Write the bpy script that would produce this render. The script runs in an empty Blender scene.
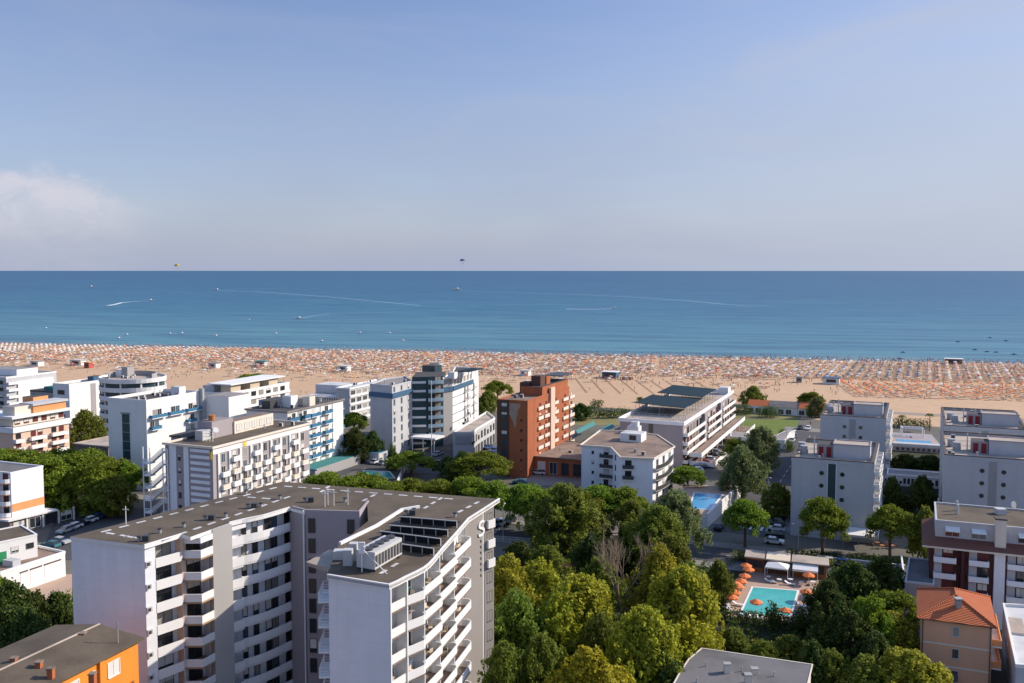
import bpy, bmesh, math, random
import numpy as np
from mathutils import Vector, Matrix
random.seed(11)
S = bpy.context.scene
COL = S.collection
R = math.radians

# ------------------------------------------------------------------ camera, sky, sun, exposure
FPX, PPY, HY, CH = 850.0, 322.0, 270.0, 60.0
PITCH = math.atan((PPY - HY) / FPX)
cd = bpy.data.cameras.new('camera')
cam = bpy.data.objects.new('camera', cd)
COL.objects.link(cam)
cam.location = (0, 0, CH)
cam.rotation_euler = (math.pi / 2 - PITCH, 0, 0)
cd.sensor_width = 36
cd.lens = 36 * FPX / 1024
cd.shift_y = -(341.5 - PPY) / 1024
cd.clip_start = 1
cd.clip_end = 120000
S.camera = cam

SUN_EL, SUN_AZ = 31.0, 13.0          # elevation; angle from +X towards +Y
sdir = Vector((math.cos(R(SUN_EL)) * math.cos(R(SUN_AZ)), math.cos(R(SUN_EL)) * math.sin(R(SUN_AZ)), math.sin(R(SUN_EL))))
ld = bpy.data.lights.new('sun', 'SUN')
ld.energy = 4.2
ld.angle = R(0.55)
ld.color = (1.0, 0.89, 0.75)
sun = bpy.data.objects.new('sun', ld)
COL.objects.link(sun)
sun.rotation_euler = (-sdir).to_track_quat('-Z', 'Y').to_euler()
sun.location = (300, 200, 300)

W = bpy.data.worlds.new('World')
S.world = W
W.use_nodes = True
nt = W.node_tree
nt.nodes.clear()
def N(t, typ, **kw):
    n = t.nodes.new(typ)
    for k, v in kw.items():
        setattr(n, k, v)
    return n
def math_(t, op, a, b=None, c=None, clamp=False):
    n = N(t, 'ShaderNodeMath', operation=op, use_clamp=clamp)
    for i, x in enumerate((a, b, c)):
        if x is None: continue
        if isinstance(x, (int, float)): n.inputs[i].default_value = x
        else: t.links.new(x, n.inputs[i])
    return n.outputs[0]
def smooth(t, x, a, b, lo=0.0, hi=1.0):
    n = N(t, 'ShaderNodeMapRange', interpolation_type='SMOOTHSTEP')
    t.links.new(x, n.inputs[0])
    for i, v in enumerate((a, b, lo, hi)): n.inputs[i + 1].default_value = v
    return n.outputs[0]
def mixc(t, f, a, b, mode='MIX'):
    n = N(t, 'ShaderNodeMix', data_type='RGBA', blend_type=mode)
    for s, x in ((n.inputs[0], f), (n.inputs[6], a), (n.inputs[7], b)):
        if isinstance(x, (int, float)): s.default_value = x
        elif isinstance(x, (tuple, list)): s.default_value = (*x[:3], 1)
        else: t.links.new(x, s)
    return n.outputs[2]
sky = N(nt, 'ShaderNodeTexSky', sky_type='NISHITA', sun_disc=False)
sky.sun_elevation = R(SUN_EL)
sky.sun_rotation = R(90 - SUN_AZ)
sky.altitude = 60
sky.air_density = 1.0
sky.dust_density = .6
sky.ozone_density = 3.0
tc = N(nt, 'ShaderNodeTexCoord')
sep = N(nt, 'ShaderNodeSeparateXYZ')
nt.links.new(tc.outputs['Generated'], sep.inputs[0])
az = math_(nt, 'ARCTAN2', sep.outputs[0], sep.outputs[1])
el = sep.outputs[2]
def skynoise(sa, se, off, detail=6, rough=.55, dist=0.0):
    cb = N(nt, 'ShaderNodeCombineXYZ')
    nt.links.new(math_(nt, 'MULTIPLY', az, sa), cb.inputs[0])
    nt.links.new(math_(nt, 'MULTIPLY', el, se), cb.inputs[1])
    cb.inputs[2].default_value = off
    n = N(nt, 'ShaderNodeTexNoise')
    n.inputs['Scale'].default_value = 1
    n.inputs['Detail'].default_value = detail
    n.inputs['Roughness'].default_value = rough
    n.inputs['Distortion'].default_value = dist
    nt.links.new(cb.outputs[0], n.inputs[0])
    return n.outputs[0]
# thin high haze streaks, denser low on the sunny side
wisp = smooth(nt, skynoise(3.2, 13, 2.1, 7, .52, .6), .46, .74)
wisp = math_(nt, 'MULTIPLY', wisp, smooth(nt, az, -.3, .6, .12, .5))
lowveil = math_(nt, 'MULTIPLY', smooth(nt, el, .36, .0, 0, .9), smooth(nt, skynoise(1.6, 6, 9.3, 4, .5, .3), .25, .75, .45, 1.0))
# a cumulus bank over the sea on the left
hump = math_(nt, 'ADD', .103, math_(nt, 'MULTIPLY', smooth(nt, az, -.50, -.38), -.03))
edge = math_(nt, 'SUBTRACT', hump, el)
edge = math_(nt, 'ADD', edge, math_(nt, 'MULTIPLY', math_(nt, 'SUBTRACT', skynoise(26, 34, 4.7, 7, .6, .4), .5), .05))
cum = math_(nt, 'MULTIPLY', smooth(nt, edge, -.004, .016), smooth(nt, az, -.38, -.47))
cum = math_(nt, 'MULTIPLY', cum, smooth(nt, el, .012, .085, .12, .68))
cum = math_(nt, 'MULTIPLY', cum, smooth(nt, skynoise(30, 48, 1.3, 6, .6, .5), .3, .62, .35, 1))
base = mixc(nt, 1.0, sky.outputs[0], (.91, .83, .91), 'MULTIPLY')
base = mixc(nt, smooth(nt, el, .36, .62), base, mixc(nt, 1.0, base, (1.85, 1.95, 1.85), 'MULTIPLY'))  # unseen upper sky brightened as added fill light for the shaded walls
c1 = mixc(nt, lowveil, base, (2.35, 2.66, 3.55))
c1 = mixc(nt, smooth(nt, el, .075, .0, 0, .85), c1, (2.35, 2.70, 3.65))
c1 = mixc(nt, math_(nt, 'MULTIPLY', smooth(nt, az, -.1, .62, 0, .8), smooth(nt, el, .42, .06)), c1, (3.1, 3.45, 4.2))
c2 = mixc(nt, wisp, c1, (3.3, 3.45, 4.0))
c3 = mixc(nt, cum, c2, (4.5, 4.25, 4.7))
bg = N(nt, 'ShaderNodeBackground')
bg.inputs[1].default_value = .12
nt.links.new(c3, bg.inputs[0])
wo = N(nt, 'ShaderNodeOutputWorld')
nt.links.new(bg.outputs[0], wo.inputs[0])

S.view_settings.view_transform = 'Standard'
S.view_settings.look = 'None'
S.view_settings.exposure = 0.45
S.view_settings.gamma = 1.0
S.view_settings.use_curve_mapping = False
S.render.engine = 'CYCLES'
S.cycles.max_bounces = 6
S.cycles.diffuse_bounces = 3
S.cycles.glossy_bounces = 3
S.cycles.transmission_bounces = 3
S.cycles.use_denoising = True

# ------------------------------------------------------------------ survey: plan coordinates from sight lines
CP, SP = math.cos(PITCH), math.sin(PITCH)
def G(px, py, z=0.0):
    u = (px - 512) / FPX; v = -(py - PPY) / FPX
    k = (z - CH) / (-SP + v * CP)
    return Vector((u * k, (CP + v * SP) * k))
def PX(x, y, z):
    zz = z - CH
    d = y * CP - zz * SP
    return 512 + FPX * x / d, PPY - FPX * (y * SP + zz * CP) / d
def hgt(top, base):                     # height of something whose foot is seen at row base and top at row top
    return CH * (1 - (top - HY) / (base - HY))
UA, VA = R(64.5), R(-20.5)              # the town's street grid
UV = Vector((math.cos(UA), math.sin(UA)))
VV = Vector((math.cos(VA), math.sin(VA)))

# ------------------------------------------------------------------ materials
M = {}
def mat(name, col, rough=.8, var=.1, scale=.6, spec=.3, metal=0.0, streak=0.0, bump=0.0, fine=0.0, joints=0.0, blotch=0.0):
    m = bpy.data.materials.new(name)
    m.use_nodes = True
    t = m.node_tree
    b = t.nodes['Principled BSDF']
    b.inputs['Roughness'].default_value = rough
    b.inputs['Specular IOR Level'].default_value = spec
    b.inputs['Metallic'].default_value = metal
    geo = N(t, 'ShaderNodeNewGeometry')
    f = None
    def noise(sc, stretch=None, det=4):
        n = N(t, 'ShaderNodeTexNoise')
        n.inputs['Scale'].default_value = sc
        n.inputs['Detail'].default_value = det
        src = geo.outputs['Position']
        if stretch:
            mp = N(t, 'ShaderNodeMapping')
            mp.inputs['Scale'].default_value = stretch
            t.links.new(src, mp.inputs[0])
            src = mp.outputs[0]
        t.links.new(src, n.inputs[0])
        return n.outputs[0]
    if var or streak or fine:
        f = math_(t, 'ADD', 1 - var, math_(t, 'MULTIPLY', noise(scale), 2 * var))
        if streak:
            f = math_(t, 'MULTIPLY', f, smooth(t, noise(1.0, (.5, .5, .06), 5), .35, .85, 1.0, 1 - streak))
        if fine:
            f = math_(t, 'MULTIPLY', f, math_(t, 'ADD', 1 - fine, math_(t, 'MULTIPLY', noise(scale * 9), 2 * fine)))
        c = N(t, 'ShaderNodeVectorMath', operation='SCALE')
        c.inputs[0].default_value = col
        t.links.new(f, c.inputs['Scale'])
        t.links.new(c.outputs[0], b.inputs['Base Color'])
    else:
        b.inputs['Base Color'].default_value = (*col, 1)
    if joints:
        vj = N(t, 'ShaderNodeVectorMath', operation='DOT_PRODUCT'); t.links.new(geo.outputs['Position'], vj.inputs[0]); vj.inputs[1].default_value = (math.cos(R(-20.5)) + math.cos(R(64.5)), math.sin(R(-20.5)) + math.sin(R(64.5)), 0)
        sj = N(t, 'ShaderNodeSeparateXYZ'); t.links.new(geo.outputs['Position'], sj.inputs[0])
        cj = N(t, 'ShaderNodeCombineXYZ'); t.links.new(vj.outputs['Value'], cj.inputs[0]); t.links.new(sj.outputs[2], cj.inputs[1])
        bk = N(t, 'ShaderNodeTexBrick'); bk.offset = 0; t.links.new(cj.outputs[0], bk.inputs[0])
        for kk, vv_ in (('Scale', 1), ('Mortar Size', .03), ('Brick Width', 1.42), ('Row Height', 1.42), ('Mortar Smooth', .3)): bk.inputs[kk].default_value = vv_
        bk.inputs['Color1'].default_value = (1, 1, 1, 1); bk.inputs['Color2'].default_value = (.965, .965, .97, 1); bk.inputs['Mortar'].default_value = (1 - joints,) * 3 + (1,)
        src_ = b.inputs['Base Color'].links[0].from_socket; t.links.new(mixc(t, 1.0, src_, bk.outputs[0], 'MULTIPLY'), b.inputs['Base Color'])
    if blotch:
        src_ = b.inputs['Base Color'].links[0].from_socket
        bl = smooth(t, noise(.22, None, 6), .42, .72, 1.0, 1 - blotch); wr = N(t, 'ShaderNodeVectorMath', operation='SCALE'); t.links.new(src_, wr.inputs[0]); t.links.new(bl, wr.inputs['Scale']); t.links.new(wr.outputs[0], b.inputs['Base Color'])
    if bump:
        bn = N(t, 'ShaderNodeBump')
        bn.inputs['Strength'].default_value = bump
        bn.inputs['Distance'].default_value = .1
        t.links.new(noise(scale * 6), bn.inputs['Height'])
        t.links.new(bn.outputs[0], b.inputs['Normal'])
    M[name] = m
    return m
mat('white', (.74, .73, .71), .75, .05, .25, streak=.06, fine=.02)
mat('cream', (.70, .62, .52), .8, .08, .3, streak=.07)
mat('beige', (.55, .45, .33), .8, .08, .3, streak=.07)
mat('peach', (.66, .47, .36), .8, .07, .3, streak=.07)
mat('lilac_white', (.77, .78, .80), .8, .05, .2, streak=.07, fine=.02, joints=.1)
mat('grey_white', (.48, .485, .50), .8, .06, .25, streak=.09, fine=.02, joints=.1)
mat('mauve', (.34, .30, .31), .8, .06, .3, streak=.08)
mat('mid_grey', (.33, .32, .315), .8, .07, .3, streak=.08)
mat('sign_grey', (.25, .23, .215), .8, .06, .3, streak=.06)
mat('pylon_grey', (.42, .40, .375), .75, .06, .3, streak=.07)
mat('wall_brown', (.21, .17, .15), .8, .1, .4, streak=.2)
mat('brick', (.36, .115, .05), .85, .13, .5, streak=.2, fine=.08)
mat('brick_dark', (.11, .055, .04), .85, .15, .5)
mat('plaster_bare', (.36, .27, .205), .9, .2, .8)
mat('orange', (.72, .25, .035), .8, .06, .4, streak=.08)
mat('orange_wall', (.70, .30, .12), .8, .06, .4, streak=.08)
mat('pink', (.68, .37, .23), .8, .06, .4, streak=.07)
mat('maroon', (.07, .022, .022), .7, .1)
mat('red_door', (.22, .02, .025), .6, .08)
mat('blue_band', (.05, .115, .20), .6, .06)
mat('blue_panel', (.05, .17, .29), .4, .08)
mat('teal_glass', (.022, .055, .07), .3, .15, .4, spec=.6)
mat('green_door', (.03, .25, .10), .6)
mat('soffit_brown', (.34, .23, .14), .85, .1)
mat('roof_gravel', (.122, .096, .070), .95, .16, .35, fine=.14, bump=.3, blotch=.3)
mat('roof_grey', (.27, .245, .235), .95, .14, .3, fine=.1, blotch=.3)
mat('roof_terracotta', (.25, .18, .14), .95, .16, .4, fine=.12, blotch=.35)
mat('roof_dark', (.07, .065, .065), .9, .2, .3, fine=.1)
mat('roof_white', (.55, .55, .55), .85, .12, .4, blotch=.3)
mat('roof_sand', (.42, .35, .29), .95, .14, .3, fine=.1, blotch=.3)
mat('felt_grey', (.155, .148, .15), .9, .14, .25, fine=.06, blotch=.3)
mat('rack_dark', (.02, .02, .022), .8, .1)
mat('balcony_blue', (.24, .36, .45), .5, .06)
mat('metal_dark', (.05, .05, .055), .5, .1, spec=.5)
mat('metal_grey', (.34, .35, .36), .5, .08, spec=.5)
mat('metal_white', (.5, .495, .48), .5, .06)
mat('pole_white', (.75, .75, .75), .5, .03)
mat('window_frame', (.55, .53, .50), .5, .05)
mat('frame_dark', (.09, .07, .06), .6, .05)
mat('pane_dark', (.025, .03, .035), .08, .2, .5, spec=.8)
mat('pane_blue', (.06, .10, .13), .1, .25, .5, spec=.8)
mat('pane_curtain', (.30, .28, .25), .35, .25, .8, spec=.5)
mat('pane_shutter', (.62, .60, .56), .6, .08)
mat('pane_red', (.13, .03, .03), .5, .1)
mat('solar', (.016, .034, .046), .75, .2, .6, spec=.12)
mat('asphalt', (.075, .073, .075), .95, .2, .2, fine=.1)
mat('pavement', (.22, .205, .19), .95, .15, .3, fine=.08)
mat('paving_pink', (.30, .235, .20), .95, .12, .3, fine=.06)
mat('paving_cream', (.42, .295, .22), .9, .1, .4)
mat('land', (.13, .12, .10), .95, .35, .06, fine=.15)
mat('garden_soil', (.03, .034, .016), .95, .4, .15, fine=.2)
mat('lawn', (.12, .16, .028), .95, .22, .12, fine=.18)
mat('dry_lawn', (.20, .18, .07), .95, .25, .1, fine=.2)
mat('sand_fine', (.52, .345, .21), .95, .10, .035, fine=.05, bump=.2, blotch=.1)
mat('line_paint', (.62, .62, .60), .8, .15, 1.2)
mat('timber', (.17, .09, .05), .8, .2)
mat('wood_orange', (.42, .17, .06), .8, .1)
mat('bark', (.13, .095, .07), .95, .25, 1.5)
mat('bark_pale', (.27, .20, .145), .95, .2, 1.5)
mat('canvas_white', (.75, .73, .70), .8, .05)
mat('canvas_orange', (.74, .20, .06), .8, .08)
mat('canvas_peach', (.62, .34, .18), .8, .12)
mat('canvas_red', (.42, .10, .075), .8, .12)
mat('canvas_cream', (.64, .54, .41), .8, .08)
mat('canvas_grey', (.17, .145, .14), .8, .12)
mat('canvas_blue', (.10, .17, .30), .8, .1)
mat('canvas_green', (.05, .20, .19), .7, .1)
mat('canvas_yellow', (.72, .50, .06), .8, .1)
mat('lounger_white', (.70, .69, .70), .7, .05)
mat('skin', (.46, .26, .17), .7, .1)
mat('rubber', (.02, .02, .02), .8, 0)
mat('lamp_glass', (.6, .6, .58), .2, 0)
for nm, c in dict(white=(.7, .7, .7), silver=(.38, .39, .41), black=(.015, .015, .017), grey=(.12, .125, .13), red=(.35, .02, .02), blue=(.03, .08, .22), teal=(.05, .16, .2)).items():
    mat('paint_' + nm, c, .28, .02, spec=.6)

def tile_mat(name, col):
    m = mat(name, col, .85, .12, .8, fine=.1)
    t = m.node_tree
    b = t.nodes['Principled BSDF']
    tcn = N(t, 'ShaderNodeTexCoord')
    w = N(t, 'ShaderNodeTexWave', wave_type='BANDS', bands_direction='X')
    w.inputs['Scale'].default_value = 1.1
    w.inputs['Distortion'].default_value = .15
    mp = N(t, 'ShaderNodeMapping')
    mp.inputs['Rotation'].default_value = (0, 0, -UA)
    t.links.new(tcn.outputs['Object'], mp.inputs[0])
    t.links.new(mp.outputs[0], w.inputs[0])
    bn = N(t, 'ShaderNodeBump')
    bn.inputs['Strength'].default_value = .8
    bn.inputs['Distance'].default_value = .15
    t.links.new(w.outputs[1], bn.inputs['Height'])
    t.links.new(bn.outputs[0], b.inputs['Normal'])
    return m
tile_mat('roof_tile', (.44, .125, .05))
tile_mat('tile_brown', (.20, .085, .06))

def leaf_mat(name, dark, light, trans=.42):
    m = bpy.data.materials.new(name)
    m.use_nodes = True
    t = m.node_tree
    t.nodes.clear()
    geo = N(t, 'ShaderNodeNewGeometry')
    oi = N(t, 'ShaderNodeObjectInfo')
    n = N(t, 'ShaderNodeTexNoise')
    n.inputs['Scale'].default_value = .55
    n.inputs['Detail'].default_value = 3
    t.links.new(geo.outputs['Position'], n.inputs[0])
    f = math_(t, 'ADD', math_(t, 'MULTIPLY', geo.outputs['Random Per Island'], .5), math_(t, 'MULTIPLY', n.outputs[0], .9))
    f = math_(t, 'SUBTRACT', f, .25, clamp=True)
    c = mixc(t, f, dark, light)
    hs = N(t, 'ShaderNodeHueSaturation')
    hs.inputs['Hue'].default_value = .5
    t.links.new(math_(t, 'ADD', .478, math_(t, 'MULTIPLY', oi.outputs['Random'], .045)), hs.inputs['Hue'])
    t.links.new(math_(t, 'ADD', .8, math_(t, 'MULTIPLY', oi.outputs['Random'], .4)), hs.inputs['Value'])
    t.links.new(c, hs.inputs['Color'])
    d = N(t, 'ShaderNodeBsdfPrincipled')
    d.inputs['Roughness'].default_value = .65
    d.inputs['Specular IOR Level'].default_value = .2
    tr = N(t, 'ShaderNodeBsdfTranslucent')
    t.links.new(hs.outputs[0], d.inputs['Base Color'])
    t.links.new(hs.outputs[0], tr.inputs[0])
    mx = N(t, 'ShaderNodeMixShader')
    mx.inputs[0].default_value = trans
    t.links.new(d.outputs[0], mx.inputs[1])
    t.links.new(tr.outputs[0], mx.inputs[2])
    o = N(t, 'ShaderNodeOutputMaterial')
    t.links.new(mx.outputs[0], o.inputs[0])
    M[name] = m
leaf_mat('leaf_pine', (.08, .125, .011), (.28, .345, .03))
leaf_mat('leaf_green', (.085, .12, .018), (.32, .365, .05))
leaf_mat('leaf_yellow', (.16, .18, .015), (.64, .62, .06))
leaf_mat('leaf_gold', (.22, .20, .012), (.58, .48, .04))
leaf_mat('leaf_grey', (.10, .125, .045), (.27, .29, .11))
leaf_mat('leaf_dark', (.035, .062, .014), (.13, .175, .035))

# ------------------------------------------------------------------ mesh builder
class F:                                  # a facade frame: s along the wall, d outwards (right of travel), z up
    def __init__(self, p, q):
        self.o = Vector((p[0], p[1])); q = Vector((q[0], q[1]))
        self.L = (q - self.o).length
        self.u = (q - self.o) / self.L
        self.n = Vector((self.u.y, -self.u.x))
        self.a = math.atan2(self.u.y, self.u.x)
    def xy(self, s, d=0.0): return self.o + self.u * s + self.n * d
    def pt(self, s, d, z):
        p = self.xy(s, d); return Vector((p.x, p.y, z))
    def sx(self, px, z):                  # the s at which the wall crosses a sight-line column
        lo, hi = -self.L, 2 * self.L
        f = lambda s: PX(*self.xy(s), z)[0] - px
        a = f(lo)
        for _ in range(50):
            m = (lo + hi) / 2
            if (f(m) > 0) == (a > 0): lo = m
            else: hi = m
        return (lo + hi) / 2
class MB:
    def __init__(self): self.v = []; self.f = []; self.m = []
    def face(self, pts, mi=0):
        n = len(self.v); self.v += [tuple(p) for p in pts]
        self.f.append(tuple(range(n, n + len(pts)))); self.m.append(mi)
    def _hex(self, c, mi=0):
        n = len(self.v); self.v += [tuple(p) for p in c]
        for q in ((0, 3, 2, 1), (4, 5, 6, 7), (0, 1, 5, 4), (1, 2, 6, 5), (2, 3, 7, 6), (3, 0, 4, 7)):
            self.f.append(tuple(n + i for i in q)); self.m.append(mi)
    def fbox(self, fr, s0, s1, d0, d1, z0, z1, mi=0):
        self._hex([fr.pt(s0, d1, z0), fr.pt(s1, d1, z0), fr.pt(s1, d0, z0), fr.pt(s0, d0, z0),
                   fr.pt(s0, d1, z1), fr.pt(s1, d1, z1), fr.pt(s1, d0, z1), fr.pt(s0, d0, z1)], mi)
    def box(self, x0, x1, y0, y1, z0, z1, mi=0):
        self._hex([(x0, y0, z0), (x1, y0, z0), (x1, y1, z0), (x0, y1, z0), (x0, y0, z1), (x1, y0, z1), (x1, y1, z1), (x0, y1, z1)], mi)
    def prism(self, poly, z0, z1, mi=0, top=None):
        n = len(self.v); k = len(poly)
        self.v += [(p[0], p[1], z0) for p in poly] + [(p[0], p[1], z1) for p in poly]
        self.f.append(tuple(n + i for i in reversed(range(k)))); self.m.append(mi)
        self.f.append(tuple(n + k + i for i in range(k))); self.m.append(mi if top is None else top)
        for i in range(k):
            j = (i + 1) % k
            self.f.append((n + i, n + j, n + k + j, n + k + i)); self.m.append(mi)
    def wall(self, pts, z0, z1, th=.14, mi=0, closed=False):      # a standing strip along a polyline, thickness to its left
        P = [Vector((p[0], p[1])) for p in pts]
        k = len(P); inner = []
        for i in range(k):
            if closed: a, b = P[i - 1], P[(i + 1) % k]
            else: a, b = P[max(i - 1, 0)], P[min(i + 1, k - 1)]
            d1 = (P[i] - a); d2 = (b - P[i])
            d1 = d1.normalized() if d1.length > 1e-6 else d2.normalized()
            d2 = d2.normalized() if d2.length > 1e-6 else d1
            n1 = Vector((-d1.y, d1.x)); n2 = Vector((-d2.y, d2.x))
            nn = (n1 + n2)
            nn = nn.normalized() if nn.length > 1e-3 else n1
            inner.append(P[i] + nn * th / max(.4, nn.dot(n1)))
        rng = range(k) if closed else range(k - 1)
        for i in rng:
            j = (i + 1) % k
            self._hex([(*P[i], z0), (*P[j], z0), (*inner[j], z0), (*inner[i], z0), (*P[i], z1), (*P[j], z1), (*inner[j], z1), (*inner[i], z1)], mi)
    def tube(self, p, q, r0, r1=None, n=6, mi=0):
        p = Vector(p); q = Vector(q); r1 = r0 if r1 is None else r1
        d = (q - p).normalized()
        a = d.cross(Vector((0, 0, 1))) if abs(d.z) < .95 else d.cross(Vector((1, 0, 0)))
        a.normalize(); b = d.cross(a)
        k = len(self.v)
        for c, r in ((p, r0), (q, r1)):
            for i in range(n):
                t = 2 * math.pi * i / n
                self.v.append(tuple(c + (a * math.cos(t) + b * math.sin(t)) * r))
        for i in range(n):
            j = (i + 1) % n
            self.f.append((k + i, k + j, k + n + j, k + n + i)); self.m.append(mi)
        self.f.append(tuple(k + i for i in reversed(range(n)))); self.m.append(mi)
        self.f.append(tuple(k + n + i for i in range(n))); self.m.append(mi)
    def cone(self, c, r, z0, z1, n=8, mis=(0,)):
        k = len(self.v)
        self.v.append((c[0], c[1], z1))
        for i in range(n):
            t = 2 * math.pi * i / n
            self.v.append((c[0] + r * math.cos(t), c[1] + r * math.sin(t), z0))
        for i in range(n):
            self.f.append((k, k + 1 + i, k + 1 + (i + 1) % n)); self.m.append(mis[i % len(mis)])
    def mesh(self, name, mats, off=(0, 0, 0), recalc=True, smooth=False):
        me = bpy.data.meshes.new(name)
        ox, oy, oz = off
        me.from_pydata([(x - ox, y - oy, z - oz) for x, y, z in self.v], [], self.f)
        for x in mats: me.materials.append(M[x] if isinstance(x, str) else x)
        me.polygons.foreach_set('material_index', self.m)
        if smooth: me.polygons.foreach_set('use_smooth', [True] * len(me.polygons))
        if recalc:
            bm = bmesh.new(); bm.from_mesh(me)
            bmesh.ops.recalc_face_normals(bm, faces=bm.faces)
            bm.to_mesh(me); bm.free()
        me.update()
        return me
    def build(self, name, mats, parent=None, **kw):
        if isinstance(mats, str): mats = [mats]
        off = base_of(parent) if parent else (0, 0, 0)
        o = bpy.data.objects.new(name, self.mesh(name, mats, off, **kw))
        COL.objects.link(o)
        o.parent = parent
        return o
def base_of(o):
    while o.parent: o = o.parent
    return tuple(o.location)
def thing(name, label, cat, loc=(0, 0, 0), group=None, rz=0):
    o = bpy.data.objects.new(name, None)
    o.empty_display_size = .5
    COL.objects.link(o)
    o.location = (loc[0], loc[1], loc[2] if len(loc) > 2 else 0)
    o.rotation_euler = (0, 0, rz)
    o['label'] = label; o['category'] = cat
    if group: o['group'] = group
    return o
def tag(o, label, cat, group=None):
    o['label'] = label; o['category'] = cat
    if group: o['group'] = group
    return o
def structure(o): o['kind'] = 'structure'; return o
def link_copy(o, parent=None):
    c = o.copy(); COL.objects.link(c); c.parent = parent
    return c
def dup(root, loc, rz=None, scale=None, label=None, group=None):
    r = link_copy(root)
    r.location = (loc[0], loc[1], loc[2] if len(loc) > 2 else 0)
    if rz is not None: r.rotation_euler = (0, 0, rz)
    if scale is not None: r.scale = scale if not isinstance(scale, (int, float)) else (scale,) * 3
    if label: r['label'] = label
    if group: r['group'] = group
    for ch in root.children:
        c = link_copy(ch, r)
        for g in ch.children: link_copy(g, c)
    return r
ORD = ['first', 'second', 'third', 'fourth', 'fifth', 'sixth', 'seventh', 'eighth', 'ninth', 'tenth', 'eleventh', 'twelfth', 'thirteenth', 'fourteenth', 'fifteenth', 'sixteenth']

# ------------------------------------------------------------------ facade pieces
WC = {}
def window(th, fr, s, z, w=1.2, h=1.4, frame='window_frame', pane=None, name='window', d=0.0):
    if pane is None: pane = random.choice(('pane_dark', 'pane_dark', 'pane_blue', 'pane_curtain'))
    k = (round(w, 2), round(h, 2), frame, pane, name)
    if k not in WC:
        a = MB(); f0 = F((0, 0), (1, 0)); t = .07
        a.fbox(f0, -w / 2 - t, -w / 2, 0, .08, -t, h + t); a.fbox(f0, w / 2, w / 2 + t, 0, .08, -t, h + t)
        a.fbox(f0, -w / 2, w / 2, 0, .08, h, h + t); a.fbox(f0, -w / 2, w / 2, 0, .14, -t, 0)
        if w > .9: a.fbox(f0, -.03, .03, .03, .07, 0, h)
        b = MB(); b.fbox(f0, -w / 2, w / 2, -.02, .03, 0, h)
        WC[k] = (a.mesh(name, [frame]), b.mesh('pane', [pane]))
    a, b = WC[k]
    o = bpy.data.objects.new(name, a); COL.objects.link(o); o.parent = th
    bx = base_of(th); p = fr.pt(s, d, z)
    o.location = (p.x - bx[0], p.y - bx[1], p.z - bx[2]); o.rotation_euler = (0, 0, fr.a)
    g = bpy.data.objects.new('pane', b); COL.objects.link(g); g.parent = o
    if random.random() < .3 and w < 3 and pane != 'pane_shutter':
        fr_ = random.choice((.35, .5, .7)); ks = (k[0], k[1], fr_)
        if ks not in WC: c = MB(); c.fbox(F((0, 0), (1, 0)), -w / 2 + .01, w / 2 - .01, .031, .055, h * (1 - fr_), h - .005); WC[ks] = c.mesh('shutter', ['pane_shutter'])
        g = bpy.data.objects.new('shutter', WC[ks]); COL.objects.link(g); g.parent = o
    return o
BC = {}
def balcony(th, fr, s0, s1, z, dep=1.3, mt='white', h=1.0, slab='white', rail=False, d=0.0):
    w = s1 - s0
    k = (round(w, 2), round(dep, 2), mt, round(h, 2), slab, rail)
    if k not in BC:
        a = MB(); f0 = F((0, 0), (1, 0))
        a.fbox(f0, 0, w, 0, dep, -.2, 0, 1)
        if rail:
            for zz in (.3, .6, h): a.fbox(f0, 0, w, dep - .06, dep - .02, zz - .04, zz, 0); a.fbox(f0, .02, .06, 0, dep - .06, zz - .04, zz, 0); a.fbox(f0, w - .06, w - .02, 0, dep - .06, zz - .04, zz, 0)
            n = max(2, int(w / .5))
            for i in range(n + 1): a.fbox(f0, (w - .05) * i / n, (w - .05) * i / n + .05, dep - .07, dep - .015, 0, h - .04, 0)
        else:
            a.fbox(f0, 0, w, dep - .12, dep, 0, h, 0)
            a.fbox(f0, 0, .12, 0, dep - .12, 0, h, 0); a.fbox(f0, w - .12, w, 0, dep - .12, 0, h, 0)
        BC[k] = a.mesh('balcony', [mt, slab])
    o = bpy.data.objects.new('balcony', BC[k]); COL.objects.link(o); o.parent = th
    bx = base_of(th); p = fr.pt(s0, d, z)
    o.location = (p.x - bx[0], p.y - bx[1], p.z - bx[2]); o.rotation_euler = (0, 0, fr.a)
    return o
def rect(o, w, d, ud=None, vd=None):           # FL, FR, BR, BL from the near left corner
    ud = ud or UV; vd = vd or VV
    return [o, o + vd * w, o + vd * w + ud * d, o + ud * d]
def inset(poly, t):
    P = [Vector((p[0], p[1])) for p in poly]; k = len(P); out = []
    for i in range(k):
        d1 = (P[i] - P[i - 1]).normalized(); d2 = (P[(i + 1) % k] - P[i]).normalized()
        n1 = Vector((-d1.y, d1.x)); n2 = Vector((-d2.y, d2.x)); nn = (n1 + n2).normalized()
        out.append(P[i] + nn * t / max(.35, nn.dot(n1)))
    return out
def shell(th, poly, z, wallm, roofm, par='white', ph=.6, pth=.3, z0=0.0, proud=.06, name='wall'):
    a = MB(); a.prism(poly, z0, z - ph); a.build(name, wallm, th)
    if ph > 0:
        b = MB(); b.wall(inset(poly, -proud), z - ph - .02, z, pth, closed=True); b.build('parapet', par, th)
        c = MB(); c.prism(inset(poly, pth - proud + .003), z - ph, z - ph + .05); c.build('roof', roofm, th)
    return [F(poly[i], poly[(i + 1) % len(poly)]) for i in range(len(poly))]
def rbox(th, name, poly_or_rect, z0, z1, m, top=None):
    a = MB(); a.prism(poly_or_rect, z0, z1, 0, 1 if top else None)
    return a.build(name, [m] + ([top] if top else []), th)
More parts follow.
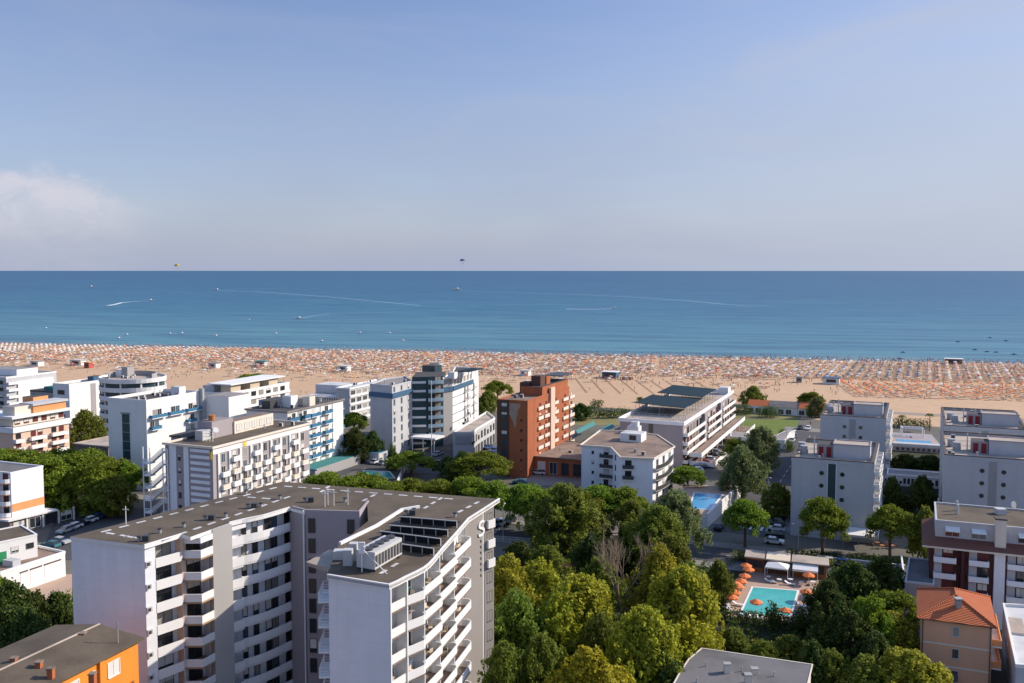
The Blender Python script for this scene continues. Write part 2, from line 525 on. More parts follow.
def roof_bits(th, poly, z, n, seed):
    rr = random.Random(seed)
    fr = F(poly[0], poly[1]); dep = (Vector(poly[-1]) - Vector(poly[0])).length
    for i in range(n):
        s = rr.uniform(.12, .88) * fr.L; d = -rr.uniform(.12, .88) * dep
        k = rr.random(); a = MB()
        if k < .4:
            w, h = rr.uniform(.7, 1.2), rr.uniform(.7, 1.2)
            a.fbox(fr, s, s + w, d - .5, d, z + .1, z + h); a.fbox(fr, s + .05, s + w - .05, d, d + .02, z + .2, z + h - .1, 1)
            a.build('air_conditioner', ['metal_white', 'metal_dark'], th)
        elif k < .75:
            p = fr.pt(s, d, z); a.tube(p, p + Vector((0, 0, rr.uniform(.6, 1.1))), .18, n=8); q = p + Vector((0, 0, 1.1))
            a.tube(q - Vector((0, 0, .15)), q, .3, n=8); a.build('roof_vent', 'metal_grey', th)
        else:
            p = fr.pt(s, d, z); hh = rr.uniform(1.8, 3.2); a.tube(p, p + Vector((0, 0, hh)), .04, n=5)
            for j in range(4): q = p + Vector((0, 0, hh - .15 * j)); a.tube(q - Vector((.5 - .08 * j, 0, 0)), q + Vector((.5 - .08 * j, 0, 0)), .02, n=4)
            a.build('antenna', 'metal_grey', th)
def centre(poly):
    return sum((Vector((p[0], p[1])) for p in poly), Vector((0, 0))) / len(poly)
# ------------------------------------------------------------------ the setting: land, roads, beach, sea
def sheet(name, pts, z, m, kind='structure'):
    a = MB(); a.face([(p[0], p[1], z) for p in pts])
    o = a.build(name, m); o['kind'] = kind
    return o
SH0, SH1 = G(0, 344.2), G(1024, 364)
SD = (SH1 - SH0).normalized()                  # along the waterline, to the right
SO = Vector((-SD.y, SD.x))                     # offshore
def shore(a, b): return SH0 + SD * a - SO * b  # b metres inland of the waterline
IN0 = G(740, 403)                              # landward edge of the sand
def inland(t, back=0.0): return IN0 + VV * t - UV * back
sheet('ground', [(-30000, -3000), (30000, -3000), (30000, 3000), (-30000, 3000)], 0, 'land')
sheet('beach_sand', [inland(-640, 95), inland(-120, 75), inland(-60, 34), inland(1500, 34), shore(1900, -20), shore(-420, -20)], .012, 'sand_fine')

def sea_material():
    m = bpy.data.materials.new('sea_water'); m.use_nodes = True
    t = m.node_tree; b = t.nodes['Principled BSDF']
    tcn = N(t, 'ShaderNodeTexCoord'); sp = N(t, 'ShaderNodeSeparateXYZ')
    t.links.new(tcn.outputs['Object'], sp.inputs[0])
    def noise(sx, sy, det=4, off=0.0):
        mp = N(t, 'ShaderNodeMapping'); mp.inputs['Scale'].default_value = (sx, sy, 1); mp.inputs['Location'].default_value = (off, off, off)
        t.links.new(tcn.outputs['Object'], mp.inputs[0])
        n = N(t, 'ShaderNodeTexNoise'); n.inputs['Scale'].default_value = 1; n.inputs['Detail'].default_value = det
        t.links.new(mp.outputs[0], n.inputs[0]); return n.outputs[0]
    y = math_(t, 'ADD', sp.outputs[1], math_(t, 'MULTIPLY', math_(t, 'SUBTRACT', noise(.006, .02), .5), 60))
    col = mixc(t, smooth(t, y, -5, 45), (.21, .26, .25), (.10, .235, .275))
    col = mixc(t, smooth(t, y, 60, 700), col, (.032, .14, .22))
    col = mixc(t, smooth(t, y, 400, 1900), col, (.016, .085, .175))
    col = mixc(t, smooth(t, y, 1500, 6000), col, (.011, .062, .155))
    slick = smooth(t, noise(.0012, .011, 5, 3.0), .42, .68)
    col = mixc(t, math_(t, 'MULTIPLY', slick, .5), col, (.05, .165, .25))
    chop = noise(.05, .16, 5, 7.0)
    col = mixc(t, smooth(t, chop, .38, .66, .0, .4), col, (.05, .16, .24))
    col = mixc(t, smooth(t, noise(.006, .05, 6, 11.0), .42, .62, .0, .5), col, (.012, .062, .135))
    col = mixc(t, smooth(t, noise(.02, .09, 6, 23.0), .48, .64, .0, .5), col, (.07, .20, .27))
    t.links.new(col, b.inputs['Base Color'])
    b.inputs['Roughness'].default_value = .42
    b.inputs['Specular IOR Level'].default_value = .12
    bn = N(t, 'ShaderNodeBump'); bn.inputs['Strength'].default_value = .5; bn.inputs['Distance'].default_value = .8
    t.links.new(math_(t, 'ADD', noise(.12, .3, 5, 1.0), math_(t, 'MULTIPLY', noise(.7, 1.2, 3, 2.0), .3)), bn.inputs['Height'])
    t.links.new(bn.outputs[0], b.inputs['Normal'])
    M['sea'] = m
sea_material()
a = MB(); a.face([(-60000, 0, 0), (60000, 0, 0), (60000, 60000, 0), (-60000, 60000, 0)])
me = a.mesh('sea', ['sea'])
sea = bpy.data.objects.new('sea', me); COL.objects.link(sea); sea['kind'] = 'structure'
sea.location = (*shore(380, 0), .03); sea.rotation_euler = (0, 0, math.atan2(SD.y, SD.x))
mat('foam', (.75, .78, .80), .8, .2, .4)
rr = random.Random(3)
surf = MB()
for k in range(2):                              # broken lines of small surf
    x = -300.0
    while x < 1300:
        L = rr.uniform(15, 60); w = rr.uniform(.25, .9); b0 = -rr.uniform(1, 4) - 9 * k
        n = 5; up = []; lo = []
        for i in range(n + 1):
            s = i / n; off = rr.uniform(-.5, .5)
            up.append(shore(x + L * s, b0 + off + w * math.sin(math.pi * s) + .02)); lo.append(shore(x + L * s, b0 + off - .02))
        for i in range(n): surf.face([(*lo[i], .045), (*lo[i + 1], .045), (*up[i + 1], .045), (*up[i], .045)])
        x += L + rr.uniform(5, 60) * (1 + k)
o = surf.build('surf', 'foam'); o['kind'] = 'structure'

# streets: the pine boulevard along the grid, the cross street to the sea and lanes between the blocks
def strip(name, p, d, n, t0, t1, w, z, m):
    return sheet(name, [p + d * t0 - n * w / 2, p + d * t1 - n * w / 2, p + d * t1 + n * w / 2, p + d * t0 + n * w / 2], z, m)
BO = G(512, 531)                                # boulevard centre line
NB = Vector((-VV.y, VV.x))
strip('pavement', BO, VV, NB, -330, 330, 17, .03, 'pavement')
strip('boulevard_road', BO, VV, NB, -330, 330, 9, .034, 'asphalt')
ST = G(752, 525)
NS = Vector((UV.y, -UV.x))
strip('pavement', ST, UV, NS, -3, 135, 21, .038, 'pavement')
strip('street_road', ST, UV, NS, -8, 128, 13, .042, 'asphalt')
sheet('street_plaza', [inland(18, 22), inland(60, 22), inland(60, 1), inland(18, 1)], .046, 'paving_pink')
for t0, w, m, nm in ((-210, 8, 'asphalt', 'lane_road'), (-125, 9, 'asphalt', 'lane_road'), (-73, 10, 'asphalt', 'lane_road')):
    p = BO + VV * t0
    strip(nm, p, UV, NS, 4.6, 120, w, .05, m)
strip('promenade', IN0 - UV * 5, VV, NB, -30, 420, 7, .026, 'paving_pink')
def kerb(p, d, t0, t1, n, off):
    a = MB(); q = p + n * off
    a.wall([q + d * t0, q + d * t1], .034, .15, .18); o = a.build('kerb', 'pavement'); o['kind'] = 'structure'
kerb(BO, VV, -330, 62, NB, 4.6); kerb(BO, VV, -330, 60, NB, -4.8)
# painted marks
a = MB()
for i in range(9):                              # zebra across the cross street near the boulevard corner
    c = ST - UV * 3.6 + NS * (-5.2 + 1.25 * i)
    a.face([(*(c + NS * x + UV * y), .047) for x, y in ((0, 0), (.6, 0), (.6, 3), (0, 3))])
for i in range(7):                              # zebra across the boulevard behind the hotel
    c = BO - VV * 3 + NB * (-3.9 + 1.2 * i)
    a.face([(*(c + NB * x + VV * y), .047) for x, y in ((0, 0), (0, -3.4), (.6, -3.4), (.6, 0))])
for i in range(40):
    c = BO + VV * (-150 + 6 * i)
    if -8 < -150 + 6 * i < 2: continue
    a.face([(*(c + NB * x + VV * y), .039) for x, y in ((-.07, 0), (-.07, 3), (.07, 3), (.07, 0))])
for i in range(18):
    c = ST + UV * (6 + 6.5 * i)
    a.face([(*(c + NS * x + UV * y), .047) for x, y in ((-.07, 0), (.07, 0), (.07, 3), (-.07, 3))])
o = a.build('road_marking', 'line_paint'); o['kind'] = 'structure'
# green ground
gp = lambda *q: [G(*x) for x in q]
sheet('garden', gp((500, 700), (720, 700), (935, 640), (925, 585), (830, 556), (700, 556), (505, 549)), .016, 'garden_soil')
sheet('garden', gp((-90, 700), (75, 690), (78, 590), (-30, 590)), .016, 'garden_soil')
sheet('garden', [Vector((-25, 20)), Vector((75, 20)), Vector((75, 100)), Vector((-8, 108))], .014, 'garden_soil')
sheet('lawn', gp((715, 436), (797, 436), (798, 419.5), (730, 419.5)), .02, 'lawn')
sheet('dry_lawn', gp((570, 425), (625, 425), (625, 412), (578, 412)), .02, 'dry_lawn')
sheet('promenade_verge', gp((715, 419), (800, 419), (806, 411), (724, 411)), .019, 'dry_lawn')
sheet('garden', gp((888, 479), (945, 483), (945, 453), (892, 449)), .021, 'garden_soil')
sheet('yard_paving', gp((0, 600), (72, 600), (72, 574), (0, 580)), .022, 'paving_cream')
sheet('parking_lot', gp((38, 560), (160, 560), (160, 508), (60, 508)), .051, 'asphalt')
sheet('forecourt', gp((365, 475), (505, 475), (500, 450), (370, 450)), .054, 'asphalt')
sheet('forecourt', gp((515, 486), (590, 486), (590, 463), (520, 463)), .054, 'pavement')
# ------------------------------------------------------------------ the large white hotel in front
HZ = 26.5
hp = lambda x, y: G(x, y, HZ)
hL, hA, hC = hp(70, 536.7), hp(282, 481.6), hp(500, 499)
hB, hs1, hp1, hp2, hp3, hw, hc1, hc2 = (hp(*q) for q in ((144.6, 545.5), (181.5, 534.3), (190.5, 537), (210, 530), (229.6, 523), (242, 520), (263.5, 515.6), (290, 507.7)))
k1, k2, k3 = hp(306, 511.5), hp(359.5, 513), hp(369, 502)
r1, r2, rF, rE, re1, re2 = hp(371, 521), hp(341, 546), hp(326.7, 575.4), hp(389.2, 585.6), hp(427, 566), hp(469, 519)
hot = thing('hotel', 'largest white hotel, in front, V-shaped with curved balconies and solar racks on its roof', 'hotel', centre([hL, hC, rE]))
FH, Z0 = 2.85, 23.4
floors = [Z0 - FH * k for k in range(9)]
ZT = HZ - .45
def lerp(a, b, t): return a + (b - a) * t
def quad3(a, b, c, n=8):                         # smooth curve through three points
    out = []
    m = 2 * b - (a + c) / 2
    for i in range(n + 1):
        t = i / n; out.append((1 - t) ** 2 * a + 2 * t * (1 - t) * m + t * t * c)
    return out
FL_ = F(hB, hc2)
sxp = lambda px: FL_.sx(px, HZ - 3)
wallL = FL_.xy(-.0, -.55)                        # the lit blank corner strip
sA, sB, sP, sW, sC = sxp(157), sxp(184), sxp(210), sxp(230), sxp(242)
RE = 1.5
left_body = [hL + VV * .05 + UV * .1, FL_.xy(0.15, -.35), FL_.xy(sA, -.35), FL_.xy(sA, -RE - .3), FL_.xy(sP, -RE - .3), FL_.xy(sP, -.45), FL_.xy(sW + .6, -.45), FL_.xy(sW + .6, -RE), *[p - FL_.n * RE for p in quad3(hw, hc1, hc2, 6)], hA - UV * .5]
b = MB(); b.prism(left_body, 0, ZT); b.build('wall', 'lilac_white', hot)
# core
Kb = lerp(hA, hC, .55)
b = MB(); b.prism([hc2 + VV * .02, k1, k2, k3, Kb - UV * .6, hA + VV * .6 - UV * .6], 0, HZ - .7); b.build('wall', 'mauve', hot)
b = MB(); b.wall([hc2 + VV * .3, k1, k2, k3], HZ - .7, HZ + .25, .25); b.build('parapet', 'mauve', hot)
fk = F(k1, k2)
for px in (310, 349):
    s = fk.sx(px, HZ - 5)
    for z in floors[:8]: window(hot, fk, s + .3, z + .2, .9, 1.9, 'frame_dark', 'pane_dark')
bq = MB(); p = fk.pt(-.35, .12, 0); bq.tube(p, p + Vector((0, 0, HZ + .2)), .11, n=8); bq.build('downpipe', 'pole_white', hot)
# right wing body, recessed behind its balconies
curve = [rE] + [hp(*q) for q in ((398, 581.8), (406.6, 577.2), (417, 572.3), (425, 568), (430, 564), (434.5, 559.2), (441.5, 550.5), (449, 542), (456, 534.3))] + [re2]
Fe = F(re2, hC)
gy0, gy1 = Fe.xy(0, -.7), Fe.xy(Fe.sx(487, HZ - 3), -.7)
gy2 = hp(493.5, 503.5)
body_r = [r1, r2, rF + Vector((.15, .3)), rE + Vector((-.12, .25)), lerp(rE, re1, .02) + Vector((-.12, .3)), *[p + Vector((-1.55, .35)) for p in curve[1:-1]], re2 + Vector((-1.5, 0)), gy0, gy1, gy2, hC + UV * .3 - VV * 2.6, Kb - UV * .5]
b = MB(); b.prism(body_r, 0, ZT); b.build('wall', 'white', hot)
b = MB(); b.wall([rF + Vector((.13, .28)), rE + Vector((.0, .12))], 0, ZT - .01, .2); b.build('end_wall', 'lilac_white', hot)
b = MB(); b.wall([gy0 + Fe.n * .05, gy1 + Fe.n * .05], 0, ZT - .01, .3); b.build('sign_wall', 'sign_grey', hot)
# roof slab with white edge
roofpoly = [hL, hB, hs1, hp1, hp2, hp3, *quad3(hw, hc1, hc2, 6), k1 + Fe.n * -.3, k2 - VV * .3, k3 - VV * .3, r1 - VV * .4, r2 - VV * .4, rF, *curve, lerp(re2, hC, .5), hC, hA]
b = MB(); b.prism(roofpoly, ZT, HZ, 0, 1); b.build('roof', ['white', 'roof_gravel'], hot)
b = MB(); b.wall([rF] + curve + [hC], HZ - .32, HZ + .13, .22); b.build('roof_edge', 'white', hot); b = MB(); b.wall([hB, hs1], HZ - .02, HZ + .1, .2); b.build('roof_edge', 'white', hot); b = MB(); b.wall(quad3(hp3, hw, hc1, 3) + [hc2], HZ - .02, HZ + .12, .2)
b.build('roof_edge', 'white', hot)
# --- left facade
b = MB(); b.fbox(FL_, sP + .05, sW - .05, -.42, .62, 0, HZ - .02); b.build('pylon', 'pylon_grey', hot)
fA = F(FL_.xy(sA, -RE - .3), FL_.xy(sP, -RE - .3))
for i, z in enumerate(floors[:9]):
    a = MB()                                    # inner straight balcony
    pl = [FL_.xy(sA + .02, -.3), FL_.xy(sB - .1, -.3)]
    a.prism([*pl, FL_.xy(sB - .1, -RE - .28), FL_.xy(sA + .02, -RE - .28)], z - .22, z, 1)
    a.wall([pl[0], pl[1]], z, z + 1.0, .13)
    a.build('balcony', ['white', 'white'], hot)
    a = MB()                                    # projecting angular balcony
    q = [FL_.xy(sB + .05, -.6), FL_.xy(sB + 1.6, 1.25), FL_.xy(sP - .02, .75)]
    a.prism([*q, FL_.xy(sP - .02, -RE - .25), FL_.xy(sB + .05, -RE - .25)], z - .24, z, 1)
    a.wall(q, z, z + 1.0, .14)
    a.build('balcony', ['white', 'soffit_brown'], hot)
    L = fA.L
    fw = F(FL_.xy(sA, -RE - .28), FL_.xy(sP, -RE - .28))
    window(hot, fw, (sB - sA) * .45, z + .05, (sB - sA) * .62, 2.1, 'frame_dark', 'pane_dark' if i % 3 else 'pane_curtain', 'balcony_door')
    window(hot, fw, (sB - sA) + (sP - sB) * .62, z + .05, (sP - sB) * .5, 2.1, 'frame_dark', 'pane_dark', 'balcony_door')
    a = MB(); a.fbox(FL_, sB - .12, sB + .04, -RE - .28, -.3, z + .0, z + FH - .25); a.build('divider_wall', 'peach', hot)
    # air conditioner on the blank strip
    a = MB(); s = sxp(149); a.fbox(FL_, s - .35, s + .3, -.33, .05, z + .4, z + .95); a.fbox(FL_, s - .27, s + .1, .052, .07, z + .47, z + .88, 1); a.build('air_conditioner', ['metal_white', 'metal_dark'], hot)
    # white end parapet and long curved balcony
    a = MB()
    cv = quad3(hw, hc1, hc2, 8)
    st = [FL_.xy(sW + .02, .45), FL_.xy(sC - .15, .5), FL_.xy(sC, -.1)]
    inn = [p - FL_.n * (RE - .02) for p in cv]
    a.prism([*st, *cv[1:], *reversed(inn[1:]), FL_.xy(sW + .05, -RE)], z - .24, z, 1)
    a.wall(st, z - .1, z + 1.15, .14)
    a.wall(cv, z - .1, z + 1.0, .14)
    a.build('balcony', ['white', 'white'], hot)
    for j in range(4):
        c0, c1 = inn[1 + j * 2 - (j > 2)], inn[2 + j * 2 - (j > 2)]
        fj = F(c0, c1)
        window(hot, fj, fj.L / 2, z + .05, min(1.3, fj.L * .8), 2.05, 'frame_dark', random.choice(('pane_dark', 'pane_dark', 'pane_curtain', 'pane_blue')), 'balcony_door', d=.02)
a = MB(); q = [FL_.xy(sB + .05, -.6), FL_.xy(sB + 1.6, 1.25), FL_.xy(sP - .02, .75)]
a.wall(q, ZT - .75, ZT - .01, .14); a.build('parapet', 'white', hot); a = MB(); a.wall([FL_.xy(sW + .02, .45), FL_.xy(sC + .4, .4)], ZT - .5, ZT - .01, .14); a.build('parapet', 'white', hot)
# --- right facade: a flush first bay and four bays of rounded balconies
cols = []
fr_list = []
segs = [(391, 405), (406.5, 424), (424.5, 439), (439.5, 453.5), (454, 467.5)]
def at_curve(px, z=HZ - 4):
    best = None
    for i in range(len(curve) - 1):
        f = F(curve[i], curve[i + 1])
        for s in np.linspace(0, f.L, 12):
            p = f.xy(s); e = abs(PX(p.x, p.y, z)[0] - px)
            if best is None or e < best[0]: best = (e, p)
    return best[1]
clut = random.Random(5)
for ci, (x0, x1) in enumerate(segs):
    p, q = at_curve(x0), at_curve(x1)
    f = F(p, q); L = f.L
    for i, z in enumerate(floors[:9]):
        a = MB()
        if ci == 0:
            pts = [f.xy(0, 0), f.xy(L, 0)]
            pts_in = [f.xy(L, -1.45), f.xy(0, -1.45)]
        else:
            e = .6
            arc = [f.xy(L - .75 + .75 * math.sin(t), e - .75 + .75 * math.cos(t)) for t in (0, .4, .8, 1.2, 1.57)]
            pts = [f.xy(.02, .12), *arc, f.xy(L, -.9)]
            pts_in = [f.xy(L, -1.45), f.xy(.02, -1.45)]
        a.prism([*pts, *pts_in], z - .22, z, 1)
        a.wall(pts, z - .1, z + .95, .13)
        a.build('balcony', ['white', 'roof_terracotta'], hot)
        window(hot, f, L * .5, z + .03, min(L * .62, 1.7), 2.1, 'window_frame', clut.choice(('pane_dark', 'pane_curtain', 'pane_shutter', 'pane_dark')), 'balcony_door', d=-1.42)
    a = MB(); a.fbox(f, -.09, .09, -1.5, .12 if ci == 1 else .02, 0, ZT); a.build('divider_wall', 'white', hot)
# far narrow face: upper balconies, lower windows
ff = F(gy1, gy2)
b = MB(); b.wall([gy1 + ff.n * .06 + ff.u * .32, gy2 + ff.n * .06], 0, ZT - .01, .1); b.build('sign_wall', 'sign_grey', hot)
for i, z in enumerate(floors[:9]):
    if i < 3: balcony(hot, ff, .8, ff.L - .1, z, .45)
    window(hot, ff, ff.L * .6, z + .4, min(1.0, ff.L * .5), 1.5, 'frame_dark', 'pane_dark')
# left edge balconies of the right wing
fz = F(r2, rF + Vector((.15, .3)))
for i, z in enumerate(floors[:9]):
    balcony(hot, fz, fz.L - 3.8, fz.L - .15, z, 1.25, 'white', rail=True)
    window(hot, fz, fz.L - 2, z + .05, 1.5, 2.0, 'frame_dark', 'pane_dark', 'balcony_door')
b = MB(); cn = [hp(308, 559), hp(330, 548), hp(344, 557), hp(333, 570)]
b.prism([G(306, 562, HZ - 1.3), G(330, 569, HZ - 1.3), G(344, 560, HZ - 1.3), G(331, 549, HZ - 1.3)], HZ - 1.75, HZ - 1.3); b.build('canopy', 'roof_sand', hot)
# roof furniture
def rp(x, y, z=HZ): return Vector((*G(x, y, z), z))
b = MB()                                        # dashed pale walkway tiles
def dashes(p, q, step=2.4, l=1.3, w=.42):
    f = F(p, q); n = int(f.L / step)
    for i in range(n):
        s = i * step + .4; b.fbox(f, s, s + l, -w / 2, w / 2, HZ + .002, HZ + .03)
for p, q in (((98, 533), (282, 486)), ((104, 532.5), (150, 540)), ((122, 536), (160, 541)), ((160, 541), (300, 493)), ((282, 486), (470, 500.5)), ((245, 497), (285, 500)), ((330, 485.5), (318, 494)), ((376, 494), (355, 505)), ((443, 497), (418, 512)), ((480, 501), (455, 514)), ((378, 575), (408, 557))):
    dashes(hp(*p), hp(*q))
b.build('walkway_tile', 'roof_white', hot)
for (xa, ya), (xb, yb) in (((399, 520), (457, 526)), ((389, 529), (448, 535)), ((380, 535), (441, 544)), ((400, 548), (434, 554))):
    p, q = hp(xa, ya + 3), hp(xb, yb + 2); f = F(p, q); a = MB()
    a._hex([f.pt(0, 0, HZ + .85), f.pt(f.L, 0, HZ + .85), f.pt(f.L, -1.5, HZ + .25), f.pt(0, -1.5, HZ + .25), f.pt(0, 0, HZ + .93), f.pt(f.L, 0, HZ + .93), f.pt(f.L, -1.5, HZ + .33), f.pt(0, -1.5, HZ + .33)], 0)
    a.fbox(f, 0, f.L, .005, .12, HZ + .86, HZ + .96, 1); a.fbox(f, .1, f.L - .1, -.3, -.24, HZ + .1, HZ + .7, 0)
    n = int(f.L / 1.5)
    for i in range(n + 1): s = (f.L - .06) * i / n; a.fbox(f, s, s + .06, -.05, .1, HZ, HZ + .85, 1)
    a.build('solar_collector', ['rack_dark', 'metal_white', 'metal_grey'], hot)
# the chiller with its fans
p, q = hp(375, 573), hp(402, 557); f = F(p, q); a = MB()
a.fbox(f, 0, f.L, -2.4, 0, HZ + .35, HZ + 2.3)
for i in range(9): s = f.L * (i + .5) / 9; a.fbox(f, s - f.L / 24, s + f.L / 24, .003, .03, HZ + .6, HZ + 1.9, 1)
for s in (.2, f.L - .5): a.fbox(f, s, s + .3, -2.3, -.1, HZ, HZ + .35, 1)
for i in range(5):
    c = f.pt(f.L * (i + .5) / 5, -1.2, HZ + 2.3); a.tube(c, c + Vector((0, 0, .22)), .55, n=14, mi=1)
a.build('chiller', ['metal_white', 'metal_dark'], hot)
for (x, y, w, d, h) in ((333, 560, 1.7, 1.1, 1.0), (343, 566, 1.0, .9, 1.8), (349, 561, .9, .9, 2.0)):
    c = hp(x, y); a = MB(); a.box(c.x, c.x + w, c.y, c.y + d, HZ, HZ + h); a.build('air_handler', 'metal_white', hot)
a = MB(); top = rp(362, 572) + Vector((0, 0, 3.4)); a.tube(rp(362, 572), top, .07)
for x, y in ((387, 574), (360, 566)): a.tube(rp(x, y), top - Vector((0, 0, .7)), .05)
for k in range(3): c = top - Vector((0, 0, .2 + .45 * k)); a.box(c.x - .35, c.x + .35, c.y - .1, c.y + .1, c.z - .17, c.z + .17)
a.build('mast', 'pole_white', hot)
for i, (x, y) in enumerate(((139, 541), (160, 533), (184, 527), (205, 520), (226, 517), (246, 494), (248, 508), (261, 507), (280, 499), (305, 502), (345, 502), (414, 513), (406, 515), (455, 517))):
    c = rp(x, y); a = MB(); a.tube(c, c + Vector((0, 0, .5)), .2, n=8, mi=0); a.tube(c + Vector((0, 0, .5)), c + Vector((0, 0, .68)), .3, n=8, mi=1)
    if i % 3 == 0: a.box(c.x + .5, c.x + 1.3, c.y - .3, c.y + .4, HZ, HZ + .7, 1)
    a.build('roof_vent', ['metal_grey', 'metal_dark'], hot)
for x, y in ((325, 507), (328, 505), (334, 506), (348, 505), (126, 524)):
    c = rp(x, y); a = MB(); a.tube(c, c + Vector((0, 0, 2.4)), .05); a.box(c.x - .4, c.x + .4, c.y - .02, c.y + .02, HZ + 1.9, HZ + 2.0); a.build('antenna', 'pole_white', hot)
b = MB(); b.wall([hp(341, 545), hp(378, 527), hp(403, 511), hp(420, 508)], HZ, HZ + .35, .35); b.build('parapet', 'white', hot)
# the sign: a tall S and a column of small marks below
fs = F(gy0 + Fe.n * .06, gy1 + Fe.n * .06)
cu = bpy.data.curves.new('sign_letter', 'FONT'); cu.body = 'S'; cu.size = 3.1; cu.extrude = .08; cu.align_x = 'CENTER'
tmp = bpy.data.objects.new('sign_letter', cu); COL.objects.link(tmp)
sm = bpy.data.meshes.new_from_object(tmp.evaluated_get(bpy.context.evaluated_depsgraph_get())); bpy.data.objects.remove(tmp)
sm.materials.clear(); sm.materials.append(M['white'])
so = bpy.data.objects.new('sign_letter', sm); COL.objects.link(so); so.parent = hot
p = fs.pt(fs.sx(480.5, HZ - 3), .12, HZ - 3.9); bx = base_of(hot)
so.location = p - Vector(bx); so.rotation_euler = (math.pi / 2, 0, fs.a); so.scale = (1.7, 1, 1)
for i in range(7):
    a = MB(); s = fs.sx(480.5, HZ - 5); z = HZ - 4.75 - .82 * i
    a.fbox(fs, s - .13, s + .13, .0, .1, z + .12, z + .22); a.fbox(fs, s + .05, s + .14, .0, .1, z - .18, z + .12); a.build('sign_mark', 'metal_dark', hot)
# ------------------------------------------------------------------ the blocks behind, on the street grid
WHT = 'white'
def door_z(i, base, fh): return base + fh * i
def near_right(px, py, z, w): return G(px, py, z) - VV * w           # near-left corner from the near-right one
def block(name, label, cat, o, w, d, z, wm, rm, par='white', ph=.6, group=None, **kw):
    poly = rect(o, w, d)
    th = thing(name, label, cat, centre(poly), group)
    fs = shell(th, poly, z, wm, rm, par, ph, **kw)
    return th, poly, fs
def band(th, fr, s0, s1, z0, z1, m, d=.05, name='band', d0=-.02):
    a = MB(); a.fbox(fr, s0, s1, d0, d, z0, z1); return a.build(name, m, th)

# striped grey hotel with the outdoor stair
z = 20.0
w = 13.6; o = near_right(212.5, 446.5, z, w); d = 34
th, poly, fs = block('hotel', 'grey striped hotel with a white zigzag outdoor staircase, behind the large white hotel', 'hotel', o, w, d, z, 'mauve', 'roof_gravel', 'cream', .5, proud=.45)
fr, fg = fs[0], fs[1]
band(th, fr, 1.2, 3.2, 0, z - .6, 'lilac_white', .12, 'pilaster'); band(th, fr, 5.4, 6.8, 0, z - .6, 'lilac_white', .12, 'pilaster')
for k in range(13):
    band(th, fr, 7.4, 12.8, 1 + 1.45 * k, 1.72 + 1.45 * k, 'lilac_white', .25, 'louvre')
for k in range(6): window(th, fr, 4.1, 1.4 + 2.95 * k, .7, 1.2, 'frame_dark', 'pane_dark')
band(th, fg, 0, fg.L, z - 1.9, z - .55, 'white', .1, 'fascia')
nb = 9
for i in range(nb):
    s = 2.2 + i * (fg.L - 2.5) / nb
    band(th, fg, s - .9, s - .25, 0, z - 2.0, 'white', .35, 'pilaster')
    for k in range(6):
        zz = .9 + 2.95 * k
        window(th, fg, s + .95, zz + .1, 1.1, 2.0, 'window_frame', name='balcony_door')
        if k < 5 or i % 2: balcony(th, fg, s - .2, s + 2.1, zz, 1.15, 'cream' if (i + k) % 2 else 'white')
a = MB(); a.fbox(fg, 9.5, 10.6, .12, .2, z - 1.8, z - .7); a.build('sign_panel', 'canvas_yellow', th)
a = MB(); a.fbox(fr, w - .8, w - .1, .12, .22, z - 3.0, z - 1.2); a.build('sign_panel', 'canvas_yellow', th)
# rear-left tower piece
o2 = o - VV * 5.2 + UV * 7
rbox(th, 'side_wing', rect(o2, 5.2, 16), 0, z - .35, 'mauve', 'roof_dark')
f2 = F(o2, o2 + VV * 5.1)
for k in range(6): window(th, f2, 2.4, 1.3 + 2.95 * k, 1.6, 1.5, 'frame_dark', 'pane_curtain')
rbox(th, 'roof_edge', inset(rect(o2, 5.2, 16), -.3), z - .35, z + .1, 'frame_dark', 'roof_dark')
# penthouse and tanks
o3 = o + VV * 1.0 + UV * 9
rbox(th, 'penthouse', rect(o3, 4.2, 7), z - .5, z + 3.6, 'mauve', 'roof_grey')
rbox(th, 'penthouse', rect(o3 + VV * 1.2 + UV * 7.01, 3.4, 14), z - .5, z + 2.6, 'cream', 'roof_terracotta')
f3 = F(o3 + VV * 4.6 + UV * 7, o3 + VV * 4.6 + UV * 21)
for k in range(5): window(th, f3, 1.6 + 2.7 * k, z + .2, 1.7, 1.6, 'mid_grey' if False else 'window_frame', 'pane_shutter')
a = MB(); c = o3 + VV * 2 - UV * 3
a.prism(rect(c, 2.2, 2.6), z - .4, z + 1.9); a.build('plant_room', 'metal_white', th)
a = MB(); f4 = F(c + VV * 2.3, c + VV * 5.2)
for k in range(4): a.fbox(f4, .1 + k * .9, .18 + k * .9, -.1, 0, z - .4, z + 2.1)
for zz in (z + .8, z + 1.5, z + 2.1): a.fbox(f4, .1, 2.9, -.14, .04, zz - .05, zz + .05)
a.build('roof_railing', 'white', th)
for k in range(2):
    a = MB(); c2 = c + VV * (1.4 + 1.5 * k) + UV * 3.4; p = Vector((*c2, z + 1.6)); a.tube(p - Vector((0, 0, 2)), p, .06); nrm = Vector((.5, -.5, .5)).normalized(); a.tube(p, p + nrm * .2, .25, .75, 14); a.build('satellite_dish', 'metal_white', th)
a = MB(); c2 = o3 + VV * 2.4 + UV * 2; p = Vector((*c2, z + 3.6)); a.tube(p, p + Vector((0, 0, 1.3)), .8, n=12); a.build('water_tank', 'wood_orange', th)
